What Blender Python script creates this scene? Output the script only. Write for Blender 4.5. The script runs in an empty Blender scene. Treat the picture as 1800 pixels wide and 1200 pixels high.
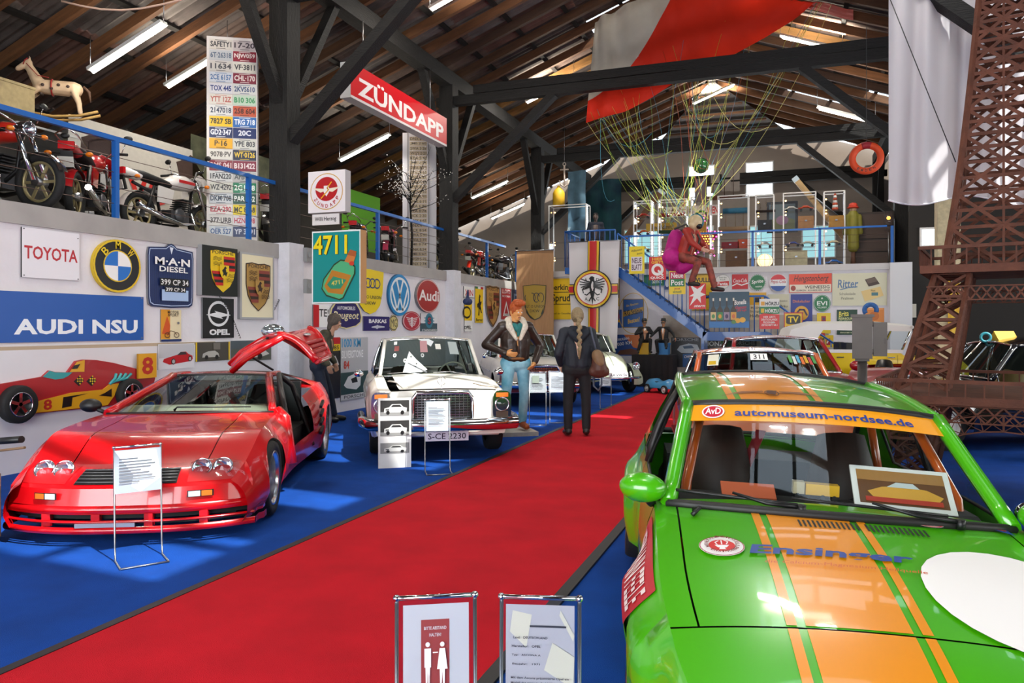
import bpy, math, random
from math import sin, cos, pi, sqrt, radians, atan2
from mathutils import Vector as V, Matrix as MX
RN = random.Random(7)
SC = bpy.context.scene
COL = SC.collection
# ---------------------------------------------------------------- camera, world, sun, exposure
FPX, EYE, HOR = 1350.0, 1.62, 574.0
TH = math.atan(495 / FPX)
FW = V((-sin(TH), cos(TH), 0)); RT = V((cos(TH), sin(TH), 0))
cam = bpy.data.cameras.new('camera'); cam.lens = FPX * 36 / 1800; cam.sensor_width = 36
cam.shift_y = -(600 - HOR) / 1800; cam.clip_start = .05; cam.clip_end = 300
camo = bpy.data.objects.new('camera', cam); COL.objects.link(camo)
camo.location = (0, 0, EYE); camo.rotation_euler = (pi / 2, 0, TH)
SC.camera = camo
wd = bpy.data.worlds.new('world'); SC.world = wd; wd.use_nodes = True
wd.node_tree.nodes['Background'].inputs[0].default_value = (.80, .90, 1, 1)
wd.node_tree.nodes['Background'].inputs[1].default_value = 3.0
SUN = V((.55, -.25, .80)).normalized()
sl = bpy.data.lights.new('sun', 'SUN'); sl.energy = 9; sl.angle = .012; sl.color = (1, .93, .82)
so = bpy.data.objects.new('sun', sl); COL.objects.link(so); so.rotation_euler = SUN.to_track_quat('Z', 'Y').to_euler()
def area(name, loc, rot, sx, sy, w, col=(1, 1, 1)):
    l = bpy.data.lights.new(name, 'AREA'); l.shape = 'RECTANGLE'; l.size = sx; l.size_y = sy; l.energy = w; l.color = col
    o = bpy.data.objects.new(name, l); COL.objects.link(o); o.location = loc; o.rotation_euler = rot
    return o
# added fill lamps at unseen front gate and aisle windows; daylight at gable windows
area('gate_fill', (-2.6, -5.75, 2.9), (radians(90), 0, 0), 8.5, 4.6, 900, (.95, .98, 1))
area('aisle_fill', (8.75, 9, 2.9), (0, radians(90), 0), 2.4, 22, 700, (1, .97, .92))
area('gable_daylight', (-2.4, 31.3, 5.6), (radians(-90), 0, 0), 7, 2.2, 240, (.92, .97, 1))
SC.view_settings.view_transform = 'Standard'; SC.view_settings.look = 'None'
SC.view_settings.exposure = .3; SC.view_settings.gamma = 1; SC.view_settings.use_curve_mapping = False
SC.cycles.use_denoising = True; SC.cycles.max_bounces = 6; SC.cycles.transparent_max_bounces = 16
SC.cycles.sample_clamp_indirect = 6; SC.cycles.caustics_reflective = False; SC.cycles.caustics_refractive = False
# ---------------------------------------------------------------- pixel rays of the 1800x1200 frame
def ray(px, py): return FW + RT * ((px - 900) / FPX) + V((0, 0, (HOR - py) / FPX))
EYEP = V((0, 0, EYE))
def onX(px, py, X): r = ray(px, py); return EYEP + r * (X / r.x)
def onY(px, py, Y): r = ray(px, py); return EYEP + r * (Y / r.y)
def onZ(px, py, Z): r = ray(px, py); return EYEP + r * ((Z - EYE) / r.z)
def onD(px, py, D): return EYEP + ray(px, py) * D
# ---------------------------------------------------------------- materials
def lin(h):
    c = [int(h[i:i + 2], 16) / 255 for i in (0, 2, 4)]
    return tuple(x / 12.92 if x <= .04045 else ((x + .055) / 1.055) ** 2.4 for x in c)
_M = {}
def mat(col, rough=.5, metal=0, coat=0, noise=0, ns=12, bump=0, bs=80, emit=0, spec=.5, stretch=None, kind=None, col2=None):
    key = (col, rough, metal, coat, noise, ns, bump, bs, emit, spec, stretch, kind, col2)
    if key in _M: return _M[key]
    m = bpy.data.materials.new('m_' + col + '_%d' % len(_M)); m.use_nodes = True
    nt = m.node_tree; N = nt.nodes; L = nt.links; p = N['Principled BSDF']
    c = (*lin(col), 1)
    p.inputs['Base Color'].default_value = c; p.inputs['Roughness'].default_value = rough
    p.inputs['Metallic'].default_value = metal; p.inputs['Coat Weight'].default_value = coat
    p.inputs['Coat Roughness'].default_value = .03; p.inputs['Specular IOR Level'].default_value = spec
    if emit: p.inputs['Emission Color'].default_value = c; p.inputs['Emission Strength'].default_value = emit
    if noise or bump:
        tc = N.new('ShaderNodeTexCoord'); mp = N.new('ShaderNodeMapping'); L.new(tc.outputs['Object'], mp.inputs[0])
        if stretch: mp.inputs['Scale'].default_value = stretch
    if noise:
        n = N.new('ShaderNodeTexNoise'); n.inputs['Scale'].default_value = ns; n.inputs['Detail'].default_value = 5; L.new(mp.outputs[0], n.inputs[0])
        r = N.new('ShaderNodeValToRGB'); r.color_ramp.elements[0].position = .3; r.color_ramp.elements[1].position = .7
        r.color_ramp.elements[1].color = c
        r.color_ramp.elements[0].color = (*lin(col2), 1) if col2 else (*[x * (1 - noise) for x in c[:3]], 1)
        L.new(n.outputs[0], r.inputs[0]); L.new(r.outputs[0], p.inputs['Base Color'])
    if bump:
        n = N.new('ShaderNodeTexNoise'); n.inputs['Scale'].default_value = bs; n.inputs['Detail'].default_value = 3; L.new(mp.outputs[0], n.inputs[0])
        b = N.new('ShaderNodeBump'); b.inputs['Strength'].default_value = bump; b.inputs['Distance'].default_value = .02
        L.new(n.outputs[0], b.inputs['Height']); L.new(b.outputs[0], p.inputs['Normal'])
    if kind == 'glass':       # thin pane: see-through with fresnel gloss
        N.remove(p); t = N.new('ShaderNodeBsdfTransparent'); t.inputs[0].default_value = c
        g = N.new('ShaderNodeBsdfGlossy'); g.inputs['Roughness'].default_value = rough
        f = N.new('ShaderNodeFresnel'); f.inputs[0].default_value = 1.5; x = N.new('ShaderNodeMixShader')
        ge = N.new('ShaderNodeNewGeometry'); mm = N.new('ShaderNodeMath'); mm.operation = 'SUBTRACT'; mm.inputs[0].default_value = 1; L.new(ge.outputs['Backfacing'], mm.inputs[1])
        m2_ = N.new('ShaderNodeMath'); m2_.operation = 'MULTIPLY'; L.new(mm.outputs[0], m2_.inputs[0]); L.new(f.outputs[0], m2_.inputs[1])
        L.new(m2_.outputs[0], x.inputs[0]); L.new(t.outputs[0], x.inputs[1]); L.new(g.outputs[0], x.inputs[2])
        L.new(x.outputs[0], N['Material Output'].inputs[0])
    if kind == 'cloth':       # thin cloth that lets light through
        N2 = N.new('ShaderNodeBsdfTranslucent'); N2.inputs[0].default_value = c; x = N.new('ShaderNodeMixShader'); x.inputs[0].default_value = .45
        L.new(p.outputs[0], x.inputs[1]); L.new(N2.outputs[0], x.inputs[2]); L.new(x.outputs[0], N['Material Output'].inputs[0])
    _M[key] = m
    return m
def D(h): return mat(h, .38)                                   # enamel, print
def paint(h): return mat(h, .28, 0, 1.0)
CHROME = mat('d8dade', .12, 1); STEEL = mat('9a9ca0', .3, 1); ALU = mat('c9ccd0', .28, .9); BLACK = mat('0c0c0d', .45); RUB = mat('111112', .75, bump=.2, bs=40)
GLASS = mat('eef4f4', .02, kind='glass'); TGLASS = mat('b9c4c0', .02, kind='glass'); LGLASS = mat('fafcff', .03, kind='glass')
CHAR = mat('151210', .75, noise=.75, ns=6, bump=.9, bs=22, stretch=(3, 3, .35)); CHARX = mat('151210', .75, noise=.75, ns=6, bump=.9, bs=22, stretch=(.35, 3, 3)); CHARY = mat('151210', .75, noise=.75, ns=6, bump=.9, bs=22, stretch=(3, .35, 3))
WHITEW = mat('e9e5ea', .8, noise=.1, ns=1.5, bump=.25, bs=14); BLUEP = mat('1c5fae', .35, 0, .3)
PAPER = mat('f1f0ec', .7); DARK = mat('0b0a0a', .8)
# ---------------------------------------------------------------- mesh builder
class MB:
    def __init__(s, m=None): s.v = []; s.f = []; s.m = []; s.s = []; s.mats = []; s.d = m
    def mi(s, m):
        m = m or s.d
        if m not in s.mats: s.mats.append(m)
        return s.mats.index(m)
    def add(s, vs, fs, m=None, sm=False):
        k = len(s.v); s.v += [tuple(v) for v in vs]; i = s.mi(m)
        for f in fs: s.f.append([k + j for j in f]); s.m.append(i); s.s.append(sm)
        return s
    def box(s, c, z, m=None, rot=None, taper=1):
        vs = [V((x * z[0] / 2 * (taper if w > 0 else 1), y * z[1] / 2 * (taper if w > 0 else 1), w * z[2] / 2)) for w in (-1, 1) for y in (-1, 1) for x in (-1, 1)]
        if rot is not None: vs = [rot @ v for v in vs]
        return s.add([V(c) + v for v in vs], [(0, 2, 3, 1), (4, 5, 7, 6), (0, 1, 5, 4), (2, 6, 7, 3), (0, 4, 6, 2), (1, 3, 7, 5)], m)
    def bb(s, a, b, m=None): return s.box([(a[i] + b[i]) / 2 for i in range(3)], [abs(b[i] - a[i]) for i in range(3)], m)
    def bar(s, a, b, w, h, m=None, up=(0, 0, 1)):
        a = V(a); b = V(b); t = (b - a).normalized(); x = t.cross(V(up))
        x = x.normalized() if x.length > 1e-5 else V((1, 0, 0)); y = x.cross(t)
        vs = [p + x * (i * w / 2) + y * (j * h / 2) for p in (a, b) for j in (-1, 1) for i in (-1, 1)]
        return s.add(vs, [(0, 1, 3, 2), (4, 6, 7, 5), (0, 4, 5, 1), (2, 3, 7, 6), (0, 2, 6, 4), (1, 5, 7, 3)], m)
    def tube(s, pts, r, n=8, m=None, closed=False, caps=True, el=None):
        pts = [V(p) for p in pts]; k = len(pts); rr = r if isinstance(r, (list, tuple)) else [r] * k
        vs = []; nx = None
        for i, p in enumerate(pts):
            t = (pts[(i + 1) % k] - pts[i - 1]) if closed else (pts[min(i + 1, k - 1)] - pts[max(i - 1, 0)])
            t = t.normalized() if t.length > 1e-9 else V((0, 0, 1))
            if nx is None: nx = t.cross(V((0, 0, 1)) if abs(t.z) < .9 else V((1, 0, 0))).normalized()
            else:
                nx = nx - t * nx.dot(t); nx = nx.normalized() if nx.length > 1e-6 else t.orthogonal().normalized()
            ny = t.cross(nx); e = el or 1
            vs += [p + (nx * cos(2 * pi * j / n) + ny * (sin(2 * pi * j / n) * e)) * rr[i] for j in range(n)]
        fs = [(i * n + j, i * n + (j + 1) % n, ((i + 1) % k) * n + (j + 1) % n, ((i + 1) % k) * n + j) for i in range(k if closed else k - 1) for j in range(n)]
        s.add(vs, fs, m, True)
        if caps and not closed:
            q = len(s.v) - len(vs); i = s.mi(m)
            s.f += [[q + j for j in range(n)][::-1], [q + (k - 1) * n + j for j in range(n)]]; s.m += [i, i]; s.s += [False, False]
        return s
    def cyl(s, a, b, r, r2=None, n=12, m=None, caps=True): return s.tube([a, b], [r, r if r2 is None else r2], n, m, caps=caps)
    def grid(s, rows, m=None, cu=False, sm=True):
        a = len(rows); b = len(rows[0])
        return s.add([p for r in rows for p in r], [(i * b + j, i * b + (j + 1) % b, (i + 1) * b + (j + 1) % b, (i + 1) * b + j) for i in range(a - 1) for j in range(b if cu else b - 1)], m, sm)
    def lathe(s, prof, c=(0, 0, 0), ax=(0, 0, 1), n=20, m=None):
        ax = V(ax).normalized(); x = ax.orthogonal().normalized(); y = ax.cross(x); c = V(c)
        return s.grid([[c + ax * h + (x * cos(2 * pi * j / n) + y * sin(2 * pi * j / n)) * r for j in range(n)] for r, h in prof], m, True)
    def sph(s, c, r, n=14, k=9, m=None, rot=None):
        r = r if isinstance(r, (tuple, list)) else (r, r, r); c = V(c)
        g = lambda a, b: V((r[0] * sin(a) * cos(b), r[1] * sin(a) * sin(b), r[2] * cos(a)))
        return s.grid([[c + (rot @ g(pi * i / k, 2 * pi * j / n) if rot else g(pi * i / k, 2 * pi * j / n)) for j in range(n)] for i in range(k + 1)], m, True)
    def poly(s, pts, m=None): return s.add(pts, [range(len(pts))], m)
    def prism(s, pts, d, m=None, side=None):
        d = V(d); n = len(pts); pts = [V(p) for p in pts]
        s.add([p + d for p in pts], [range(n)], m); s.add(pts, [list(range(n))[::-1]], side or m)
        return s.add(pts + [p + d for p in pts], [(i, (i + 1) % n, n + (i + 1) % n, n + i) for i in range(n)], side or m)
    def mesh(s, name):
        me = bpy.data.meshes.new(name); me.from_pydata(s.v, [], s.f)
        for m in s.mats: me.materials.append(m)
        me.polygons.foreach_set('material_index', s.m); me.polygons.foreach_set('use_smooth', s.s); me.update()
        return me
    def obj(s, name, par=None, mtx=None, loc=None): return link(name, s.mesh(name), par, mtx, loc)
def link(name, data, par=None, mtx=None, loc=None):
    o = bpy.data.objects.new(name, data); COL.objects.link(o)
    if par is not None: o.parent = par
    if mtx is not None: o.matrix_basis = mtx
    if loc is not None: o.location = loc
    return o
def tag(o, label=None, cat=None, group=None, kind=None):
    if label: o['label'] = label
    if cat: o['category'] = cat
    if group: o['group'] = group
    if kind: o['kind'] = kind
    return o
def empty(name, label, cat, loc=(0, 0, 0), rz=0, group=None, mtx=None):
    o = link(name, None); o.empty_display_size = .1
    if mtx is not None: o.matrix_basis = mtx
    else: o.location = loc; o.rotation_euler = (0, 0, rz)
    return tag(o, label, cat, group)
KIDS = {}
def copy_tree(o, label=None, loc=None, rz=None, par=None, mtx=None):
    c = o.copy(); COL.objects.link(c); c.parent = par
    if label: c['label'] = label
    if mtx is not None: c.matrix_basis = mtx
    if loc is not None: c.location = loc
    if rz is not None: c.rotation_euler = (0, 0, rz)
    for ch in list(o.children): copy_tree(ch, par=c)
    return c
def struct(o): o['kind'] = 'structure'; return o
def lerp(a, b, t): return a + (b - a) * t
def itp(tab, x):                      # smooth (Hermite) interpolation through (x, value) pairs
    n = len(tab)
    if x <= tab[0][0]: return tab[0][1]
    if x >= tab[-1][0]: return tab[-1][1]
    i = next(k for k in range(n - 1) if tab[k + 1][0] >= x)
    x0, y0 = tab[i]; x1, y1 = tab[i + 1]; h = x1 - x0; s = (y1 - y0) / h
    def tan(k):
        if k == 0 or k == n - 1: return s
        a = (tab[k][1] - tab[k - 1][1]) / (tab[k][0] - tab[k - 1][0]); b = (tab[k + 1][1] - tab[k][1]) / (tab[k + 1][0] - tab[k][0])
        return 0 if a * b <= 0 else 2 * a * b / (a + b)
    t = (x - x0) / h; m0 = tan(i) * h; m1 = tan(i + 1) * h
    return (2 * t ** 3 - 3 * t * t + 1) * y0 + (t ** 3 - 2 * t * t + t) * m0 + (-2 * t ** 3 + 3 * t * t) * y1 + (t ** 3 - t * t) * m1
def frange(a, b, n): return [a + (b - a) * i / (n - 1) for i in range(n)]
def frame(o, x, y, z): return MX(((x[0], y[0], z[0], o[0]), (x[1], y[1], z[1], o[1]), (x[2], y[2], z[2], o[2]), (0, 0, 0, 1)))
# ---------------------------------------------------------------- the hall
XL, XR, XRG, YE, ZG, ZE = -8.1, 2.9, -2.6, 22.7, 3.0, 3.32
SLOPE = .371
def roofz(x): return 7.95 + (5.5 - abs(x - XRG)) * SLOPE
BLUEC = mat('07449c', .95, noise=.28, ns=3.2, bump=.5, bs=240, spec=.2); REDC = mat('cf1426', .95, noise=.22, ns=2.3, bump=.5, bs=240, spec=.2)
o = struct(MB(BLUEC).bb((-8.3, -6, -.1), (9, 31.6, 0)).obj('floor'))
tag(MB(REDC).bb((-3.44, -5.9, 0), (-1.345, 20.7, .012)).obj('carpet_runner'), 'long red carpet runner across the blue carpeted floor', 'carpet')
STRIP = mat('17161a', .6, noise=.3, ns=8)
for i, (x0, x1) in enumerate(((-3.50, -3.44), (-1.345, -1.27))): struct(MB(STRIP).bb((x0, -5.9, 0), (x1, 20.7, .016)).obj('trim_%d' % (i + 1)))
w = struct(MB(WHITEW).bb((XL - .25, -6, 0), (XL, YE, 2.76)).obj('wall_left'))
MB(mat('e4e0e4', .6, noise=.06, ns=2)).bb((XL, -6, .0), (XL + .035, 10.5, 1.36)).obj('wainscot_panel', w)
MB(mat('b9a58c', .7)).bb((XL, -6, 1.36), (XL + .03, 9.2, 1.40)).obj('wainscot_cap', w)
MB(mat('e4e0e4', .6)).bb((XL, 11.2, .0), (XL + .03, 22.6, .62)).obj('wainscot_panel', w)
GREY = mat('a9a5a2', .7, noise=.15, ns=3)
struct(MB(GREY).bb((XL - .3, -6, 2.76), (XL + .03, YE + .1, ZG)).obj('trim_3'))
struct(MB(mat('6d655c', .85, noise=.2)).bb((-14.6, -6, 2.8), (XL - .3, 31.4, ZG - .002)).obj('floor_gallery'))
struct(MB(mat('57524c', .9, noise=.25, ns=2)).bb((-14.7, -6, 2.8), (-14.5, 31.4, 5.9)).obj('wall_gallery_back'))
w = struct(MB(WHITEW).bb((XL, YE, 0), (XR + .02, YE + .25, ZE - .17)).obj('wall_end'))
MB(mat('d9d9dc', .5)).bb((2.40, YE - .14, 0), (2.93, YE, ZE)).obj('pilaster', w)
MB(mat('8f8577', .9, noise=.5, ns=1.6, col2='cfc6bd')).bb((-3.6, YE - .012, 0), (.9, YE, 1.95)).obj('bare_plaster', w)
struct(MB(mat('c9c6c6', .6)).bb((XL, YE - .06, ZE - .17), (2.42, YE + .3, ZE)).obj('trim_4'))
struct(MB(mat('6d655c', .85)).bb((XL - .3, YE + .3, 3.1), (XR, 31.4, ZE - .003)).obj('floor_end_gallery'))
g = [(-14.6, 0), (9, 0), (9, 6.0), (.2, 9.1), (-5.4, 9.1), (-14.6, 5.9)]
w = struct(MB(mat('a2958a', .9, noise=.12, ns=1.5)).prism([(x, 31.4, z) for x, z in g], (0, .25, 0)).obj('wall_gable'))
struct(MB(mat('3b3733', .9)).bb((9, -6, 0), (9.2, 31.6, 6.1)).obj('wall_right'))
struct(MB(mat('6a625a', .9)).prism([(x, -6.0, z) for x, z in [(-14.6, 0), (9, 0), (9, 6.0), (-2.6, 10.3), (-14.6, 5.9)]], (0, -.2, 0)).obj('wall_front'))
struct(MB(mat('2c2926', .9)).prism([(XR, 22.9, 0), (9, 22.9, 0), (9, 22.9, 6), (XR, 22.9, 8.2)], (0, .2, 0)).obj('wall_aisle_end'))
SKYP = mat('dfeaf2', .3, emit=2.6); SKYB = mat('9fd3d6', .3, emit=.7); FRM = mat('e8e6e2', .5)
def window(n, o, x, y, w, h, pane=SKYP, nx=2, ny=2):
    z = V(x).cross(V(y)); r = link('window_%d' % n, None); r.matrix_basis = frame(o, x, y, z); r['kind'] = 'structure'
    for i in range(nx):
        for j in range(ny):
            a = -w / 2 + w * i / nx; b = -h / 2 + h * j / ny
            MB(pane).bb((a + .01, b + .01, .004), (a + w / nx - .01, b + h / ny - .01, .012)).obj('pane', r)
    m = MB(FRM)
    for i in range(nx + 1): t = .05 if i in (0, nx) else .025; m.box((-w / 2 + w * i / nx, 0, .03), (t, h + .05, .06))
    for j in range(ny + 1): t = .05 if j in (0, ny) else .025; m.box((0, -h / 2 + h * j / ny, .03), (w + .05, t, .055))
    m.obj('window_frame', r)
    return r
EX, EY = (1, 0, 0), (0, 0, 1)
k = 0
for x0, y0, x1, y1, pn in ((1211, 293, 1256, 350, SKYP), (1311, 287, 1359, 343, SKYP), (1098, 405, 1160, 462, SKYB), (1214, 399, 1254, 440, SKYB), (1318, 398, 1358, 452, SKYB), (1410, 398, 1468, 452, SKYB)):
    a = onY(x0, y0, 31.38); b = onY(x1, y1, 31.38); k += 1
    window(k, ((a.x + b.x) / 2, 31.39, (a.z + b.z) / 2), EX, EY, b.x - a.x, a.z - b.z, pn, 1 if k < 3 else 2, 2)
a = onY(1618, 402, 22.88); b = onY(1648, 432, 22.88)
window(7, ((a.x + b.x) / 2, 22.88, (a.z + b.z) / 2), EX, EY, b.x - a.x, a.z - b.z, SKYP, 1, 1)
window(8, (-2.6, -5.99, 2.9), (-1, 0, 0), EY, 9, 4.9, mat('dfeaf2', .3, emit=1.6), 6, 3)  # unseen gate with glowing panes, put in for fill from behind the camera
for i in range(5): window(9 + i, (8.99, 1.5 + 4.6 * i, 2.9), (0, -1, 0), EY, 3.2, 2.4, mat('dfeaf2', .3, emit=1.6), 3, 2)  # unseen aisle windows with glowing panes, added for fill
# roof: rafters, purlins, corrugated sheets, skylights
roof = struct(link('ceiling', None))
BR = [mat(c, .75, noise=.45, ns=5, bump=.3, bs=30, stretch=(.4, 3, 3)) for c in ('6e4526', '7d5230', '5a3a22', '8c6330', '4a3122')]
ROFF = .10
def side_frame(sgn, x, y):
    z = roofz(x) + .0
    t = V((sgn, 0, -SLOPE)).normalized()
    return frame((x, y, z), t, V((0, sgn, 0)) * 1, t.cross(V((0, sgn, 0))))
rl = {}
for sgn in (-1, 1):
    L = 12.4 if sgn < 0 else 11.8
    for bi, bm in enumerate(BR): rl[sgn, bi] = MB(bm).bb((0, -.05, 0), (L * 1.0666, .05, .20)).mesh('rafter')
    pm = MB(mat('1d1916', .85, noise=.4, ns=5)).bb((-.05, 0, .20), (.05, 37.4, .27)).mesh('purlin')
    for i in range(40):
        y = -5.7 + .95 * i
        if y > 30.9: break
        link('rafter', rl[sgn, RN.choice([0, 0, 1, 1, 2, 3, 4])], roof, side_frame(sgn, XRG, y))
    for j in range(11):
        f = side_frame(sgn, XRG + sgn * (.25 + 1.13 * j), -6 if sgn > 0 else 31.4); link('purlin', pm, roof, f)
SHEET = [mat(c, .85, noise=.5, ns=2.5, bump=.2, bs=50) for c in ('6f5d55', '5c5350', '77706c', '7a5a50')]
def corr(m):
    rows = [[(t * 2.46, -.52 + 1.04 * j / 36, .30 + .028 * cos(2 * pi * j / 6)) for j in range(37)] for t in (0, 1)]
    return MB(m).grid(rows).mesh('corrugated_sheet')
SHM = [corr(m) for m in SHEET]
LITE = mat('f4f8fb', .2, kind='glass')
PAN = MB(LITE).bb((0, -.5, .30), (2.4, .5, .306)).mesh('skylight_pane')
SKYL = {(1, 1, 9), (1, 1, 11), (1, 1, 12), (1, 1, 15), (1, 1, 16), (1, 1, 21), (-1, 0, 25), (-1, 0, 28), (1, 2, 30), (1, 1, 32), (1, 1, 7), (1, 3, 15), (1, 3, 16), (1, 2, 16)}  # most right-slope openings traced from sun patches, last ones added to light the sheet
for sgn in (-1, 1):
    for j in range(6 if sgn < 0 else 5):
        for i in range(37):
            y = -5.4 + 1.0 * i; f = side_frame(sgn, XRG + sgn * 2.28 * j, y)
            sk = (sgn, j, i) in SKYL
            link('skylight_pane' if sk else 'corrugated_sheet', PAN if sk else RN.choice(SHM if sgn < 0 else SHM[:3]), roof, f)
MB(mat('3a2c22', .8)).bb((XRG - .12, -6, roofz(XRG) - .06), (XRG + .12, 31.4, roofz(XRG) + .3)).obj('ridge_beam', roof)
hm = MB(BR[2])
hip = MB(SHEET[2]).add([(-5.4, 31.3, 8.78), (.2, 31.3, 8.78), (XRG + .1, 26.8, 9.9), (XRG - .1, 26.8, 9.9)], [(0, 1, 2, 3)]).obj('hip_boarding', roof)
for i in range(7):
    t = i / 7; xx = lerp(2.8, .15, t); MB(BR[i % 3]).bar((XRG - xx, lerp(31.2, 26.9, t), lerp(8.7, 9.78, t)), (XRG + xx, lerp(31.2, 26.9, t), lerp(8.7, 9.78, t)), .16, .07).obj('hip_rafter', roof)
# trusses
for Y in (-2.2, 4.4, 10.9, 17.5, 24.6, 31.0):
    t = link('trim_truss', None); t['kind'] = 'structure'; t.location = (0, Y, 0)
    for X in (XL, XR):
        s = 1 if X == XL else -1
        b = 3.02 if (X == XL or Y > 20) else 0
        MB(CHAR).bb((X - .18, -.18, b), (X + .18, .18, 7.62)).obj('post', t)
        if X == XL and Y < 22:
            MB(mat('dcdce4', .75, noise=.12, ns=5, bump=.4, bs=16)).bb((X - .2, -.2, 0), (X + .24, .2, 3.02)).obj('post_plinth', t)
        if X == XR and 10 < Y < 20: MB(mat('d8c9a0', .7, noise=.3)).bb((X - .2, -.2, 0), (X + .2, .2, 4.6)).obj('post_cladding', t)
        MB(CHARX).bar((X + s * .1, 0, 4.75), (X + s * 2.75, 0, 7.15), .17, .24, up=(0, 1, 0)).obj('brace', t)
        for q in (-1, 1):
            if Y < 30 or q < 0: MB(CHARY).bar((X, q * .1, 5.35), (X, q * 1.5, 7.65), .14, .18, up=(1, 0, 0)).obj('brace', t)
    MB(CHARX).bb((XL - .3, -.1, 7.12), (XR + .3, .1, 7.34)).obj('tie_beam', t)
    MB(CHARX).bb((XL + .7, -.1, 7.36), (XR - .7, .1, 7.56)).obj('tie_beam', t)
for i, X in enumerate((XL, XR)): struct(MB(CHARY).bb((X - .16, -6, 7.6), (X + .16, 31.3, 7.95)).obj('trim_plate_%d' % (i + 1)))
# fluorescent lamps: housing, tube, own light and an added uplight brightening the roof
TUBE = mat('fffdf2', .3, emit=9)
def lamp(p, d, label, w=45, L=1.5):
    d = V(d).normalized(); o = empty('fluorescent_lamp', label, 'lamp', p, group='fluorescent ceiling lamps')
    MB(mat('d9d9d2', .5)).bar(-d * L / 2, d * L / 2, .14, .05).obj('housing', o)
    MB(TUBE).tube([d * (-L / 2 + .05) - V((0, 0, .05)), d * (L / 2 - .05) - V((0, 0, .05))], .03, 8).obj('tube', o)
    a = area('lamp_light', (0, 0, -.1), (0, 0, atan2(d.y, d.x)), L, .12, w, (1, .95, .85)); a.parent = o
    a = area('roof_fill', (0, 0, .06), (pi, 0, atan2(d.y, d.x)), L, .12, w * .8, (1, .9, .75)); a.parent = o
    for s in (-.5, .5): MB(STEEL).cyl(d * (s * L), d * (s * L) + V((0, 0, .5)), .006, n=5).obj('hanger', o)
dl = (1, 0, SLOPE)
def lamp_px(px, py, X, label, dd=dl, w=45): p = onX(px, py, X); lamp(p, dd, label, w)
lamp_px(222, 82, -9.2, 'long lit fluorescent tube under the roof at far upper left')
lamp_px(345, 118, -10.3, 'lit fluorescent tube just left of the number plate tower')
lamp_px(640, 258, -9.9, 'lit fluorescent tube left of the red and white letter sign')
lamp_px(860, 332, -10.2, 'lit fluorescent tube right of the second black post')
lamp(onY(1487, 200, 22), (1, 0, -SLOPE), 'lit fluorescent tube under the right roof slope')
lamp_px(892, 370, -10.6, 'distant lit fluorescent tube over the far left gallery')
for i, (x, y, s) in enumerate(((-6.2, 1.5, 1), (-6.2, 8, 1), (-6.2, 14, 1), (-.3, 2, -1), (.6, 9, -1), (.4, 20, -1), (-6.4, 20.5, 1), (-2.6, 27.2, 1))):
    lamp((x, y, roofz(x) - .35), (1, 0, s * SLOPE), ['fluorescent tube high over the near left cars', 'fluorescent tube high over the left bay by the first post', 'fluorescent tube high over the second post bay', 'fluorescent tube high over the green car', 'fluorescent tube high over the lattice tower', 'fluorescent tube high near the stairs', 'fluorescent tube high over the hanging banners', 'fluorescent tube high over the display cases'][i], 150)
# ---------------------------------------------------------------- lettering and signs
_T = {}
def text_mesh(s, bold=0, shear=0):
    k = (s, bold, shear)
    if k not in _T:
        cu = bpy.data.curves.new('t', 'FONT'); cu.body = s; cu.resolution_u = 2; cu.offset = bold; cu.shear = shear
        ob = bpy.data.objects.new('t', cu); me = bpy.data.meshes.new_from_object(ob)
        vs = [(v.co.x, v.co.y) for v in me.vertices]; fs = [tuple(p.vertices) for p in me.polygons]
        bpy.data.objects.remove(ob); bpy.data.curves.remove(cu); bpy.data.meshes.remove(me)
        x0 = min(v[0] for v in vs); x1 = max(v[0] for v in vs); y0 = min(v[1] for v in vs); y1 = max(v[1] for v in vs)
        _T[k] = ([((x - x0) / (x1 - x0), (y - y0) / (y1 - y0)) for x, y in vs], fs)
    return _T[k]
def shape_pts(shape, w, h, n=40):
    if shape == 'rect': return [(-w / 2, -h / 2), (w / 2, -h / 2), (w / 2, h / 2), (-w / 2, h / 2)]
    if shape == 'ell': return [(w / 2 * cos(2 * pi * i / n), h / 2 * sin(2 * pi * i / n)) for i in range(n)]
    return [((x - .5) * w, (.5 - y) * h) for x, y in shape][::-1]
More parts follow.
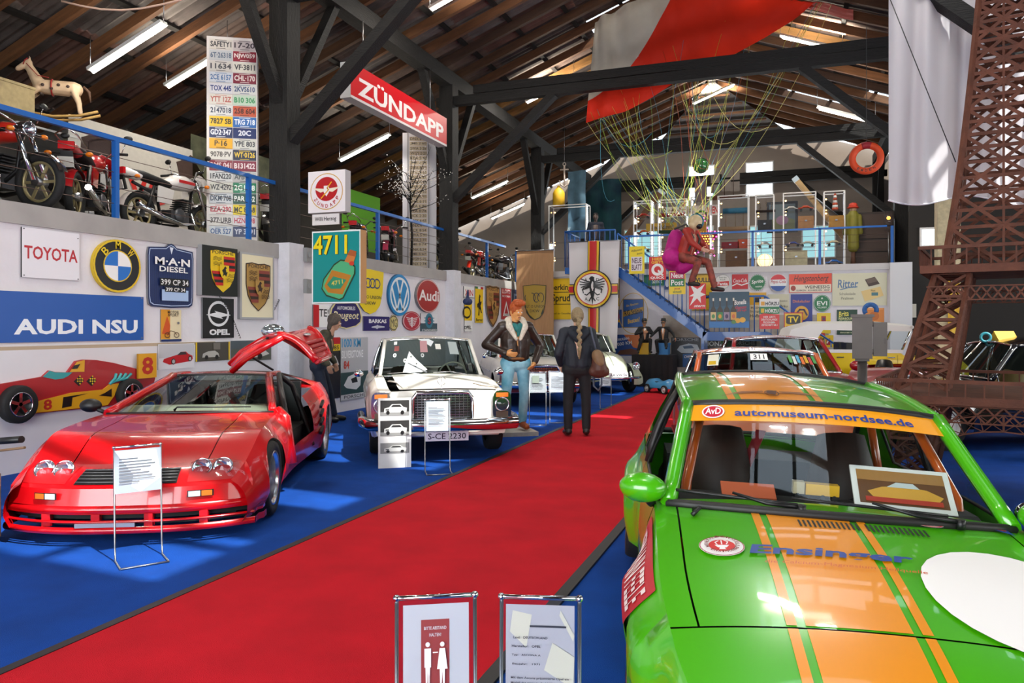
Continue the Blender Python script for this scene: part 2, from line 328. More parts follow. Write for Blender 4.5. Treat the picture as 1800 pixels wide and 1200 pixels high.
def decals(par, w, h, items, z0, fx=None):
    """items in fractions of the board, origin top left: t text, r rect, e ellipse, o ring, p polygon, l stroke"""
    z = z0
    FX = fx
    fx = fx or (lambda x, y, z: (x, y, z))
    P = lambda x, y: ((x - .5) * w, (.5 - y) * h)
    def put(m, pts, faces, col): m.add([fx(x, y, z) for x, y in pts], faces, D(col) if isinstance(col, str) else col)
    fin = lambda: [m.obj(nm, par) for m, nm in ((pr, 'print'), (tx, 'lettering')) if m.v]
    for it in items:
        z += .0012; k = it[0]; pr = MB(); tx = MB()
        if k == 't':
            _, s, cx, cy, tw, tt, col = it[:7]; vs, fs = text_mesh(s, it[7] if len(it) > 7 else .012, it[8] if len(it) > 8 else 0)
            a = it[9] if len(it) > 9 else 0
            X, Y = P(cx, cy); pts = []
            for x, y in vs:
                dx = (x - .5) * tw * w; dy = (y - .5) * tt * h; pts.append((X + dx * cos(a) - dy * sin(a), Y + dx * sin(a) + dy * cos(a)))
            put(tx, pts, fs, col)
        elif k == 'arc':      # letters set round a circle: string, cx, cy, radius (of h), letter height, start angle, step
            _, s, cx, cy, rr, tt, a0, st, col = it; X, Y = P(cx, cy)
            for i, ch in enumerate(s):
                if ch == ' ': continue
                a = radians(a0 - st * i); vs, fs = text_mesh(ch, .012); q = a - pi / 2; wd_ = .8 if ch not in 'IJ1' else .35
                if st < 0: q = a + pi / 2
                put(tx, [(X + rr * h * cos(a) + ((x - .5) * tt * wd_ * cos(q) - (y - .5) * tt * sin(q)) * h, Y + rr * h * sin(a) + ((x - .5) * tt * wd_ * sin(q) + (y - .5) * tt * cos(q)) * h) for x, y in vs], fs, col)
        elif k == 'r' and FX:
            _, x0, y0, x1, y1, col = it; put(pr, [P(lerp(x0, x1, i / 6), lerp(y1, y0, j / 6)) for j in range(7) for i in range(7)], [(j * 7 + i, j * 7 + i + 1, j * 7 + i + 8, j * 7 + i + 7) for j in range(6) for i in range(6)], col)
        elif k == 'r': _, x0, y0, x1, y1, col = it; put(pr, [P(x0, y1), P(x1, y1), P(x1, y0), P(x0, y0)], [(0, 1, 2, 3)], col)
        elif k == 'e' and FX:
            _, cx, cy, rx, ry, col = it; X, Y = P(cx, cy); g_ = 8
            put(pr, [(X + rx * w * j / g_ * cos(i * pi / 14), Y + ry * h * j / g_ * sin(i * pi / 14)) for j in range(g_ + 1) for i in range(28)], [(j * 28 + i, j * 28 + (i + 1) % 28, j * 28 + 28 + (i + 1) % 28, j * 28 + 28 + i) for j in range(g_) for i in range(28)], col)
        elif k == 'e': _, cx, cy, rx, ry, col = it; X, Y = P(cx, cy); put(pr, [(X + rx * w * cos(i * pi / 14), Y + ry * h * sin(i * pi / 14)) for i in range(28)], [range(28)], col)
        elif k == 'o':
            _, cx, cy, rx, ry, t, col = it; X, Y = P(cx, cy)
            put(pr, [(X + f * w * rx * cos(i * pi / 14), Y + f2 * h * ry * sin(i * pi / 14)) for f, f2 in ((1, 1), (1 - t / rx, 1 - t / ry * w / h)) for i in range(28)], [(i, (i + 1) % 28, 28 + (i + 1) % 28, 28 + i) for i in range(28)], col)
        elif k == 'p': put(pr, [P(x, y) for x, y in it[1]], [list(range(len(it[1])))[::-1]], it[2])
        elif k == 'l':
            _, pts, t, col = it; q = [V(P(x, y)) for x, y in pts]; t = t * h / 2
            for a, b in zip(q, q[1:]):
                d = (b - a).normalized(); nn = V((-d.y, d.x)) * t; d = d * t * .5
                put(pr, [tuple(a - d + nn), tuple(a - d - nn), tuple(b + d - nn), tuple(b + d + nn)], [(0, 1, 2, 3)], col)
        fin()
def sign(name, label, cat, M4, w, h, back, items, shape='rect', th=.02, group=None, edge=None, par=None, pal=None):
    b = D(back) if isinstance(back, str) else back
    o = MB(b).prism([(x, y, 0) for x, y in shape_pts(shape, w, h)], (0, 0, th), b, D(edge) if edge else mat('77777a', .5)).obj(name, par, M4)
    decals(o, w, h, items, th)
    return tag(o, label, cat, group)
YX, ZX, NX = (0, 1, 0), (0, 0, 1), (1, 0, 0)
def lw(x0, y0, x1, y1, X=XL):       # place on the left wall from the frame box
    c = (x0 + x1) / 2; a = onX(x0, 0, X).y; b = onX(x1, 0, X).y; t = onX(c, y0, X); u = onX(c, y1, X)
    return frame((X + .003, (a + b) / 2, (t.z + u.z) / 2), YX, ZX, NX), b - a, t.z - u.z
def ew(x0, y0, x1, y1, Y=YE):
    c = (x0 + x1) / 2; a = onY(x0, 0, Y).x; b = onY(x1, 0, Y).x; t = onY(c, y0, Y); u = onY(c, y1, Y)
    return frame(((a + b) / 2, Y - .003, (t.z + u.z) / 2), (1, 0, 0), ZX, (0, -1, 0)), b - a, t.z - u.z
def SL(box, name, label, back, items, shape='rect', th=.02, X=XL, **k): return sign(name, label, 'sign', *lw(*box, X), back, items, shape, th, **k)
def SE(box, name, label, back, items, shape='rect', th=.02, Y=YE, **k): return sign(name, label, 'sign', *ew(*box, Y), back, items, shape, th, **k)
def rounded(r, n=5, ax=.0):           # rounded rectangle outline in fractions
    p = []
    for cx, cy, a in ((1 - r, r, -90), (1 - r, 1 - r, 0), (r, 1 - r, 90), (r, r, 180)):
        p += [(cx + r * cos(radians(a + 90 * i / n)), cy + r * sin(radians(a + 90 * i / n))) for i in range(n + 1)]
    return p
SHIELD = [(0, .03), (.25, 0), (.5, .02), (.75, 0), (1, .03), (1, .45), (.93, .68), (.78, .85), (.5, 1), (.22, .85), (.07, .68), (0, .45)]
def crest(x0, y0, x1, y1, gold, red, dark, name='PORSCHE', wood=False):
    g = lambda x, y: (lerp(x0, x1, x), lerp(y0, y1, y)); q = lambda pts: [g(x, y) for x, y in pts]
    it = [('p', q(SHIELD), dark), ('p', q([(.5 + (x - .5) * .93, .49 + (y - .49) * .95) for x, y in SHIELD]), gold),
          ('t', name, lerp(x0, x1, .5), lerp(y0, y1, .075), (x1 - x0) * .8, (y1 - y0) * .075, dark)]
    for (a, b, fl) in ((.52, .95, 0), (.05, .48, 1)):
        yy0, yy1 = (.15, .48) if not fl else (.5, .82)
        for i in range(5):
            ya = lerp(yy0, yy1, i / 5); yb = lerp(yy0, yy1, (i + 1) / 5)
            if fl: s = .06 + .36 * max(0, (ya - .5)) ** 1.2; a2 = .06 + .75 * max(0, ya - .5) * .6
            else: a2 = a
            it.append(('p', q([(a2, ya), (b, ya), (b, yb), (a2 + (.03 if fl else 0), yb)]), red if i % 2 == 0 else dark))
    for bx, by in ((.08, .18), (.08, .3), (.56, .55), (.56, .66)):
        for j in range(3): it.append(('l', q([(bx + .03, by + .03 * j + .02), (bx + .12, by + .03 * j - .01), (bx + .22, by + .03 * j + .02), (bx + .34, by + .03 * j - .01)]), .008, dark))
    it += [('p', q([(.33, .36), (.67, .36), (.67, .55), (.6, .64), (.5, .68), (.4, .64), (.33, .55)]), gold),
           ('p', q([(.42, .62), (.45, .54), (.40, .48), (.46, .44), (.49, .40), (.53, .38), (.58, .42), (.54, .45), (.57, .52), (.62, .5), (.58, .57), (.55, .62), (.52, .58), (.48, .58)]), dark)]
    return it
Wt, Bk, Rd, Bl, Yw, Gn = 'f2f1f0', '141416', 'c8141f', '1750a8', 'f0c81e', '12703c'
SL((36, 405, 137, 490), 'enamel_sign', 'square white sign with red TOYOTA lettering at left of wall', 'e9e6ec', [('t', 'TOYOTA', .5, .49, .93, .27, 'b8202c', .02), ('e', .03, .03, .012, .012, '333333'), ('e', .97, .1, .012, .012, '333333'), ('e', .03, .96, .012, .012, '333333'), ('e', .97, .97, .012, .012, '333333')], edge='333333')
SL((158, 421, 242, 514), 'enamel_sign', 'round black BMW sign with blue and white quarters', Bk, [('o', .5, .5, .5, .5, .035, 'e0bd1e'), ('e', .5, .5, .30, .30, 'e0bd1e'), ('e', .5, .5, .278, .278, Wt),
    ('p', [(.5, .5)] + [(.5 - .278 * sin(i * pi / 16), .5 - .278 * cos(i * pi / 16)) for i in range(9)][::-1], '1d6fc4'), ('p', [(.5, .5)] + [(.5 + .278 * sin(i * pi / 16), .5 + .278 * cos(i * pi / 16)) for i in range(9)][::-1], '1d6fc4'),
    ('arc', 'BMW', .5, .5, .395, .15, 138, 48, 'e8c81e')], 'ell', .05, edge='c9a81c')
MANS = [(.02, .09), (.38, .06), (.44, .02), (.5, 0), (.56, .02), (.62, .06), (.98, .09), (1, .2), (.99, .85), (.97, .95), (.9, .985), (.5, 1), (.1, .985), (.03, .95), (.01, .85), (0, .2)]
def inset(p, s): return [(.5 + (x - .5) * s, .5 + (y - .5) * s) for x, y in p]
SL((256, 428, 337, 541), 'enamel_sign', 'dark blue radiator shaped M.A.N DIESEL sign', '1b2a58', [('p', inset(MANS, .95), 'b9c9e6'), ('p', inset(MANS, .925), '1f3060'), ('p', [(.46, .06), (.54, .06), (.5, .17)], 'dfe6f2')] + [('r', .06 + .044 * i, .2, .066 + .044 * i, .93, '2c4076') for i in range(20)] +
    [('t', 'M·A·N', .5, .285, .76, .115, Wt, .03), ('t', 'DIESEL', .52, .405, .62, .085, Wt, .02), ('r', .26, .72, .84, .89, 'a9c3e8'), ('r', .22, .545, .86, .665, Bk), ('t', '399 CP 34', .54, .605, .6, .085, Wt), ('r', .32, .675, .78, .755, Bk), ('t', '399 CP 34', .55, .715, .42, .055, Wt)], MANS, .03)
SL((345, 434, 408, 520), 'light_box', 'black light box with yellow and red PORSCHE crest', Bk, crest(.2, .05, .95, .95, 'e8c21c', 'c01c1c', '1a1512'), th=.1, edge='9a9a9c')
SL((417, 446, 477, 561), 'framed_picture', 'grey framed cream picture with bronze PORSCHE crest', 'e6dcbc', [('r', 0, 0, 1, .03, 'a5a5a8'), ('r', 0, .97, 1, 1, 'a5a5a8'), ('r', 0, 0, .045, 1, 'a5a5a8'), ('r', .955, 0, 1, 1, 'a5a5a8')] + crest(.15, .14, .88, .88, 'b08a4a', '8c4238', '3a2a22'), th=.05)
SL((-6, 516, 250, 600), 'enamel_sign', 'long blue sign with white AUDI NSU lettering', '0d53a8', [('t', 'AUDI NSU', .52, .69, .86, .31, 'eef2f8', .035), ('e', .985, .03, .006, .02, '777777'), ('e', .985, .95, .006, .02, '777777')], edge='7d6a52')
SL((281, 544, 317, 600), 'poster', 'small orange MOTOR SPORT poster with motorcycle drawing', 'ecdcb4', [('r', 0, 0, .45, .92, 'e09a28'), ('p', [(.05, .75), (.3, .2), (.45, .5), (.4, .8)], 'd0541c'), ('t', 'MOTOR', .6, .08, .55, .08, Bk), ('t', 'SPORT', .6, .17, .55, .09, Bk), ('r', 0, .93, 1, 1, '22356a'), ('o', .3, .8, .13, .09, .03, '5a3a22'), ('o', .75, .8, .13, .09, .03, '5a3a22'), ('l', [(.3, .8), (.45, .66), (.65, .7), (.75, .8)], .02, '5a3a22'), ('e', .83, .42, .06, .04, '777777')], th=.012)
SL((353, 524, 408, 594), 'enamel_sign', 'square black OPEL sign with white ring and lightning', '16161a', [('o', .5, .39, .34, .32, .06, 'e6e6e8'), ('p', [(.1, .42), (.42, .36), (.36, .32), (.92, .42), (.58, .47), (.64, .52)], 'e6e6e8'), ('t', 'OPEL', .53, .85, .66, .15, 'e6e6e8', .05)], th=.03)
XW = XL + .036
SL((277, 604, 341, 648), 'photo_poster', 'white poster of red open roadster below the wall signs', 'e6e4e8', [('r', .02, .02, .98, .55, 'c9c8cc'), ('p', [(.12, .7), (.15, .58), (.4, .48), (.55, .42), (.6, .33), (.75, .32), (.82, .42), (.93, .5), (.95, .62), (.9, .72), (.3, .82)], 'c41a24'), ('p', [(.5, .46), (.6, .33), (.74, .34), (.78, .44)], '3a3236'), ('e', .4, .7, .06, .12, '222222'), ('e', .86, .62, .05, .11, '222222'), ('e', .4, .7, .04, .08, 'bbbbbb'), ('e', .86, .62, .03, .07, 'bbbbbb')], th=.006, X=XW)
SL((343, 601, 403, 634), 'photo_poster', 'dark workshop poster of silver car with yellow side strips', '4a463f', [('r', 0, 0, .04, 1, 'e2bd18'), ('r', .96, 0, 1, 1, 'e2bd18'), ('p', [(.18, .8), (.2, .6), (.35, .48), (.55, .46), (.65, .6), (.68, .8)], 'b9b6ae'), ('e', .3, .8, .05, .12, '1a1a1a'), ('e', .6, .8, .05, .12, '1a1a1a'), ('r', .5, .05, .7, .4, '77716a')], th=.006, X=XW)
SL((405, 598, 476, 634), 'photo_poster', 'dark poster of red and white racing car beside open door', '57594f', [('r', 0, 0, 1, .4, '4c565c'), ('p', [(.1, .75), (.2, .5), (.5, .4), (.8, .45), (.95, .7), (.7, .85)], 'c9c2bc'), ('p', [(.1, .75), (.2, .5), (.4, .45), (.35, .8)], 'a8342c'), ('e', .7, .8, .06, .14, '1a1a1a')], th=.006, X=XW)
# second bay
SL((549, 536, 577, 575), 'enamel_sign', 'red and white sign half hidden behind the leaning mannequin', Wt, [('r', 0, 0, .35, 1, Rd), ('t', 'TE!', .65, .35, .6, .35, Bk)])
PEU = [(.18, .0), (.5, -.02), (.82, .0), (.95, .25), (1, .55), (.97, .75), (.82, .9), (.5, 1), (.18, .9), (.03, .75), (0, .55), (.05, .25)]
SL((576, 531, 634, 578), 'enamel_sign', 'dark blue AUTOMOBILES Peugeot shield with cream border', 'e2d79c', [('p', inset(PEU, .92), '231c5c'), ('t', 'AUTOMOBILES', .5, .22, .55, .13, Wt), ('t', 'Peugeot', .5, .53, .78, .36, 'efe4b0', .01, .2)], PEU, .03)
AU = [(0, .03), (.5, 0), (1, .03), (.96, .5), (.86, .8), (.7, .94), (.5, 1), (.3, .94), (.14, .8), (.04, .5)]
rings = lambda c: [('o', .26 + .16 * i, .31, .125, .115, .025, c) for i in range(4)]
SL((623, 473, 672, 552), 'enamel_sign', 'yellow AUTO UNION DKW shield partly behind 4711 box', 'efd218', rings('23407c') + [('t', 'AUTO UNION', .5, .62, .8, .075, '3a3f44', 0), ('t', 'DKW', .5, .75, .4, .075, '3a3f44', 0)], AU, .03)
SL((679, 482, 718, 555), 'enamel_sign', 'round light blue sign with white VW letters', '1a86c2', [('o', .5, .5, .43, .43, .055, 'e8f0f4'), ('l', [(.36, .15), (.5, .5), (.64, .15)], .07, 'e8f0f4'), ('l', [(.15, .34), (.37, .86), (.5, .55), (.63, .86), (.85, .34)], .07, 'e8f0f4')], 'ell', .05, edge='11618f')
SL((728, 491, 769, 549), 'enamel_sign', 'round domed dark red sign with white Audi lettering', 'a3201f', [('o', .5, .5, .49, .49, .015, 'd9b8b4'), ('t', 'Audi', .52, .49, .86, .33, 'efe9e6', .02)], 'ell', .06)
SL((637, 556, 683, 581), 'enamel_sign', 'dark blue rectangular BARKAS sign above the white wreck', '241d66', [('t', 'BARKAS', .54, .33, .68, .28, Wt, .03), ('p', [(.3, .72), (.48, .64), (.52, .58), (.56, .64), (.8, .7), (.8, .78), (.56, .82), (.5, .9), (.46, .82), (.3, .79)], 'c9cad6')])
SL((683, 554, 698, 581), 'enamel_sign', 'cream octagonal MG sign with dark letters', 'd8c884', [('o', .5, .5, .48, .48, .05, '3a3428'), ('t', 'MG', .5, .5, .66, .5, '3a3428', 0)], [(.3, 0), (.7, 0), (1, .28), (1, .72), (.7, 1), (.3, 1), (0, .72), (0, .28)])
SL((706, 547, 738, 581), 'enamel_sign', 'round white and red winged P emblem sign', 'e9dfe0', [('o', .5, .5, .5, .5, .03, 'b02a38'), ('e', .5, .5, .43, .43, 'b83040'), ('r', .46, .3, .54, .82, 'e9dfe0')] + [('l', [(.46, .38 + .09 * i), (.2 + .04 * i, .32 + .09 * i)], .04, 'e9dfe0') for i in range(5)] + [('l', [(.54, .38 + .09 * i), (.8 - .04 * i, .32 + .09 * i)], .04, 'e9dfe0') for i in range(5)], 'ell')
SL((738, 551, 767, 582), 'enamel_sign', 'teal winged S badge sign above dark STANDARD board', '34505c', [('r', 0, 0, 1, .55, 'e4e2e6'), ('e', .5, .4, .24, .42, '2f7f98'), ('l', [(.2, .25), (.8, .25)], .05, '2f7f98'), ('l', [(.2, .42), (.8, .42)], .05, '2f7f98'), ('l', [(.22, .55), (.78, .55)], .05, '2f7f98'), ('e', .5, .4, .13, .26, '24485a'), ('t', 'S', .5, .4, .2, .34, 'c8303c'), ('t', 'STANDARD', .5, .93, .9, .11, Wt)])
SL((552, 593, 597, 702), 'poster', 'black race poster with red top and yellow M 85 strip', '1a191b', [('r', 0, 0, 1, .11, 'c01c22'), ('r', 0, .11, 1, .22, 'e8c41e'), ('t', "M '85", .72, .165, .45, .07, Bk), ('p', [(.5, .35), (.8, .3), (.95, .45), (.6, .52)], 'c9c6c4'), ('p', [(.3, .5), (.6, .42), (.7, .56)], '8a8888')], th=.008, X=XL + .034)
SL((598, 593, 646, 702), 'poster', 'grey 1000 KM SILVERSTONE 84 race poster beside white wreck', 'b9b9ba', [('t', '1000 KM', .38, .085, .68, .14, '2a90c4', .02), ('t', 'SILVERSTONE', .42, .265, .78, .12, 'efefef', .02), ('t', '84', .2, .43, .2, .13, 'c8412c', .02), ('r', 0, .55, 1, .9, '2f4a48'), ('p', [(.1, .75), (.25, .62), (.5, .58), (.72, .62), (.7, .78), (.55, .84), (.2, .8)], 'd8dad8'), ('p', [(.35, .66), (.55, .63), (.6, .72), (.4, .73)], '1a1f22'), ('r', 0, .9, 1, .98, 'cfcfcf'), ('t', 'PORSCHE', .5, .94, .8, .05, '444444')], th=.008, X=XL + .034)
# third bay
SL((814, 504, 832, 525), 'enamel_sign', 'small white sign with red letters beside second plinth', Wt, [('t', 'XIN', .5, .5, .8, .5, Rd, .02), ('r', 0, .85, 1, .95, '888888')])
SL((815, 527, 829, 582), 'enamel_sign', 'narrow white OPEL sign with yellow field', Wt, [('r', 0, .08, .95, .66, Yw), ('o', .3, .4, .5, .2, .1, Bk), ('t', 'OPEL', .4, .88, .9, .11, Bk, .02)])
HORSE = [(.35, .8), (.42, .62), (.3, .55), (.22, .6), (.24, .48), (.4, .44), (.44, .3), (.52, .2), (.66, .26), (.58, .32), (.62, .42), (.8, .4), (.72, .48), (.64, .52), (.72, .6), (.8, .72), (.7, .74), (.62, .64), (.52, .62), (.5, .8)]
SL((834, 504, 848, 567), 'enamel_sign', 'narrow yellow prancing horse sign with tricolour top', Yw, [('r', 0, 0, .33, .06, Gn), ('r', .33, 0, .66, .06, Wt), ('r', .66, 0, 1, .06, Rd), ('p', HORSE, Bk), ('t', 'Ferrari', .5, .92, .8, .08, Bk)])
M4, w_, h_ = lw(852, 502, 876, 575)
sign('crest_sign', 'tall wooden PORSCHE crest shield on wall behind statue', 'sign', M4, w_, h_, '7a5636', crest(.03, .02, .97, .97, 'b98a4e', '7a2a28', '3a281c'), SHIELD, .04)
SL((880, 505, 897, 561), 'enamel_sign', 'red LLOYD MOTOREN sign with white triangle', 'b8232c', [('t', 'LLOYD', .5, .13, .84, .13, Wt), ('t', 'MOTOREN', .5, .28, .8, .06, Wt), ('p', [(.5, .42), (.85, .9), (.15, .9)], Wt), ('p', [(.5, .55), (.7, .82), (.3, .82)], 'b8232c'), ('t', 'LLOYD', .5, .86, .5, .06, Bk)])
SL((899, 509, 913, 546), 'enamel_sign', 'small dark blue crest sign beside beige banner', '22345e', [('p', [(.2, .2), (.8, .2), (.78, .55), (.5, .8), (.22, .55)], '8aa6cc'), ('p', [(.35, .3), (.65, .3), (.62, .55), (.5, .65), (.38, .55)], '22345e')])
# end wall
SE((958, 489, 1042, 561), 'enamel_sign', 'yellow mineral water sign with black Überkinger Sprudel lettering', 'eec41a', [('t', 'Überkinger', .36, .22, .66, .22, Bk, .02), ('r', .0, .33, .7, .345, Bk), ('t', 'Sprudel', .4, .5, .5, .24, Bk, .02), ('r', .12, .62, .6, .635, Bk), ('p', [(.0, .42), (.14, .42), (.18, .7), (.12, .92), (0, .92)], '2f7a4a'), ('t', 'Quell der Gesundheit', .36, .86, .42, .05, '5a4210')])
SE((1082, 490, 1089, 538), 'enamel_sign', 'narrow yellow strip sign showing right of white cross banner', 'e2b81c', [('r', .1, .4, .9, .7, Bk)])
SE((1079, 544, 1093, 576), 'enamel_sign', 'small blue biscuit sign with pink cake', '1f57a8', [('e', .4, .35, .35, .18, 'd0507c'), ('r', .15, .55, .8, .7, 'e8b23c')])
SE((1095, 525, 1132, 576), 'enamel_sign', 'blue sign with slanted RG Stähle lettering and yellow frame', '1a5aa6', [('o', .5, .5, .71, .71, .03, 'd0a83c'), ('r', 0, 0, 1, .025, 'b08c34'), ('r', 0, .975, 1, 1, 'b08c34'), ('r', 0, 0, .03, 1, 'b08c34'), ('r', .97, 0, 1, 1, 'b08c34'), ('p', [(.03, .45), (.97, .28), (.97, .42), (.03, .62)], 'c79a34'), ('t', 'RG.Stähle', .5, .45, .85, .2, Bk, .02, 0, .2), ('t', 'die Besten', .45, .2, .6, .08, 'e2c05a', .01, 0, .2), ('t', 'Besten!', .52, .74, .6, .16, 'e2b93c', .02, .3, .2)])
SE((1080, 588, 1128, 625), 'poster', 'blue and orange race poster behind the seated figures', '1d4a94', [('p', [(.35, 0), (1, 0), (1, .7), (.7, .6)], 'd8702c'), ('t', 'NÜRBURGRING', .3, .2, .5, .14, Wt, .01, 0, .15), ('t', '1000 KM', .35, .42, .6, .16, Wt, .01, 0, .15), ('p', [(.1, .95), (.2, .75), (.6, .66), (.95, .75), (.95, .95)], '6a3a26')], th=.01, Y=YE - .02)
SE((1180, 593, 1231, 645), 'poster', 'dark racing car poster under the stairs', '22262c', [('t', 'PORSCHE', .5, .07, .9, .1, '9aa0a8'), ('p', [(.2, .42), (.3, .28), (.6, .2), (.9, .24), (.98, .42), (.9, .52), (.35, .52)], 'b9c4cc'), ('p', [(.4, .3), (.7, .26), (.8, .36), (.45, .38)], '30506e'), ('p', [(.4, .56), (1, .5), (1, 1), (.4, 1)], '1a5c9c'), ('t', 'CHAMPION', .7, .63, .5, .09, Wt, .01, .2, .1), ('t', "'78", .78, .8, .32, .2, Wt, .02)], th=.01, Y=YE - .02)
SE((1236, 595, 1284, 650), 'poster', 'dark green MONZA race poster right of the stair post', '1c2a26', [('t', 'MONZA', .48, .16, .88, .15, 'c9d2cc', .02), ('p', [(.3, .32), (.9, .28), (.8, .42), (.2, .46)], 'd8d8d4'), ('t', "SPRINT '86", .5, .52, .8, .1, 'e4e4e0'), ('r', 0, .62, 1, 1, 'a32a2c'), ('p', [(.6, 0), (1, 0), (1, .62), (.85, .62)], '1f5a34')], th=.01, Y=YE - .02)
SE((1284, 595, 1330, 650), 'poster', 'black PORSCHE poster beside the red car roof', '1f1f22', [('t', 'PORSCHE', .5, .14, .88, .12, 'a9a9ac', .01), ('p', [(.1, .6), (.3, .35), (.7, .35), (.9, .6)], '777a80')], th=.01, Y=YE - .02)
SE((1132, 482, 1168, 502), 'enamel_sign', 'green sign behind the stair rail under the QUICK sign', '1d6b45', [('t', 'Sandt', .65, .6, .5, .4, 'd9e6dc')])
SE((1168, 486, 1178, 509), 'enamel_sign', 'small dark blue sign behind the stair rail', '1c2c6a', [('e', .5, .5, .35, .3, 'c9cede')])
SE((1216, 481, 1252, 546), 'enamel_sign', 'tall yellow WULLE BIER sign behind the flying dummy', 'dcae1a', [('t', 'WULLE', .5, .17, .86, .13, Bk, .03), ('t', 'BIER', .72, .62, .5, .1, Bk, .03), ('r', .03, .015, .97, .03, Bk), ('r', .03, .97, .97, .985, Bk)])
SE((1257, 482, 1284, 508), 'enamel_sign', 'round white Fanta sign with red band', 'e9e6e4', [('o', .5, .5, .49, .49, .02, '88908a'), ('p', [(.08, .5), (.92, .46), (.9, .76), (.12, .8)], 'cc2420'), ('t', 'Fanta', .5, .63, .66, .22, Wt, .02), ('t', 'Trink dich', .5, .22, .5, .1, '4a6a54'), ('t', 'frisch', .5, .36, .35, .1, '4a6a54')], 'ell')
SE((1287, 482, 1315, 508), 'enamel_sign', 'square red Coca-Cola sign with white wave', 'c41420', [('t', 'Coca-Cola', .5, .42, .86, .26, Wt, .005, .3), ('l', [(0, .78), (.3, .62), (.6, .74), (1, .6)], .07, Wt)])
SE((1317, 482, 1346, 511), 'enamel_sign', 'round green Sprite sign with notched edge', '12703f', [('o', .5, .5, .47, .47, .02, 'dfe9e0'), ('t', 'Sprite', .5, .46, .72, .28, Wt, .01, .2, .1), ('t', 'natürlich', .58, .74, .4, .1, 'dfe9e0')], [(.5 + (.5 if i % 2 else .47) * cos(i * pi / 24), .5 + (.5 if i % 2 else .47) * sin(i * pi / 24)) for i in range(48)])
SE((1352, 481, 1384, 513), 'enamel_sign', 'bottle cap shaped red white blue Pepsi-Cola sign', 'e9e9ea', [('p', [(.5 + .46 * cos(a), .5 + .46 * sin(a)) for a in frange(-2.75, -.4, 14)], 'c8202c'), ('p', [(.5 + .46 * cos(a), .5 + .46 * sin(a)) for a in frange(.4, 2.75, 14)], '1c4a9c'), ('t', 'Pepsi-Cola', .5, .46, .82, .24, 'b81c28', .01, .2)], [(.5 + (.5 if i % 2 else .46) * cos(i * pi / 22), .5 + (.5 if i % 2 else .46) * sin(i * pi / 22)) for i in range(44)], .05)
SE((1387, 481, 1462, 514), 'enamel_sign', 'orange and cream Hengstenberg WEINESSIG sign', 'e0492a', [('r', .015, .57, .985, .97, 'e6ddc8'), ('t', 'Hengstenberg', .52, .29, .82, .42, '3a1c18', .004, .35), ('t', 'WEINESSIG', .66, .71, .58, .17, '2a2422', .01), ('t', 'GURKEN · KONSERVEN · SENF', .56, .88, .78, .08, '4a3a34'), ('e', .1, .76, .06, .14, 'a03a26')], edge='3c3a38')
SE((1463, 480, 1559, 537), 'enamel_sign', 'large cream Ritter Schokolade sign with chocolate bars', 'd6d3b8', [('t', 'Ritter', .29, .32, .38, .26, '5a7aa0', .015, .1), ('l', [(.15, .5), (.3, .44), (.46, .42)], .03, '5a7aa0'), ('t', 'Schokolade', .28, .63, .3, .08, '6a6a5a', 0), ('t', 'Pralinen', .28, .77, .23, .08, '6a6a5a', 0), ('p', [(.6, .2), (.78, .12), (.87, .34), (.67, .42)], '4a3a34'), ('p', [(.62, .2), (.78, .13), (.83, .26), (.66, .33)], '6a5a50'), ('p', [(.53, .56), (.88, .42), (.94, .7), (.6, .88)], 'e0c484'), ('r', .72, .6, .84, .7, '4a7a84'), ('t', 'Nuss', .75, .54, .08, .06, '6a5230')], edge='8a8874')
SE((1317, 514, 1347, 562), 'enamel_sign', 'cream and yellow PILSNER Hofbräu beer sign', 'd9c69a', [('r', 0, 0, 1, .45, 'd8a218'), ('r', .3, .18, .7, .36, Bk), ('t', 'PILSNER', .5, .56, .8, .08, '4a3418'), ('t', 'Stuttgarter', .5, .7, .9, .1, '4a3418'), ('t', 'Hofbräu', .5, .85, .9, .12, '3a2412')])
SE((1350, 517, 1387, 546), 'enamel_sign', 'beige sign behind the red HÖRZU sign', 'cbc6ac', [('t', 'Bräu', .75, .72, .35, .16, '4a463a'), ('t', 'Schwaben', .7, .4, .45, .12, '6a6452')])
SE((1390, 517, 1428, 566), 'enamel_sign', 'blue sign with yellow circle and orange lettering', '22348c', [('t', 'Dinkelacker', .5, .25, .8, .1, 'd87a3c', .01), ('e', .5, .68, .33, .26, 'e2a82c'), ('l', [(.25, .7), (.42, .55), (.62, .56), (.75, .75)], .06, '3a2c4a'), ('l', [(.4, .82), (.55, .66)], .05, '3a2c4a')])
SE((1430, 518, 1460, 548), 'enamel_sign', 'round green EVI sign with white letters', '1a7444', [('o', .5, .5, .47, .47, .02, 'cfe0d4'), ('t', 'EVI', .5, .5, .6, .25, 'e6efe8', .02), ('t', 'VOLLWERT', .5, .74, .55, .1, 'e6efe8'), ('p', [(.5, .12), (.56, .25), (.44, .25)], 'e6efe8')], 'ell')
SE((1436, 550, 1460, 586), 'enamel_sign', 'yellow sign with small red crest', 'e8c824', [('r', .32, .15, .66, .42, 'a82c28'), ('r', .42, .22, .58, .36, '4a3a5a'), ('t', 'BRÄU', .5, .7, .6, .12, '4a3a1a')])
SE((1471, 544, 1507, 588), 'enamel_sign', 'dark green Brita REINIGUNG STUTTGART sign', '17402f', [('t', 'Brita', .32, .17, .5, .22, 'e2d85a', .015, .3, .15), ('t', 'REINIGUNG', .5, .36, .82, .1, 'dfe4a0', .02), ('t', 'STUTTGART', .5, .48, .8, .08, 'cfd8b0'), ('t', 'ANNAHME HIER', .5, .92, .7, .06, 'cfd8b0')])
SE((1519, 541, 1554, 567), 'enamel_sign', 'orange sign behind the blue plush ring', 'd8843a', [('r', .04, .05, .96, .1, 'e8b070'), ('e', .5, .55, .25, .3, 'c06a2a')])
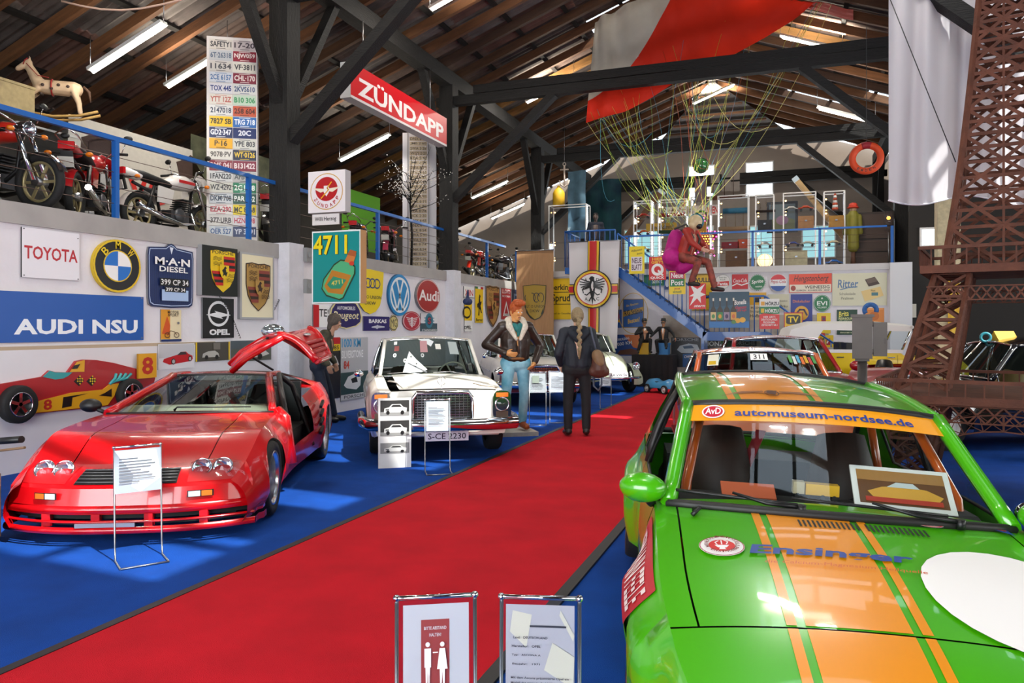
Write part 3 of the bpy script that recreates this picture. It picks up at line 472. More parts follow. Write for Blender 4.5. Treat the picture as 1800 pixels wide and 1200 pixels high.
SE((1422, 585, 1450, 612), 'enamel_sign', 'yellow magazine sign with black aktuelle lettering', 'ecc820', [('r', 0, 0, 1, .2, 'c02a3a'), ('t', 'aktuelle', .5, .36, .9, .17, Bk, .02), ('t', 'Bogen-', .6, .6, .6, .16, Bk, .02), ('t', 'karte', .6, .82, .6, .16, Bk, .02)])
SE((1451, 589, 1465, 612), 'enamel_sign', 'small yellow and red sign above the yellow convertible', 'e8c424', [('r', .1, .25, .6, .75, 'a8243a'), ('l', [(.2, .6), (.35, .4), (.5, .35)], .08, Wt)])
YS = 21.35
def SS(box, label, back, items): return SE(box, 'magazine_sign', label, back, items, th=.012, Y=YS)
SS((1106, 433, 1133, 481), 'yellow Willkommen NEUE BLATT sign at the stair top', 'efd81c', [('t', 'Willkommen', .5, .14, .7, .08, '2a241a', .01, .3, .15), ('t', 'beim', .68, .26, .35, .07, '2a241a', .01, .3, .15), ('r', .14, .38, .86, .9, 'e6dfe6'), ('t', 'NEUE', .5, .52, .6, .2, '5a3a52', .02), ('t', 'BLATT', .5, .76, .64, .2, '5a3a52', .02)])
SS((1141, 451, 1171, 492), 'red HIER GIBTS QUICK sign on the stair rail', 'd01820', [('t', 'HIER', .5, .1, .62, .12, 'f2c81e', .02), ('t', "GIBT'S", .5, .24, .72, .12, 'f2c81e', .02), ('e', .5, .56, .36, .26, Wt), ('e', .5, .55, .2, .14, 'd01820'), ('l', [(.55, .6), (.8, .8)], .08, Wt), ('t', 'QUICK', .5, .91, .82, .12, Wt, .03)])
SS((1176, 476, 1205, 517), 'Neue Post sign of magenta, green and yellow fields', 'f0d21c', [('r', .05, .04, .95, .34, 'c41c54'), ('r', .05, .34, .95, .67, '157a42'), ('t', 'Neue', .5, .19, .74, .22, Wt, .02), ('t', 'Post', .5, .5, .74, .24, Wt, .02), ('t', 'jetzt', .5, .77, .36, .1, 'c01c24'), ('t', 'aktuell', .5, .89, .5, .1, '1a6a3c')])
STAR = [(.5 + r * cos(a), .43 + r * .72 * sin(a)) for i in range(6) for r, a in ((.48 if i != 2 else .75, i * pi / 3 + .35), (.15, i * pi / 3 + .35 + pi / 6))]
SS((1211, 498, 1241, 543), 'red stern sign with white six pointed star', 'd81a20', [('p', [(.5, .22), (.95, .02), (.68, .34), (.98, .44), (.68, .52), (.72, .78), (.48, .58), (.05, .88), (.28, .5), (.02, .5), (.3, .38), (.08, .05)], Wt), ('t', 'stern', .62, .88, .66, .1, Wt, .02, .3)])
o = SE((1247, 513, 1317, 576), 'advert_panel', 'blue lit advert panel with four juice bottles and oranges', '2a5a74', [('r', 0, .82, 1, 1, '2a7ac0'), ('p', [(0, 0), (1, 0), (1, .3), (0, .45)], '244a60')] +
    [x for i in range(4) for x in (('r', .09 + .17 * i, .2, .12 + .17 * i, .4, '2c2420'), ('r', .085 + .17 * i, .17, .125 + .17 * i, .25, 'e6e2d2'), ('p', [(.085 + .17 * i, .4), (.125 + .17 * i, .4), (.175 + .17 * i, .5), (.175 + .17 * i, .82), (.035 + .17 * i, .82), (.035 + .17 * i, .5)], '33281f'), ('r', .035 + .17 * i, .56, .175 + .17 * i, .78, ('d9c48a', '3f8a4a', '9a8a9c', 'd8a03a')[i]), ('e', .105 + .17 * i, .68, .04, .06, ('3f8a4a', 'e0a02c', '3f2f5a', 'd06a2c')[i]))] +
    [('e', .72, .8, .07, .07, 'e2a828'), ('e', .84, .78, .075, .075, 'e8b22c'), ('e', .62, .84, .06, .05, '4f8a3a'), ('t', 'Bonella', .78, .29, .3, .13, Wt, .02, .3, .08), ('t', 'Genuss', .8, .43, .28, .09, 'c8283c', .02, .3, .08), ('t', 'Sirup', .82, .52, .24, .08, 'c8283c', .02, .3, .08)], th=.05, Y=YS)
SS((1335, 525, 1370, 578), 'white and red HÖRZU sign on the lower stair rail', 'e9e8e6', [('r', 0, .26, 1, .5, '1a7a48'), ('r', .08, .09, .26, .22, 'e0a020'), ('t', 'HÖRZU', .64, .15, .68, .14, Bk, .03), ('r', .08, .32, .24, .46, 'e0c020'), ('t', 'HÖRZU', .62, .39, .66, .14, Wt, .03), ('p', [(0, .52), (.2, .48), (1, .52), (1, 1), (0, 1)], 'dc2a28'), ('t', "HIER GIBT'S", .5, .6, .6, .07, Wt), ('t', 'DEUTSCHLANDS', .5, .69, .8, .07, Wt), ('t', 'PROGRAMM-', .5, .78, .6, .07, Wt), ('t', 'ZEITSCHRIFT NR.1', .5, .87, .8, .07, Wt)])
SS((1378, 549, 1411, 592), 'yellow TV Hören Sehen sign at the stair foot', 'ecc41c', [('r', .0, .0, .05, 1, 'c01c28'), ('r', .95, 0, 1, 1, 'c01c28'), ('r', 0, 0, 1, .04, 'c01c28'), ('p', rounded(.12) and [(.12 + .76 * x, .1 + .38 * y) for x, y in rounded(.2)], '22201c'), ('t', 'TV', .5, .29, .56, .25, 'f0d020', .03), ('r', .12, .56, .88, .92, 'b81c34'), ('t', 'Hören', .5, .66, .6, .13, Wt), ('t', 'Sehen', .5, .82, .6, .13, Wt)])
# ---------------------------------------------------------------- cars (x forward, y left, z up, origin on the floor under the front axle)
def wheel(root, x, y, r, w, rim=ALU, style='disc', rr=.66, ty=RUB, spokes=5):
    s = 1 if y > 0 else -1; ax = (0, s, 0); c = V((x, y, r))
    t = MB(ty).lathe([(r * rr, -w), (r * .93, -w), (r * .99, -w * .85), (r, -w * .7), (r, -w * .3), (r * .99, -w * .12), (r * .93, 0), (r * rr * 1.05, .004), (r * rr, -.01)], c, ax, 32).obj('wheel', root)
    q = r * rr
    m = MB(rim).lathe([(q, -.012), (q * .97, .002), (q * .9, -.01), (q * .84, -.03)], c, ax, 32)
    if style == 'disc': m.lathe([(q * .84, -.03), (q * .6, -.012), (q * .42, -.012), (q * .3, .01), (.001, .018)], c, ax, 32)
    m.obj('rim', t)
    if style == 'deep':
        MB(rim).lathe([(q * .9, -.01), (q * .86, -w * .55)], c, ax, 32).obj('rim_barrel', t)
        MB(rim).lathe([(q * .86, -w * .55), (q * .3, -w * .5), (.001, -w * .48)], c, ax, 32).obj('wheel_centre', t)
        for i in range(spokes):
            a = 2 * pi * i / spokes; d = V((cos(a), 0, sin(a))); p = c + V((0, s * (-w * .49), 0))
            MB(BLACK).cyl(p + d * q * .6, p + d * q * .6 + V((0, s * .012, 0)), q * .13, n=12).obj('wheel_slot', t)
    if style == 'star':
        for i in range(spokes):
            a = 2 * pi * i / spokes; d = V((cos(a), 0, sin(a))); MB(rim).bar(c + V((0, s * -.015, 0)), c + d * q * .92 + V((0, s * -.02, 0)), .03, .02, up=(0, 1, 0)).obj('spoke', t)
        MB(BLACK).lathe([(q * .86, -.05), (.001, -.05)], c, ax, 24).obj('brake_disc', t)
    MB(CHROME).lathe([(q * .2, -w * .47 if style == 'deep' else -.012), (q * .16, 0 if style != 'deep' else -w * .3), (.001, .012 if style != 'deep' else -w * .28)], c, ax, 16).obj('hub_cap', t)
    return t
class Car:
    def __init__(s, name, label, P, loc, yaw, roll=0, group=None, cat='car'):
        s.P = P; mt = MX.Translation(loc) @ MX.Rotation(yaw, 4, 'Z') @ MX.Rotation(roll, 4, 'X')
        s.r = empty(name, label, cat, mtx=mt, group=group); s.M = mt; s.body = P['mat']
    def w(s, x): return itp(s.P['W'], x)
    def zt(s, x): return itp(s.P['zt'], x)
    def zb(s, x): return itp(s.P['zb'], x)
    def prof(s, t): return itp(s.P.get('prof', [(0, .93), (.25, .985), (.5, 1), (.8, .985), (1, .93)]), t)
    def top(s, x, y):
        hw = s.w(x) * s.prof(1); q = min(1, abs(y) / hw); return s.zt(x) + itp(s.P['cr'], x) * (1 - q ** s.P.get('cp', 2.2))
    def side(s, name, xa, xb, m=None, arch=True, sd=(1, -1), t0=0, t1=1, par=None):
        P = s.P; xs = set(frange(xa, xb, max(4, int((xb - xa) / .05))))
        cs = [(0, P['rw'], P['ra']), (-P['wb'], P['rw'], P.get('ra2', P['ra']))] if arch else []
        for cx, cz, ra in cs:
            for e in (-1, -.97, -.9, -.75, .75, .9, .97, 1):
                if xa < cx + e * ra < xb: xs.add(cx + e * ra)
        xs = sorted(xs); out = []
        for q in sd:
            rows = []
            for x in xs:
                b = s.zb(x); t = s.zt(x); zz0 = lerp(b, t, t0)
                for cx, cz, ra in cs:
                    if abs(x - cx) < ra - 1e-6: zz0 = max(zz0, cz * P.get('az', 1) + sqrt(ra * ra - (x - cx) ** 2))
                row = []
                for k in range(9):
                    z = lerp(zz0, lerp(b, t, t1), k / 8); y = s.w(x) * s.prof((z - b) / max(.05, t - b))
                    for cx, cz, ra in cs:
                        d = sqrt((x - cx) ** 2 + (z - cz) ** 2) - ra
                        if d < .3: y += P.get('flare', .015) * math.exp(-(max(d, 0) / P.get('fw', .06)) ** 2) * max(0, min(1, (1 - (z - b) / max(.05, t - b)) / .28))
                    row.append((x, q * y, z))
                rows.append(row)
            out.append(MB(m or s.body).grid(rows if q > 0 else rows[::-1]).obj(name, par or s.r))
        return out
    def hood(s, name, xa, xb, m=None, ya=-1, yb=1, n=20, nose=0, tail=0, lift=0, par=None):
        rows = []
        for i in range(n + 1):
            row = []
            for k in range(25):
                q = lerp(ya, yb, k / 24); a = xa + tail * abs(q) ** 3; b = xb - nose * abs(q) ** 3
                x = lerp(a, b, i / n); y = q * s.w(x) * s.prof(1); row.append((x, y, s.top(x, y) + lift))
            rows.append(row)
        return MB(m or s.body).grid(rows).obj(name, par or s.r)
    def end(s, name, x1, k, t0=0, t1=1, m=None, bulge=.04, front=1, ins=0, n=24):
        P = s.P; rows = []; xe = x1 - front * k
        for j in range(9):
            t = lerp(t0, t1, j / 8); row = []
            for i in range(n + 1):
                q = lerp(-1, 1, i / n); x = x1 - front * (k * abs(q) ** 3 - bulge * (1 - (2 * t - 1) ** 2)) - front * ins; y = q * s.w(xe) * s.prof(t)
                zt = s.top(x, y if t > .99 else y); z = lerp(s.zb(xe), zt, t); row.append((x, y, z))
            rows.append(row)
        return MB(m or s.body).grid(rows).obj(name, s.r)
    def under(s, x0, x1, h=.5, f=.8, zc=None):
        m = MB(DARK); rows = []
        for x in frange(x0, x1, 12):
            w = s.w(x) * f; z = min(s.zt(x) - .08, h); b = s.zb(x) + .03; rows.append([(x, -w, b), (x, w, b), (x, w, z), (x, -w, z)])
        m.grid(rows, cu=True, sm=False); m.poly(rows[0]); m.poly(rows[-1]); return m.obj('underbody', s.r)
    def house(s, A0, A1, C1, C0, bow=.1, bowt=.06, crown=.06, rbow=-.08, glass=TGLASS, trim=BLACK, tr=.014, bp=(), pil=None, pw=.05, roofm=None, side_glass=True, cpil=.25, sr=True):
        A0, A1, C1, C0 = map(V, (A0, A1, C1, C0)); r = s.r; pil = pil or s.body; roofm = roofm or s.body
        ws = lambda t, q: V((lerp(A0.x, A1.x, t) + lerp(bow, bowt, t) * (1 - q * q), lerp(A0.y, A1.y, t) * q, lerp(A0.z, A1.z, t) + crown * .55 * t * (1 - q * q) + .02 * (1 - q * q) * (1 - t)))
        s.ws = ws; n = 16
        g = MB(glass).grid([[ws(t, q) for q in frange(-1, 1, n + 1)] for t in frange(0, 1, 9)]).obj('windscreen', r)
        if sr: MB(trim).tube([ws(0, q) for q in frange(-1, 1, 13)] + [ws(t, 1) for t in frange(.1, .9, 5)] + [ws(1, q) for q in frange(1, -1, 13)] + [ws(t, -1) for t in frange(.9, .1, 5)], tr, 6, closed=True).obj('screen_seal', g)
        rw = lambda t, q: V((lerp(C0.x, C1.x, t) + rbow * (1 - q * q), lerp(C0.y, C1.y, t) * q, lerp(C0.z, C1.z, t) + crown * .55 * t * (1 - q * q)))
        g = MB(glass).grid([[rw(t, q) for q in frange(1, -1, n + 1)] for t in frange(0, 1, 7)]).obj('rear_window', r)
        MB(trim).tube([rw(0, q) for q in frange(-1, 1, 9)] + [rw(1, q) for q in frange(1, -1, 9)], tr, 6, closed=True).obj('rear_seal', g)
        rows = []
        for t in frange(0, 1, 13):
            rows.append([])
            for q in frange(-1, 1, n + 1):
                a = ws(1, q); b = rw(1, q); p = a.lerp(b, t); p.z += crown * (sin(pi * t) * .6) * (1 - abs(q) ** 3 * .7); p.y *= 1 + .03 * sin(pi * t); rows[-1].append(p)
        s.roofpts = rows
        MB(roofm).grid([x[::-1] for x in rows]).obj('roof', r)
        for q in (1, -1):
            edge = [x[-1] if q > 0 else x[0] for x in rows]
            Y = lambda p, d=0: V((p.x, q * (p.y + d), p.z))
            MB(pil).tube([Y(A0.lerp(A1, t), -.0) for t in frange(0, 1, 7)], pw * .6, 6).obj('front_pillar', r)
            MB(pil).tube(edge, pw * .45, 6).obj('roof_rail', r)
            # side window strip from belt to roof edge
            Bz = lambda x: s.zt(x) - .005
            def sg(x, t):
                if x > A1.x: e = A0.lerp(A1, (A0.x - x) / (A0.x - A1.x))
                elif x < C1.x: e = C1.lerp(C0, (C1.x - x) / max(1e-4, (C1.x - C0.x)))
                else:
                    u = (A1.x - x) / (A1.x - C1.x) * 12; i = min(11, int(u)); e = edge[i].lerp(edge[i + 1], u - i); e = V((e.x, abs(e.y), e.z))
                b = V((x, s.w(x) * s.prof(1) - .01, Bz(x))); p = b.lerp(V((x, e.y, e.z)), t); p.y += .025 * sin(pi * t); return V((p.x, q * p.y, p.z))
            xs0, xs1 = A0.x - .06, C0.x + cpil * 2
            cuts = [xs0] + list(bp) + [xs1]
            if side_glass is True or q == side_glass:
                for i in range(len(cuts) - 1):
                    xx = frange(cuts[i] - .02, cuts[i + 1] + .02, 9); g = MB(glass).grid([[sg(x, t) for t in frange(0, .97, 6)] for x in (xx if q > 0 else xx[::-1])]).obj('side_window', r)
                    MB(CHROME if trim is CHROME else trim).tube([sg(x, .0) for x in xx] + [sg(x, .97) for x in xx[::-1]], .009, 5, closed=True).obj('window_trim', g)
                for x in bp: MB(trim).tube([sg(x, t) for t in frange(0, 1, 5)], .022, 6).obj('centre_pillar', r)
            xx = frange(xs1, C0.x, 9); MB(pil).grid([[sg(x, t) + V((0, q * .006, 0)) for t in frange(0, 1.0, 6)] for x in (xx if q > 0 else xx[::-1])]).obj('rear_pillar', r)
    def seat(s, x, y, m, z=.28, h=.62, w=.5):
        o = MB(m).box((x + .22, y, z), (.5, w, .16)).tube([(x, y, z), (x - .12, y, z + h * .6), (x - .2, y, z + h)], [.17, .2, .13], 10, el=1.2).obj('seat', s.r); return o
    def steer(s, x, y, z, r=.19, m=BLACK, tilt=.5):
        ax = V((-cos(tilt), 0, sin(tilt))); u = V((0, 1, 0)); v = ax.cross(u); c = V((x, y, z))
        o = MB(m).tube([c + (u * cos(a) + v * sin(a)) * r for a in frange(0, 2 * pi * 23 / 24, 24)], .012, 6, closed=True).obj('steering_wheel', s.r)
        for a in (0, 2.1, 4.2): MB(m).cyl(c, c + (u * cos(a) + v * sin(a)) * r, .012, n=5).obj('wheel_spoke', o)
    def dash(s, x0, x1, w, z, m): MB(m).tube([(lerp(x0, x1, .5), -w, z), (lerp(x0, x1, .5), w, z)], abs(x1 - x0) / 2, 10, el=.45).obj('dashboard', s.r)
    def wheels(s, **k):
        P = s.P; w = k.pop('w', .18); r = P['rw']
        for x in (0, -P['wb']):
            for q in (1, -1): wheel(s.r, x, q * (s.w(x) - P.get('wi', .03)), r, w, **k)
    def plate(s, txt, c, w, h, bg=Wt, fg='1c1c40', n=(1, 0, 0), a=0):
        n = V(n); x = V((0, 0, 1)).cross(n).normalized(); y = n.cross(x); o = MB(D(bg)).bb((-w / 2, -h / 2, 0), (w / 2, h / 2, .01)).obj('number_plate', s.r, frame(c, x, y, n))
        decals(o, w, h, [('t', txt, .5, .5, .88, .62, fg, .01)], .011)
def light(root, name, c, r, n=(1, 0, 0), rim=CHROME, d=.05, lens=mat('dfe6ea', .08, .0, 1, spec=1)):
    n = V(n).normalized(); o = MB(CHROME).lathe([(r, -d), (r * 1.06, 0), (r * .96, .012), (r * .9, 0)], c, n, 24).obj(name, root)
    MB(mat('cfd4d8', .12, .85)).lathe([(r * .92, -.0), (r * .6, -d * .7), (.001, -d)], c, n, 24).obj('reflector', o)
    MB(LGLASS).lathe([(r * .93, 0), (r * .6, .02), (.001, .028)], c, n, 24).obj('lens', o)
    return o
# ---- green racing saloon in the foreground
GRN = mat('46aa08', .28, 0, .8); YEL = mat('e28c00', .32, 0, .5)
gy = radians(-78.3)
PG = dict(mat=GRN, W=[(-3.25, .68), (-2.9, .76), (-2.43, .80), (-1.2, .81), (-.4, .80), (.0, .80), (.45, .76), (.72, .70)], zt=[(-3.25, .74), (-2.6, .82), (-1.2, .82), (-.52, .80), (-.1, .73), (.37, .60), (.72, .50)],
          zb=[(-3.25, .3), (-2.8, .2), (.3, .17), (.72, .2)], cr=[(-3.25, .04), (-.5, .035), (.37, .05), (.72, .03)], prof=[(0, .94), (.25, .985), (.55, 1), (.85, .985), (1, .95)], rw=.285, ra=.305, wb=2.43, flare=.085, fw=.13, az=1, wi=-.055)
g = Car('racing_saloon', 'bright green racing saloon with orange stripes and automuseum-nordsee.de windscreen banner', PG, (0.233, 3.054, 0), gy, radians(-2.6))
g.side('front_fender', -.50, .68); g.side('door', -1.52, -.515); g.side('quarter_panel', -3.2, -1.535); g.hood('bonnet', -.47, .37, n=16, ya=-.87, yb=.87); g.hood('front_panel', .378, .72, nose=.06)
for q in (-1, 1): g.hood('fender_top', -.50, .37, ya=.88 * q if q > 0 else -1, yb=1 if q > 0 else -.88, n=14)
g.hood('boot_lid', -3.2, -2.62); g.end('front_mask', .72, .06); g.end('tail_panel', -3.22, .05, front=-1); g.under(-3.1, .6, .55, .82)
g.hood('cowl', -.60, -.475, n=4)
g.house((-.50, .70, .815), (-1.05, .59, 1.20), (-2.05, .57, 1.285), (-2.62, .66, .86), bow=.11, bowt=.07, crown=.07, bp=(-1.52,), trim=mat('1a1816', .5), tr=.022, glass=GLASS, pw=.06)
g.wheels(w=.24, style='deep', rim=ALU)
g.seat(-1.55, .34, mat('2a1a14', .6), .3, .7); g.seat(-1.55, -.34, mat('2a1a14', .6), .3, .7); g.steer(-.98, .34, .70); g.dash(-.98, -.52, .64, .72, mat('161414', .8))
MB(DARK).bb((-2.55, -.62, .45), (-2.1, .62, .78)).obj('rear_shelf', g.r)
CAGE = mat('b4501a', .3, 0, .6)
for q in (-1, 1):
    MB(CAGE).tube([(-.72, q * .62, .55), (-.80, q * .6, .86), (-1.12, q * .52, 1.15), (-1.8, q * .5, 1.16)], .024, 10).obj('roll_cage_bar', g.r)
    MB(CAGE).tube([(-1.8, q * .5, 1.16), (-1.82, q * .58, .8), (-1.8, q * .6, .3)], .024, 10).obj('roll_cage_bar', g.r)
    MB(mat('8a1c24', .7)).bar((-1.78, q * .2 + .1, 1.0), (-1.5, q * .3, .62), .06, .01).obj('seat_belt', g.r)
    MB(mat('8a1c24', .7)).bar((-1.78, q * .5 - .1, 1.0), (-1.5, q * .42, .62), .06, .01).obj('seat_belt', g.r)
MB(CAGE).tube([(-1.8, -.5, 1.16), (-1.8, .5, 1.16)], .024, 10).obj('roll_cage_bar', g.r)
# stripes: laid on the bonnet, front panel and roof
def on_hood(car, lift): return lambda x, y, z: (x, y, car.top(x, y) + lift + z)
def strip(car, x0, x1, y0, y1, m, lift, name, n=24):
    return MB(m).grid([[(x, y, car.top(x, y) + lift) for y in frange(y0, y1, 5)] for x in frange(x0, x1, n)]).obj(name, car.r)
for (x0, x1) in ((-.465, .366), (.382, .71)):
    for y0, y1 in ((-.385, -.352), (-.325, -.0), (.027, .06)): strip(g, x0, x1, y0 + .02, y1 + .02, YEL, .0035, 'stripe')
rp = g.roofpts
def roofp(t, q, lift=.004):
    u = t * 12; i = min(11, int(u)); v = (q + 1) * 8; j = min(15, int(v)); a = rp[i][j].lerp(rp[i][j + 1], v - j); b = rp[i + 1][j].lerp(rp[i + 1][j + 1], v - j); p = a.lerp(b, u - i); p.z += lift; return p
for y0, y1 in ((-.66, -.60), (-.555, .0), (.045, .105)): MB(YEL).grid([[roofp(t, q) for q in frange(y1, y0, 7)] for t in frange(.0, 1, 25)]).obj('stripe', g.r)
# winged emblem on the roof
fxr = lambda x, y, z: tuple(roofp(.14 - y / 1.0, -.28 - x / .59, .006 + z))
decals(g.r, 1, 1, [('l', [(.15 + .1, .47), (.3, .49), (.4, .51), (.47, .5)], .006, '6a3a10'), ('l', [(.75, .47), (.7, .49), (.6, .51), (.53, .5)], .006, '6a3a10'), ('o', .5, .5, .035, .05, .006, '5a2c10'), ('p', [(.28, .485), (.46, .51), (.46, .53), (.36, .525)], '8a4c14'), ('p', [(.72, .485), (.54, .51), (.54, .53), (.64, .525)], '8a4c14'), ('p', [(.47, .53), (.49, .46), (.53, .48), (.52, .53)], '4a2008')], 0, fxr)
# windscreen banner
def wsp(t, q, l=.006): p = g.ws(t, q); e = g.ws(min(1, t + .01), q) - g.ws(t - .01, q); k = g.ws(t, q + .01) - g.ws(t, q - .01); nn = k.cross(e).normalized(); return p + nn * l
BAN = mat('f2a01a', .3, 0, .5)
MB(BAN).grid([[wsp(t, q) for q in frange(.985, -.985, 21)] for t in frange(.975, .80, 4)]).obj('screen_banner', g.r)
fxw = lambda x, y, z: tuple(wsp(.888 + y, -x, .009 + z) if False else wsp(.888 + y, x, .009 + z))
decals(g.r, 1.94, .17, [('t', 'automuseum-nordsee.de', .53, .53, .70, .44, '17368c', .022), ('e', .095, .5, .045, .42, 'c81c34'), ('o', .095, .5, .045, .42, .006, Wt), ('t', 'AvD', .095, .47, .062, .42, Wt, .02)], 0, fxw)
# bonnet lettering; u to the car's left as read from the front
def fxh(cx, cy, a=0): return lambda x, y, z: (lambda X, Y: (X, Y, g.top(X, Y) + .009 + z))(cx - (y * cos(a) + x * sin(a)), cy + x * cos(a) - y * sin(a))
decals(g.r, .62, .17, [('t', 'Ensinger', .5, .36, .95, .52, '1c3f8e', .03, .15), ('t', 'die Calcium-Magnesium Heilquelle', .55, .84, .9, .16, 'c8541c', 0, .2)], 0, fxh(-.03, -.13, .0))
decals(g.r, .17, .15, [('e', .5, .5, .5, .5, 'f0efec'), ('o', .5, .5, .49, .49, .02, '9a2a2c'), ('e', .5, .5, .29, .29, 'd0282a'), ('p', [(.34, .5), (.66, .5), (.6, .62), (.55, .64), (.58, .72), (.42, .72), (.45, .64), (.4, .62)], Wt), ('l', [(.4, .5), (.36, .38), (.44, .3)], .03, Wt), ('l', [(.5, .5), (.5, .3)], .03, Wt), ('l', [(.6, .5), (.64, .38), (.56, .3)], .03, Wt), ('arc', 'MINERAL-HEILQUELLEN', .5, .5, .39, .1, 200, 13.5, '7a2a2c'), ('arc', 'ENSINGEN', .5, .5, .39, .1, 230, -13, '7a2a2c')], 0, fxh(-.08, -.52))
decals(g.r, .66, .62, [('e', .5, .5, .5, .5, 'f3efec')], 0, fxh(.12, .47))
for i in range(2):
    for j in range(13): strip(g, -.35, -.285, -.17 + i * .26 + j * .0185 - .02, -.17 + i * .26 + j * .0185 - .011, BLACK, .006, 'air_slot', 3)
decals(g.r, .12, .08, [('e', .5, .5, .5, .5, 'f0efec'), ('o', .5, .5, .48, .48, .05, 'd0282a'), ('t', 'E', .5, .5, .3, .6, 'd0282a', .03)], 0, fxh(-.42, .34))
decals(g.r, .10, .07, [('p', [(.1, .1), (.9, .0), (1, .9)], '1c3c8c'), ('l', [(.3, .2), (.8, .3)], .12, 'd04030')], 0, fxh(-.44, .62))
MB(BLACK).tube([(-.40, -.60, g.top(-.4, -.6) + .01), (-.37, -.58, g.top(-.4, -.6) + .03), (-.35, -.61, g.top(-.35, -.6) + .01)], .01, 6).obj('bonnet_catch', g.r)
for y0, y1, x0 in ((-.16, -.62, -.46), (.46, -.1, -.46)):
    p0 = V((x0 + .05, y0, g.top(x0, y0) + .03)); p1 = wsp(.06, y1 / .70 * 1.0, .02); MB(BLACK).cyl(p0 - V((0, 0, .03)), p0 + V((0, 0, .01)), .018).obj('wiper_pivot', g.r)
    o = MB(BLACK).tube([p0, p0.lerp(wsp(.03, (y0 + y1) / 1.4, .03), .6), wsp(.09, lerp(y0, y1, .6) / .7, .03)], [.011, .009, .006], 6).obj('wiper_arm', g.r)
    MB(BLACK).tube([wsp(.05 + .05 * t, lerp(y0 - .02, y1 - .1, t) / .72, .015) for t in frange(0, 1, 6)], .007, 5).obj('wiper_blade', o)
for q in (1, -1):
    c = V((-.50, q * .815, .875)); o = MB(GRN).sph(c, (.075, .105, .065), 18, 12, rot=MX.Rotation(q * .25, 3, 'Z')).obj('wing_mirror', g.r)
    MB(BLACK).tube([c + V((.0, -q * .03, -.04)), (-.53, q * .77, .80)], [.03, .02], 8).obj('mirror_arm', o)
    MB(mat('b9c4cc', .05, 1)).sph(c + V((-.055, 0, 0)), (.03, .09, .055), 14, 8).obj('mirror_glass', o)
    def sidep(x, t, l, q=q):
        b, tt = g.zb(x), g.zt(x); z = lerp(b, tt, t); d = max(0, sqrt(x * x + (z - .285) ** 2) - .305)
        y = g.w(x) * g.prof(t) + .085 * math.exp(-(d / .13) ** 2) * max(0, min(1, (1 - t) / .28)); return (x, q * (y + l), z)
    st_ = MB(D('b3202c')).grid([[sidep(x, t, .008) for t in frange(.70, .97, 8)] for x in (frange(-.42, .16, 14) if q > 0 else frange(.16, -.42, 14))]).obj('fender_sticker', g.r)
    decals(g.r, .58, .27, [('t', 'HERMANN FEELE', .5, .5, .9, .6, 'e8d4d0', .02)], 0, lambda x, y, z: sidep(-.13 - q * x, .835 + y, .012 + z))
pic = sign('framed_photograph', 'white framed race photograph lying behind green car windscreen', 'picture', g.M @ frame((-.80, .36, .885), V((.12, .99, 0)), V((-.80, .097, .58)).normalized(), V((.12, .99, 0)).cross(V((-.80, .097, .58))).normalized()), .42, .26, 'eceae4', [('r', .06, .1, .94, .9, '6a4424'), ('r', .06, .1, .94, .35, 'a87a44'), ('p', [(.15, .62), (.3, .5), (.5, .45), (.75, .5), (.9, .65), (.85, .75), (.2, .75)], 'd8a03a'), ('r', .12, .75, .88, .86, 'b83a24'), ('p', [(.35, .5), (.45, .38), (.62, .38), (.68, .5)], 'c8d0cc')], th=.012, edge='dcdad2')
tag(MB(mat('c05a34', .6)).bb((-.05, -.12, 0), (.05, .12, .012)).obj('brown_booklet', None, g.M @ MX.Translation((-.72, -.33, .845)) @ MX.Rotation(.5, 4, 'Y')), 'small brown booklet on green car dashboard at left', 'booklet')
o = empty('model_truck', 'small model truck with yellow load on green car dashboard', 'toy truck', mtx=g.M @ MX.Translation((-.78, -.02, .825)) @ MX.Rotation(1.5, 4, 'Z'))
MB(D('b8a888')).bb((-.1, -.025, .02), (-.05, .025, .075)).obj('cab', o); MB(D('d8a41c')).bb((-.045, -.028, .02), (.1, .028, .07)).obj('load_box', o)
for x in (-.08, .03, .08):
    for y in (-.025, .025): MB(BLACK).cyl((x, y - .005, .012), (x, y + .005, .012), .012, n=10).obj('wheel', o)
# ---- red wedge sports car with raised door
RED = mat('bb0710', .26, 0, .6)
ry = radians(-63.9)
PR = dict(mat=RED, W=[(-3.85, .90), (-3.3, .99), (-2.9, 1.01), (-2.0, .97), (-1.2, .93), (-.5, .945), (0, .97), (.45, .94), (.8, .86)], zt=[(-3.85, .86), (-2.9, .93), (-2.2, .86), (-1.4, .80), (-.7, .79), (0, .745), (.45, .56), (.80, .42)],
          zb=[(-3.85, .3), (-3.3, .2), (.2, .17), (.8, .12)], cr=[(-3.85, .02), (-.8, .03), (-.3, -.02), (.2, -.02), (.8, .02)], prof=[(0, .95), (.3, 1.0), (.55, .99), (.8, .95), (1, .86)], rw=.325, ra=.338, wb=2.9, flare=.02, fw=.08, wi=.04)
r = Car('sports_car', 'red wedge shaped sports car with raised door', PR, (-5.03, 5.08, 0), ry)
r.side('front_fender', -.82, .72); r.side('quarter_panel', -3.8, -2.02); r.side('sill', -2.02, -.82, t0=0, t1=.42)
r.side('door', -2.0, -.84, sd=(-1,))
r.hood('bonnet', -.80, .47, ya=-.62, yb=.62)
for q in (1, -1): r.hood('fender_top', -.82, .47, ya=.63 if q > 0 else -1, yb=1 if q > 0 else -.63)
r.hood('engine_lid', -3.8, -2.5)
r.under(-3.7, .6, .52, .84)
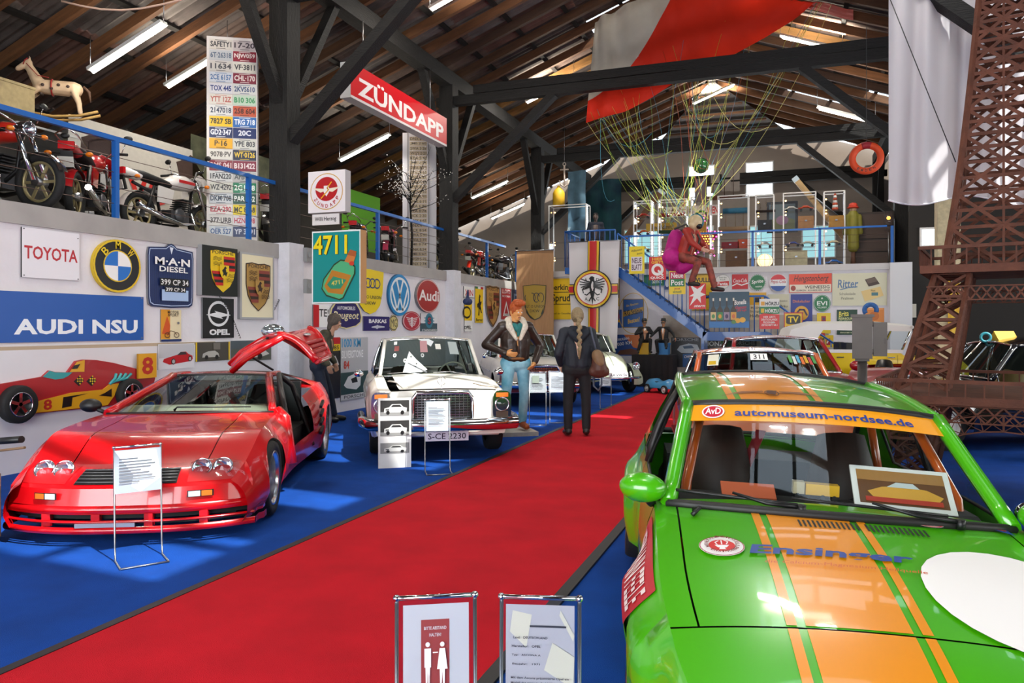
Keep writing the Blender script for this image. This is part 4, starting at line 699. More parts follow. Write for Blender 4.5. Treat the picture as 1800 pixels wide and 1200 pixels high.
# nose: headlamp pods, grille, bumper with slots, lip
def nx(q, z, k=.22): return .84 - k * abs(q) ** 2.6 - .0
for (z0, z1, x0, x1) in ((.415, .46, -.0, -.06),):
    MB(RED).grid([[(nx(q, z) - .0 + lerp(.0, -.03, j / 4), q * .89, lerp(.30, .42, j / 4)) for q in frange(-1, 1, 25)] for j, z in enumerate(frange(.3, .42, 5))]).obj('bumper', r.r)
rows = []
for j in range(7):
    t = j / 6; rows.append([(lerp(nx(q, 0) - .03, .47 - .0 * abs(q), t), q * lerp(.89, .81, t), lerp(.42, 0, t) + t * (r.top(.47, q * .81) - .0) + .02 * sin(pi * t)) for q in frange(-1, 1, 25)])
MB(RED).grid(rows).obj('nose_panel', r.r)
def nose(t, q, l=.006): return V((lerp(nx(q, 0) - .03, .47, t), q * lerp(.89, .81, t), lerp(.42, r.top(.47, q * .81), t) + .02 * sin(pi * t) + l))
o = MB(BLACK).grid([[nose(t, q, .006) for q in frange(-.42, .42, 13)] for t in frange(.10, .62, 3)]).obj('front_grille', r.r)
for i in range(5): MB(mat('3a3a3c', .4)).tube([nose(.14 + .11 * i, q, .012) for q in frange(-.41, .41, 9)], .007, 5).obj('grille_slat', o)
MB(CHROME).tube([nose(.64, q, .008) for q in frange(-.42, .42, 9)], .004, 5).obj('grille_trim', o)
for q in (1, -1):
    w = MB(mat('a30b12', .4)).grid([[nose(t, q * a, .004) for a in frange(.50, .93, 7)] for t in frange(.12, .92, 5)]).obj('headlamp_pod', r.r)
    for a, l in ((.60, 0), (.78, 0)):
        c = nose(.55, q * a, .01); light(w, 'headlamp', c + V((.0, 0, .012)), .072, (1, 0, .6))
    MB(LGLASS).grid([[nose(t, q * a, .012 + .07 * sin(pi * min(1, t * 1.02)) * sin(pi * (a - .47) / .5)) for a in frange(.49, .95, 9)] for t in frange(.1, .95, 7)]).obj('headlamp_cover', r.r)
    o = MB(BLACK).grid([[(nx(a, 0) + .012, q * a * .89, z) for a in frange(.52, .72, 5)] for z in (.345, .395)]).obj('indicator_housing', r.r)
    MB(D('c8641c')).grid([[(nx(a, 0) + .018, q * a * .89, z) for a in frange(.63, .71, 4)] for z in (.35, .39)]).obj('amber_lens', o)
    MB(D('c9ccd0')).grid([[(nx(a, 0) + .018, q * a * .89, z) for a in frange(.53, .62, 4)] for z in (.35, .39)]).obj('clear_lens', o)
for j, (za, zb_, ex) in enumerate(((.235, .30, .0), (.175, .195, .01), (.10, .15, .03))):
    MB(RED).grid([[(nx(q, 0, .24) + ex + .02 * sin(pi * k / 3), q * (.90 + .01 * j), lerp(za, zb_, k / 3)) for q in frange(-1, 1, 25)] for k in range(4)]).obj(('bumper_bar', 'bumper_bar', 'front_lip')[j], r.r)
for za, zb_ in ((.195, .235), (.15, .175)):
    MB(DARK).grid([[(nx(q, 0, .24) - .05, q * .89, z) for q in frange(-1, 1, 25)] for z in (za, zb_)]).obj('air_slot', r.r)
    for q in (-.62, -.2, .22, .64): MB(RED).box((nx(q, 0, .24) - .015, q * .89, (za + zb_) / 2), (.05, .06, zb_ - za + .01)).obj('slot_divider', r.r)
for j in range(3):                       # wrap the lower bars round to the wheel arches
    z = (.27, .185, .125)[j]; h = (.06, .02, .05)[j]
    for q in (1, -1): MB(RED).grid([[(x, q * (.90 + .01 * j + .03 * (x < .5)), z + e) for x in frange(.62, .38, 6)] for e in (-h / 2, h / 2)]).obj('bumper_corner', r.r)
MB(ALU).box((.87, -.1, .165), (.012, .42, .03)).obj('maker_plate', r.r)
rg = dict(bow=.13, bowt=.05, crown=.04)
r.house((-.82, .76, .80), (-1.90, .50, 1.09), (-2.45, .50, 1.08), (-3.35, .70, .93), bow=.16, bowt=.06, crown=.03, rbow=-.03, bp=(-1.6,), side_glass=-1, trim=mat('1a1414', .4), tr=.013, glass=TGLASS, pw=.07, cpil=.35)
for x in (0, -2.9):
    for q in (1, -1): wheel(r.r, x, q * (r.w(x) - .03), .325, .28, style='deep', rim=mat('cfd2d8', .22, .95), rr=.72)
CREAM = mat('cfc8b4', .7); LEA = mat('101012', .35)
r.dash(-1.35, -.86, .70, .74, CREAM); r.steer(-1.36, .36, .74); r.seat(-2.0, .40, LEA, .26, .68); r.seat(-2.0, -.40, LEA, .26, .68)
MB(LEA).bb((-2.5, -.75, .2), (-2.42, .75, .98)).obj('bulkhead', r.r); MB(DARK).bb((-2.4, -.85, .15), (-.8, .85, .2)).obj('cabin_floor', r.r)
MB(mat('1a1516', .5)).tube([(-.86, .93, .35), (-.95, .86, .72), (-1.5, .70, 1.0), (-1.95, .60, 1.09), (-2.2, .70, .95), (-2.12, .88, .5), (-2.0, .95, .30)], .03, 8).obj('door_seal', r.r)
MB(RED).tube([(-.82, .93, .3), (-.86, .86, .74), (-.90, .78, .80)], .06, 8).obj('front_door_post', r.r)
for i in range(4):
    z = .72 - .1 * i
    for q in (1, -1): MB(BLACK).box((-2.36, q * 1.008, z), (.2, .03, .035), rot=MX.Rotation(.25, 3, 'Y')).obj('side_vent', r.r)
p0 = V((-.72, -.12, r.top(-.72, -.12) + .02)); MB(BLACK).tube([p0, r.ws(.06, -.12) + V((.03, 0, .03)), r.ws(.08, .75) + V((.02, 0, .02))], [.012, .009, .006], 6).obj('wiper_arm', r.r)
o = MB(BLACK).sph((-.92, -.95, .87), (.07, .1, .065), 14, 8).obj('wing_mirror', r.r); MB(BLACK).cyl((-.92, -.93, .85), (-.9, -.8, .80), .02).obj('mirror_arm', o)
# raised door, traced by its own corners in the car frame
Ri = r.M.inverted()
dp = lambda px, py, d: Ri @ onD(px, py, d)
dr = MB(RED)
top_ = [dp(404, 640, 8.15), dp(425, 618, 8.1), dp(455, 600, 8.05), dp(487, 583, 8.1), dp(520, 572, 8.3)]
mid = [dp(408, 652, 7.95), dp(432, 630, 7.85), dp(462, 612, 7.75), dp(497, 592, 7.75), dp(536, 583, 7.95)]
MB(RED).grid([[a.lerp(b, t) + V((0, 0, .03 * sin(pi * t))) for t in frange(0, 1, 5)] for a, b in zip(top_[:4], mid[:4])]).tube(mid[:4], .035, 8).tube(top_[:4], .03, 8).obj('door_arm', r.r)
ins = lambda t, u: (dp(489, 588, 7.8).lerp(dp(543, 576, 8.35), u)).lerp(dp(556, 634, 7.75).lerp(dp(579, 625, 8.2), u), t) + V((0, 0, .07 * sin(pi * t)))
o = MB(RED).grid([[ins(t, u) for u in frange(0, 1, 9)] for t in frange(0, 1, 13)]).grid([[ins(t, u) - V((0, 0, .05 * sin(pi * t) + .04)) for u in frange(1, 0, 5)] for t in frange(0, 1, 9)]).obj('raised_door', r.r)
MB(RED).tube([ins(t, 0) for t in frange(0, 1, 9)], .04, 8).tube([ins(1, u) for u in frange(0, 1, 5)], .03, 8).tube([ins(t, 1) for t in frange(0, 1, 9)], .03, 8).obj('door_edge', o)
for t in (.66, .76, .86): MB(mat('9a0810', .4)).tube([ins(t, u) + V((0, 0, .012)) for u in frange(.06, .94, 6)], .022, 6).obj('door_rib', o)
MB(ALU).sph(ins(.45, .5) + V((0, 0, .02)), (.05, .04, .02), 10, 6).obj('door_handle', o)
c = dp(480, 582, 7.9); o2 = MB(mat('c9d6da', .08, .9)).sph(c, (.10, .12, .075), 16, 10).obj('door_mirror', o); MB(BLACK).cyl(c - V((0, .03, .06)), dp(472, 598, 7.95), .035, n=10).obj('mirror_boot', o2)
MB(BLACK).cyl(dp(440, 626, 8.1), dp(480, 650, 8.3), .012, n=8).obj('gas_strut', o)
# ---- white wrecked saloon with bullet holes
WHT = mat('e6e2d8', .32, 0, .5)
PM = dict(mat=WHT, W=[(-3.85, .74), (-3.5, .83), (-2.5, .88), (-.5, .88), (.3, .87), (.62, .85), (.80, .82)], zt=[(-3.85, .80), (-3.2, .90), (-.6, .93), (0, .905), (.5, .86), (.80, .83)], zb=[(-3.85, .36), (-3.2, .26), (.4, .26), (.8, .32)],
          cr=[(-3.85, .03), (-.5, .035), (.3, .06), (.80, .03)], prof=[(0, .93), (.3, .985), (.6, 1), (.85, .97), (1, .88)], rw=.315, ra=.355, wb=2.75, flare=.02)
def merc(name, label, loc, yaw, P, roofm=None, sticks=True):
    c = Car(name, label, P, loc, yaw)
    c.side('front_fender', -.58, .76); c.side('front_door', -1.62, -.595); c.side('rear_door', -2.5, -1.635); c.side('quarter_panel', -3.8, -2.515)
    c.hood('boot_lid', -3.8, -2.95); c.hood('cowl', -.78, -.58, n=4); c.end('tail_panel', -3.85, .08, front=-1); c.under(-3.7, .7, .7, .8)
    c.house((-.60, .70, .935), (-1.10, .61, 1.415), (-2.25, .60, 1.42), (-2.95, .68, .95), bow=.12, bowt=.07, crown=.06, bp=(-1.62, -2.35), trim=CHROME, tr=.012, glass=TGLASS, pw=.045, roofm=roofm)
    c.wheels(w=.19, style='disc', rim=mat('c4c4c0', .3, .6), rr=.62)
    c.dash(-.98, -.66, .66, .80, mat('2a2826', .7)); c.seat(-1.6, .36, mat('3a3026', .7), .36, .62); c.seat(-1.6, -.36, mat('3a3026', .7), .36, .62); c.steer(-1.08, .36, .92, .2, mat('d9d3c4', .4), .35)
    # front face
    xf = .80
    c.end('front_mask', .80, .05, bulge=.02)
    g_ = MB(CHROME); fr = [(-.36, .50), (-.36, .76), (-.31, .83), (.31, .83), (.36, .76), (.36, .50)]
    gr = MB(BLACK).prism([(xf + .02, y, z) for y, z in fr], (.02, 0, 0)).obj('radiator_grille', c.r)
    MB(CHROME).tube([(xf + .06, y, z) for y, z in fr], .028, 8, closed=True).obj('grille_surround', gr)
    for i in range(9): MB(CHROME).box((xf + .055, 0, .535 + .031 * i), (.012, .66, .009)).obj('grille_bar', gr)
    for i in range(13): MB(CHROME).box((xf + .05, -.30 + .05 * i, .66), (.01, .006, .29)).obj('grille_bar', gr)
    for q in (1, -1):
        h = MB(CHROME).prism([(xf - .05, q * .73 + x * .115, .655 + z * .185) for x, z in [((i / abs(i) if i else 0) * 0 + cos(a) * (abs(cos(a)) ** -.45 if abs(cos(a)) > .05 else 1), sin(a) * (abs(sin(a)) ** -.45 if abs(sin(a)) > .05 else 1)) for i, a in enumerate([2 * pi * k / 28 for k in range(28)])]], (.075, 0, 0)).obj('headlamp_surround', c.r)
        light(h, 'headlamp', V((xf + .03, q * .73, .675)), .085)
        MB(D('c8641c')).box((xf + .027, q * .73, .79), (.012, .15, .05)).obj('indicator_lens', h); MB(mat('6a5a50', .2, .3)).box((xf + .026, q * .73, .55), (.01, .15, .08)).obj('fog_lens', h)
        MB(CHROME).tube([(x, q * (c.w(x) + .012), .66) for x in frange(-3.6, -.5, 20)], .012, 6).obj('chrome_strip', c.r)
        m_ = MB(CHROME).sph((-.72, q * .98, .98), (.04, .07, .05)).obj('wing_mirror', c.r)
    MB(CHROME).tube([(-.1, -.955, .46), (.5, -.95, .46), (.82, -.86, .46), (.93, -.5, .455), (.95, 0, .45), (.93, .5, .45), (.84, .90, .45), (.5, .96, .45), (-.1, .955, .45)], .05, 10, el=1.5).obj('front_bumper', c.r)
    MB(c.body).grid([[(.80 + .03 * (1 - q * q) - (.42 - z) * 1.1, q * (.80 - (.42 - z) * .6), z) for q in frange(-1, 1, 9)] for z in (.28, .33, .38, .42)]).obj('apron', c.r)
    for y0, y1 in ((-.12, -.6), (.5, .02)): p = c.ws(.03, y0 / .7); MB(CHROME).tube([p + V((.05, 0, .0)), c.ws(.08, (y0 + y1) / 1.4) + V((.03, 0, .01)), c.ws(.06, y1 / .7) + V((.02, 0, .01))], .007, 5).obj('wiper', c.r)
    return c
m = merc('wrecked_saloon', 'white dented saloon with bullet holes and S-CE 2230 plate', (-4.40, 9.09, 0), radians(-58.3), PM)
m.hood('bonnet', -.56, .78, ya=-.70, yb=.90, lift=.012, nose=.04)
m.hood('fender_top', -.58, .80, ya=.91, yb=1); m.hood('fender_top', -.58, .80, ya=-1, yb=-.84)
MB(WHT).tube([(.2, -.60, m.top(.2, -.6) + .015), (.45, -.5, m.top(.45, -.5) + .03), (.72, -.44, m.top(.72, -.44) + .02)], .03, 8, el=.4).obj('bonnet_crease', m.r)
MB(mat('6a5a48', .6)).tube([(.5, .42, m.top(.5, .42) + .012), (.62, .5, m.top(.6, .5) + .014), (.66, .7, m.top(.66, .7) + .012)], .008, 5).obj('dent_line', m.r)
st = MB(CHROME).tube([(.74, .05 * cos(a), m.top(.74, 0) + .09 + .05 * sin(a)) for a in frange(0, 2 * pi * 19 / 20, 20)], .005, 6, closed=True).obj('star_ornament', m.r)
for a in (90, 210, 330): MB(CHROME).cyl((.74, 0, m.top(.74, 0) + .09), (.74, .05 * cos(radians(a)), m.top(.74, 0) + .09 + .05 * sin(radians(a))), .006, .002, 6).obj('star_arm', st)
MB(CHROME).cyl((.74, 0, m.top(.74, 0)), (.74, 0, m.top(.74, 0) + .045), .012, n=8).obj('star_base', st)
m.plate('S-CE 2230', (.86, .05, .31), .52, .115, 'd9d4e2', '2a2440')
def msp(t, q, l=.008): p = m.ws(t, q); e = m.ws(t + .01, q) - m.ws(t - .01, q); k = m.ws(t, q + .01) - m.ws(t, q - .01); return p + k.cross(e).normalized() * l
fxm = lambda x, y, z: tuple(msp(.5 + y, x, .008 + z))
DEC = []
for hx, hy in ((.13, .46), (.24, .62), (.30, .53), (.42, .50), (.355, .73)): DEC += [('e', hx, hy, .018, .055, 'c9d0d0'), ('e', hx, hy, .0075, .022, '101010')]
decals(m.r, 2, 1, [('p', [(.22, .92), (.28, .35), (.36, .6), (.46, .86), (.4, .92)], 'e9eef2'), ('l', [(.27, .68), (.45, .93)], .035, '55585c'), ('p', [(.38, .03), (.5, .02), (.56, .1), (.52, .24), (.45, .12)], 'dfe6ea'), ('r', .4, .08, .48, .4, 'b98a90'), ('r', .11, .07, .145, .16, Wt), ('r', .12, .2, .17, .34, '8a3c3c'), ('r', .72, .1, .82, .45, 'aab4b4'), ('r', .57, .17, .63, .32, 'e4e4dc')] + DEC, 0, fxm)
# ---- second white saloon with red striped roof behind the statue
PM2 = dict(PM, mat=mat('e2ded6', .3, 0, .6))
p = onZ(948, 716, 0); m2 = merc('rally_saloon', 'white and red saloon parked behind the painted statue', (p.x - .35, p.y + .75, 0), radians(-62), PM2, roofm=mat('c02a30', .3, 0, .6))
m2.hood('bonnet', -.56, .78, nose=.04); MB(D('7a2028')).box((.86, 0, .36), (.02, 1.4, .1)).obj('red_apron', m2.r); m2.plate('W 115', (.88, 0, .37), .3, .07)
for y in (-.3, .1): MB(D('ece8e4')).grid([[m2.roofpts[i][j] + V((0, 0, .004)) for j in ((2, 4) if y < 0 else (9, 11))] for i in range(13)]).obj('roof_stripe', m2.r)
for q in (1, -1): MB(D('d8481c')).tube([V((lerp(-.62, -1.1, t), q * lerp(.66, .58, t), lerp(.95, 1.34, t))) for t in (0, .5, 1)], .025, 6).obj('inner_pillar', m2.r)
# ---- pale green beetle shaped car
PB = dict(mat=mat('b4bda4', .3, 0, .7), W=[(-3.1, .45), (-2.8, .66), (-2.2, .72), (-.9, .70), (-.3, .62), (.2, .52), (.55, .34)], zt=[(-3.1, .55), (-2.7, .82), (-2.2, .92), (-.8, .93), (-.3, .92), (.2, .82), (.5, .62), (.6, .5)], zb=[(-3.1, .35), (-2.5, .28), (.3, .28), (.6, .35)], cr=[(-3.1, .05), (-.6, .05), (.0, .10), (.6, .05)], prof=[(0, .96), (.4, 1), (.8, .95), (1, .78)], rw=.31, ra=.30, wb=2.4, flare=0)
p = onZ(1078, 692, 0)
b = Car('rounded_car', 'pale green rounded old car with AA VW 56 plate', PB, (p.x - .30, p.y + .40, 0), radians(-52))
b.side('body_side', -3.0, .5, arch=False); b.hood('bonnet', -.6, .58, nose=.05); b.hood('engine_lid', -3.05, -2.6); b.end('front_mask', .58, .08, bulge=.05); b.under(-2.9, .4, .6, .7)
b.house((-.62, .56, .96), (-.88, .50, 1.36), (-1.75, .52, 1.38), (-2.6, .56, .96), bow=.08, bowt=.05, crown=.14, rbow=-.12, bp=(-1.6,), trim=CHROME, tr=.01, pw=.06)
for x in (0, -2.4):
    for q in (1, -1):
        wheel(b.r, x, q * .74, .31, .15, rr=.6, rim=mat('d8d6cc', .3, .3))
        rows = []
        for a in frange(-.25, pi + .2, 17):
            rows.append([(x + (.42 - .02 * abs(u)) * cos(a), q * (.60 + .12 * (u + 1)) , .30 + (.46 - .16 * max(0, u) ** 2 - .05) * sin(a)) for u in frange(-1, 1, 7)])
        MB(b.body).grid(rows).obj('fender', b.r)
for q in (1, -1):
    light(b.r, 'headlamp', V((.40, q * .66, .66)), .095, (1, 0, .35))
    MB(mat('55504a', .6)).tube([(-.6 + .0, q * .69, .3), (-1.2, q * .74, .27), (-1.9, q * .74, .27)], .05, 8).obj('running_board', b.r)
MB(CHROME).tube([(.45, -.74, .38), (.66, -.55, .39), (.72, 0, .39), (.66, .55, .39), (.45, .74, .38)], .035, 8).tube([(.66, -.4, .47), (.72, 0, .48), (.66, .4, .47)], .018, 6).obj('front_bumper', b.r)
for q in (1, -1): MB(CHROME).tube([(.7, q * .36, .3), (.74, q * .36, .42), (.68, q * .36, .54)], .025, 6).obj('bumper_guard', b.r)
b.plate('AA VW 56', (.76, 0, .47), .5, .11); MB(CHROME).tube([(x, 0, b.top(x, 0) + .006) for x in frange(-.5, .5, 9)], .008, 5).obj('bonnet_strip', b.r)
# ---- generic saloons of the right-hand row
def saloon(name, label, col, loc, yaw, sc=1, glass=TGLASS, closed=True, roll=0):
    P = dict(mat=paint(col), W=[(-3.35, .70), (-3, .78), (-1.2, .82), (0, .80), (.5, .77), (.75, .70)], zt=[(-3.35, .80), (-2.6, .86), (-.6, .88), (.2, .80), (.75, .70)], zb=[(-3.35, .34), (-2.8, .22), (.4, .2), (.75, .28)], cr=[(-3.35, .03), (-.5, .04), (.75, .03)], rw=.30, ra=.345, wb=2.45, flare=.02)
    c = Car(name, label, P, loc, yaw, roll); c.r.scale = (sc, sc, sc)
    c.side('front_fender', -.58, .70); c.side('door', -1.7, -.595); c.side('quarter_panel', -3.3, -1.715); c.hood('bonnet', -.56, .72, nose=.05); c.hood('boot_lid', -3.3, -2.7); c.end('front_mask', .75, .05); c.end('tail_panel', -3.33, .05, front=-1); c.under(-3.2, .6, .6, .8)
    if closed: c.house((-.56, .70, .89), (-1.12, .58, 1.33), (-2.15, .57, 1.33), (-2.7, .66, .90), bow=.1, bowt=.06, crown=.06, bp=(-1.7,), tr=.014, trim=CHROME, glass=glass)
    c.wheels(w=.19); c.dash(-.95, -.6, .64, .78, mat('1c1a1a', .7)); c.seat(-1.6, .34, LEA, .33, .64); c.seat(-1.6, -.34, LEA, .33, .64); c.steer(-1.05, .34, .82)
    for q in (1, -1): light(c.r, 'headlamp', V((.74, q * .52, .56)), .09)
    MB(BLACK).box((.765, 0, .56), (.02, .8, .14)).obj('front_grille', c.r); MB(CHROME).tube([(.6, -.8, .4), (.82, -.6, .4), (.85, 0, .4), (.82, .6, .4), (.6, .8, .4)], .04, 8).obj('front_bumper', c.r)
    return c
ORG = saloon('rally_coupe', 'orange coupe with 311 plate at windscreen top', 'd8601c', (-.165, 7.29, 0), radians(-80))
def csp(c, t, q, l=.01): p = c.ws(t, q); e = c.ws(t + .01, q) - c.ws(t - .01, q); k = c.ws(t, q + .01) - c.ws(t, q - .01); return p + k.cross(e).normalized() * l
fo = lambda x, y, z: tuple(csp(ORG, .5 + y, x, .01 + z))
decals(ORG.r, 2, 1, [('r', .43, .06, .57, .2, 'eeeeea'), ('t', '311', .5, .13, .09, .1, Bk, .02), ('r', .08, .06, .17, .3, 'e8e4d0'), ('r', .09, .2, .15, .28, 'd8b020')] + [('r', .74 + .032 * i, .08 + .03 * (i % 2), .765 + .032 * i, .24 + .03 * (i % 2), ('4c9c4c', 'd8d8d0', '58a8c8', 'e0702c', 'd8a820', 'c84040')[i % 6]) for i in range(7)], 0, fo)
RC = saloon('red_coupe', 'dark red coupe parked behind the orange coupe', 'a8141e', (.01, 11.58, 0), radians(-78), 1.06); RC.r.scale = (1.1, 1.12, 1.06)
o = MB(paint('a8141e')).sph((-.72, .98, .98), (.07, .12, .08)).obj('wing_mirror', RC.r)
PL = saloon('low_red_car', 'red car bonnet showing beside the grey meter cabinet', 'b8101a', (1.62, 14.1, 0), radians(-100), 1.0, closed=False)
# ---- black streamlined car seen through the lattice tower
PK = dict(mat=mat('0b0b10', .2, 0, 1), W=[(-3.6, .4), (-3.2, .66), (-2.4, .80), (-1, .82), (0, .80), (.4, .7), (.8, .45)], zt=[(-3.6, .5), (-3.1, .75), (-2.4, .86), (-1, .88), (0, .86), (.5, .72), (.8, .55)], zb=[(-3.6, .36), (-2.8, .24), (.3, .24), (.8, .36)], cr=[(-3.6, .1), (-.6, .06), (0, .08), (.8, .08)], prof=[(0, .94), (.4, 1), (.8, .97), (1, .85)], rw=.33, ra=.37, wb=2.5, flare=.04)
BKC = Car('streamlined_car', 'black streamlined car behind the lattice tower', PK, (1.55, 12.0, 0), atan2(-.36, -.93))
BKC.side('body_side', -3.5, .75); BKC.hood('bonnet', -.7, .78, nose=.1); BKC.hood('tail', -3.55, -2.9); BKC.end('front_mask', .8, .1, bulge=.1); BKC.under(-3.3, .6, .6, .8)
BKC.house((-.7, .66, .93), (-1.1, .52, 1.36), (-2.0, .52, 1.38), (-3.0, .6, .92), bow=.1, bowt=.05, crown=.1, bp=(-1.5,), trim=CHROME, tr=.014, pw=.06)
BKC.wheels(w=.17, rim=mat('e4e2dc', .35), rr=.7); BKC.seat(-1.5, .34, mat('b08a5c', .6), .36, .6); BKC.seat(-1.5, -.34, mat('b08a5c', .6), .36, .6); MB(mat('a8844c', .6)).bb((-2.9, -.6, .3), (-.8, .6, .5)).obj('cabin_floor', BKC.r)
MB(CHROME).tube([(.6, -.75, .4), (.85, -.5, .41), (.95, 0, .42), (.85, .5, .41), (.6, .75, .4)], .04, 8).obj('front_bumper', BKC.r)
for q in (1, -1): light(BKC.r, 'headlamp', V((.55, q * .56, .66)), .09, (1, 0, .2)); MB(CHROME).tube([(x, q * (BKC.w(x) * .86 + .01), BKC.zt(x) + .005) for x in frange(-3.0, .2, 16)], .012, 6).obj('chrome_strip', BKC.r)
# ---- yellow open utility car with white soft top, side on
a = onD(1385, 660, 17.2); c2 = onD(1650, 660, 16.6); a.z = c2.z = 0; dx = (c2 - a).normalized(); yv = atan2(dx.y, dx.x)
yo = empty('utility_convertible', 'yellow open utility car with white soft top', 'car', (c2.x, c2.y, 0), yv)
YP = mat('efd013', .3, 0, .6)
bd = [(-3.3, .35), (-3.35, .95), (-3.2, 1.08), (-1.0, 1.08), (-.9, 1.0), (.15, .95), (.3, .8), (.32, .35), (-.1, .33), (-.25, .62), (-.85, .62), (-1.0, .33), (-2.3, .33), (-2.45, .62), (-2.95, .62), (-3.1, .35)]
for q in (1, -1): MB(YP).prism([(x, q * .8 - .02, z) for x, z in bd], (0, .04, 0)).obj('body_side', yo)
MB(YP).grid([[(x, y, z) for y in (-.8, .8)] for x, z in ((-1.0, 1.08), (-.9, 1.0), (.15, .95), (.3, .8), (.32, .35))], sm=False).obj('front_body', yo); MB(YP).grid([[(x, y, z) for y in (-.8, .8)] for x, z in ((-3.2, 1.08), (-3.35, .95), (-3.3, .35))], sm=False).obj('rear_body', yo)
MB(DARK).bb((-3.2, -.76, .35), (-.9, .76, .55)).obj('cabin_floor', yo)
for q in (1, -1):
    MB(mat('ecebe8', .5)).bb((-3.2, q * .8 - .035, 1.07), (-.95, q * .8 + .035, 1.14)).obj('white_sill', yo)
    for xh in (-1.25, -2.25): MB(CHROME).bar((xh, q * .85, .98), (xh + .14, q * .85, .98), .03, .02).obj('door_handle', yo)
    for xv in (-1.05, -1.75, -2.4): MB(mat('b89a10', .5)).box((xv, q * .822, .72), (.012, .006, .62)).obj('door_gap', yo)
    for xw in (-.55, -2.7): wheel(yo, xw, q * .80, .32, .17, rim=mat('d8d8d8', .4, .5))
sp = [(-3.3, 1.10), (-3.15, 1.55), (-2.7, 1.68), (-1.4, 1.68), (-.75, 1.62)]
MB(mat('e9e6e2', .8)).grid([[(x, y * .74, z + .06 * (1 - y * y)) for y in frange(-1, 1, 9)] for x, z in sp]).tube([(sp[-1][0], -.74, 1.61), (sp[-1][0], .74, 1.61)], .04, 8).obj('soft_top', yo)
for q in (1, -1): MB(mat('e9e6e2', .8)).prism([(x, q * .74, z) for x, z in [(-3.3, 1.12), (-3.15, 1.55), (-2.7, 1.68), (-1.4, 1.68), (-.75, 1.62), (-.75, 1.52), (-2.5, 1.55), (-2.75, 1.15)]], (0, .012, 0)).obj('soft_top_side', yo)
MB(CHROME).tube([(-.95, -.72, 1.1), (-.75, -.70, 1.58), (-.75, .70, 1.58), (-.95, .72, 1.1)], .022, 8).obj('windscreen_frame', yo); MB(GLASS).add([(-.95, -.7, 1.1), (-.95, .7, 1.1), (-.76, .68, 1.57), (-.76, -.68, 1.57)], [(0, 1, 2, 3)]).obj('windscreen', yo)
for xs in (-1.7, -2.5):
    for q in (1, -1): MB(LEA).box((xs, q * .38, .75), (.45, .5, .12)).box((xs - .25, q * .38, 1.0), (.12, .5, .55)).obj('seat', yo)
# ---- small blue pedal car
p = onZ(1163, 692, 0); pc = empty('pedal_car', 'light blue toy pedal car beside the pale green car', 'toy car', (p.x, p.y + .15, 0), radians(-40))
BP = mat('3c8fc4', .3, 0, .8)
MB(BP).grid([[(x, w * cos(a), .14 + (h) * max(0, sin(a))) for a in frange(-.15, pi + .15, 11)] for x, w, h in ((-.48, .1, .1), (-.42, .2, .2), (-.2, .22, .22), (-.1, .22, .16), (.1, .22, .17), (.25, .22, .22), (.42, .19, .18), (.5, .1, .08))]).obj('body', pc)
MB(GLASS).add([(.1, -.18, .33), (.1, .18, .33), (.04, .15, .46), (.04, -.15, .46)], [(0, 1, 2, 3)]).obj('windscreen', pc); MB(LEA).box((-.15, 0, .26), (.2, .26, .06)).obj('seat', pc)
for x in (.3, -.32):
    for q in (1, -1): wheel(pc, x, q * .24, .11, .05, rim=mat('d8dcdc', .3, .5))
pl = MB(D(Wt)).bb((.505, -.12, .14), (.515, .12, .20)).obj('number_plate', pc)
# ---------------------------------------------------------------- people and figures (x forward, y left)
def blob(name, prims, m, par=None, vox=.012, it=4, mtx=None):
    b = MB(m if not isinstance(m, (list, tuple)) else m[0])
    for p in prims:
        if p[0] == 'c':
            a, c = V(p[1]), V(p[2]); r0, r1 = p[3], p[4]; n = 12; d = (c - a); L = d.length; d = d.normalized() if L > 1e-6 else V((0, 0, 1))
            pts = [a - d * r0 * .95, a - d * r0 * .7, a] + [a.lerp(c, t) for t in (.33, .66)] + [c, c + d * r1 * .7, c + d * r1 * .95]
            b.tube(pts, [r0 * .25, r0 * .7, r0, lerp(r0, r1, .33), lerp(r0, r1, .66), r1, r1 * .7, r1 * .25], n, el=p[5] if len(p) > 5 else None)
        else: b.sph(p[1], p[2], 16, 10, rot=MX.Rotation(p[3], 3, p[4]) if len(p) > 3 else None)
    o = b.obj(name, None); md = o.modifiers.new('r', 'REMESH'); md.mode = 'VOXEL'; md.voxel_size = vox
    sm = o.modifiers.new('s', 'SMOOTH'); sm.iterations = it; sm.factor = .5
    dg = bpy.context.evaluated_depsgraph_get(); dg.update(); me = bpy.data.meshes.new_from_object(o.evaluated_get(dg))
    o.modifiers.clear(); old = o.data; o.data = me; bpy.data.meshes.remove(old); me.polygons.foreach_set('use_smooth', [True] * len(me.polygons))
    if not me.materials: me.materials.append(b.mats[0])
    if par is not None: o.parent = par
    if mtx is not None: o.matrix_basis = mtx
    return o
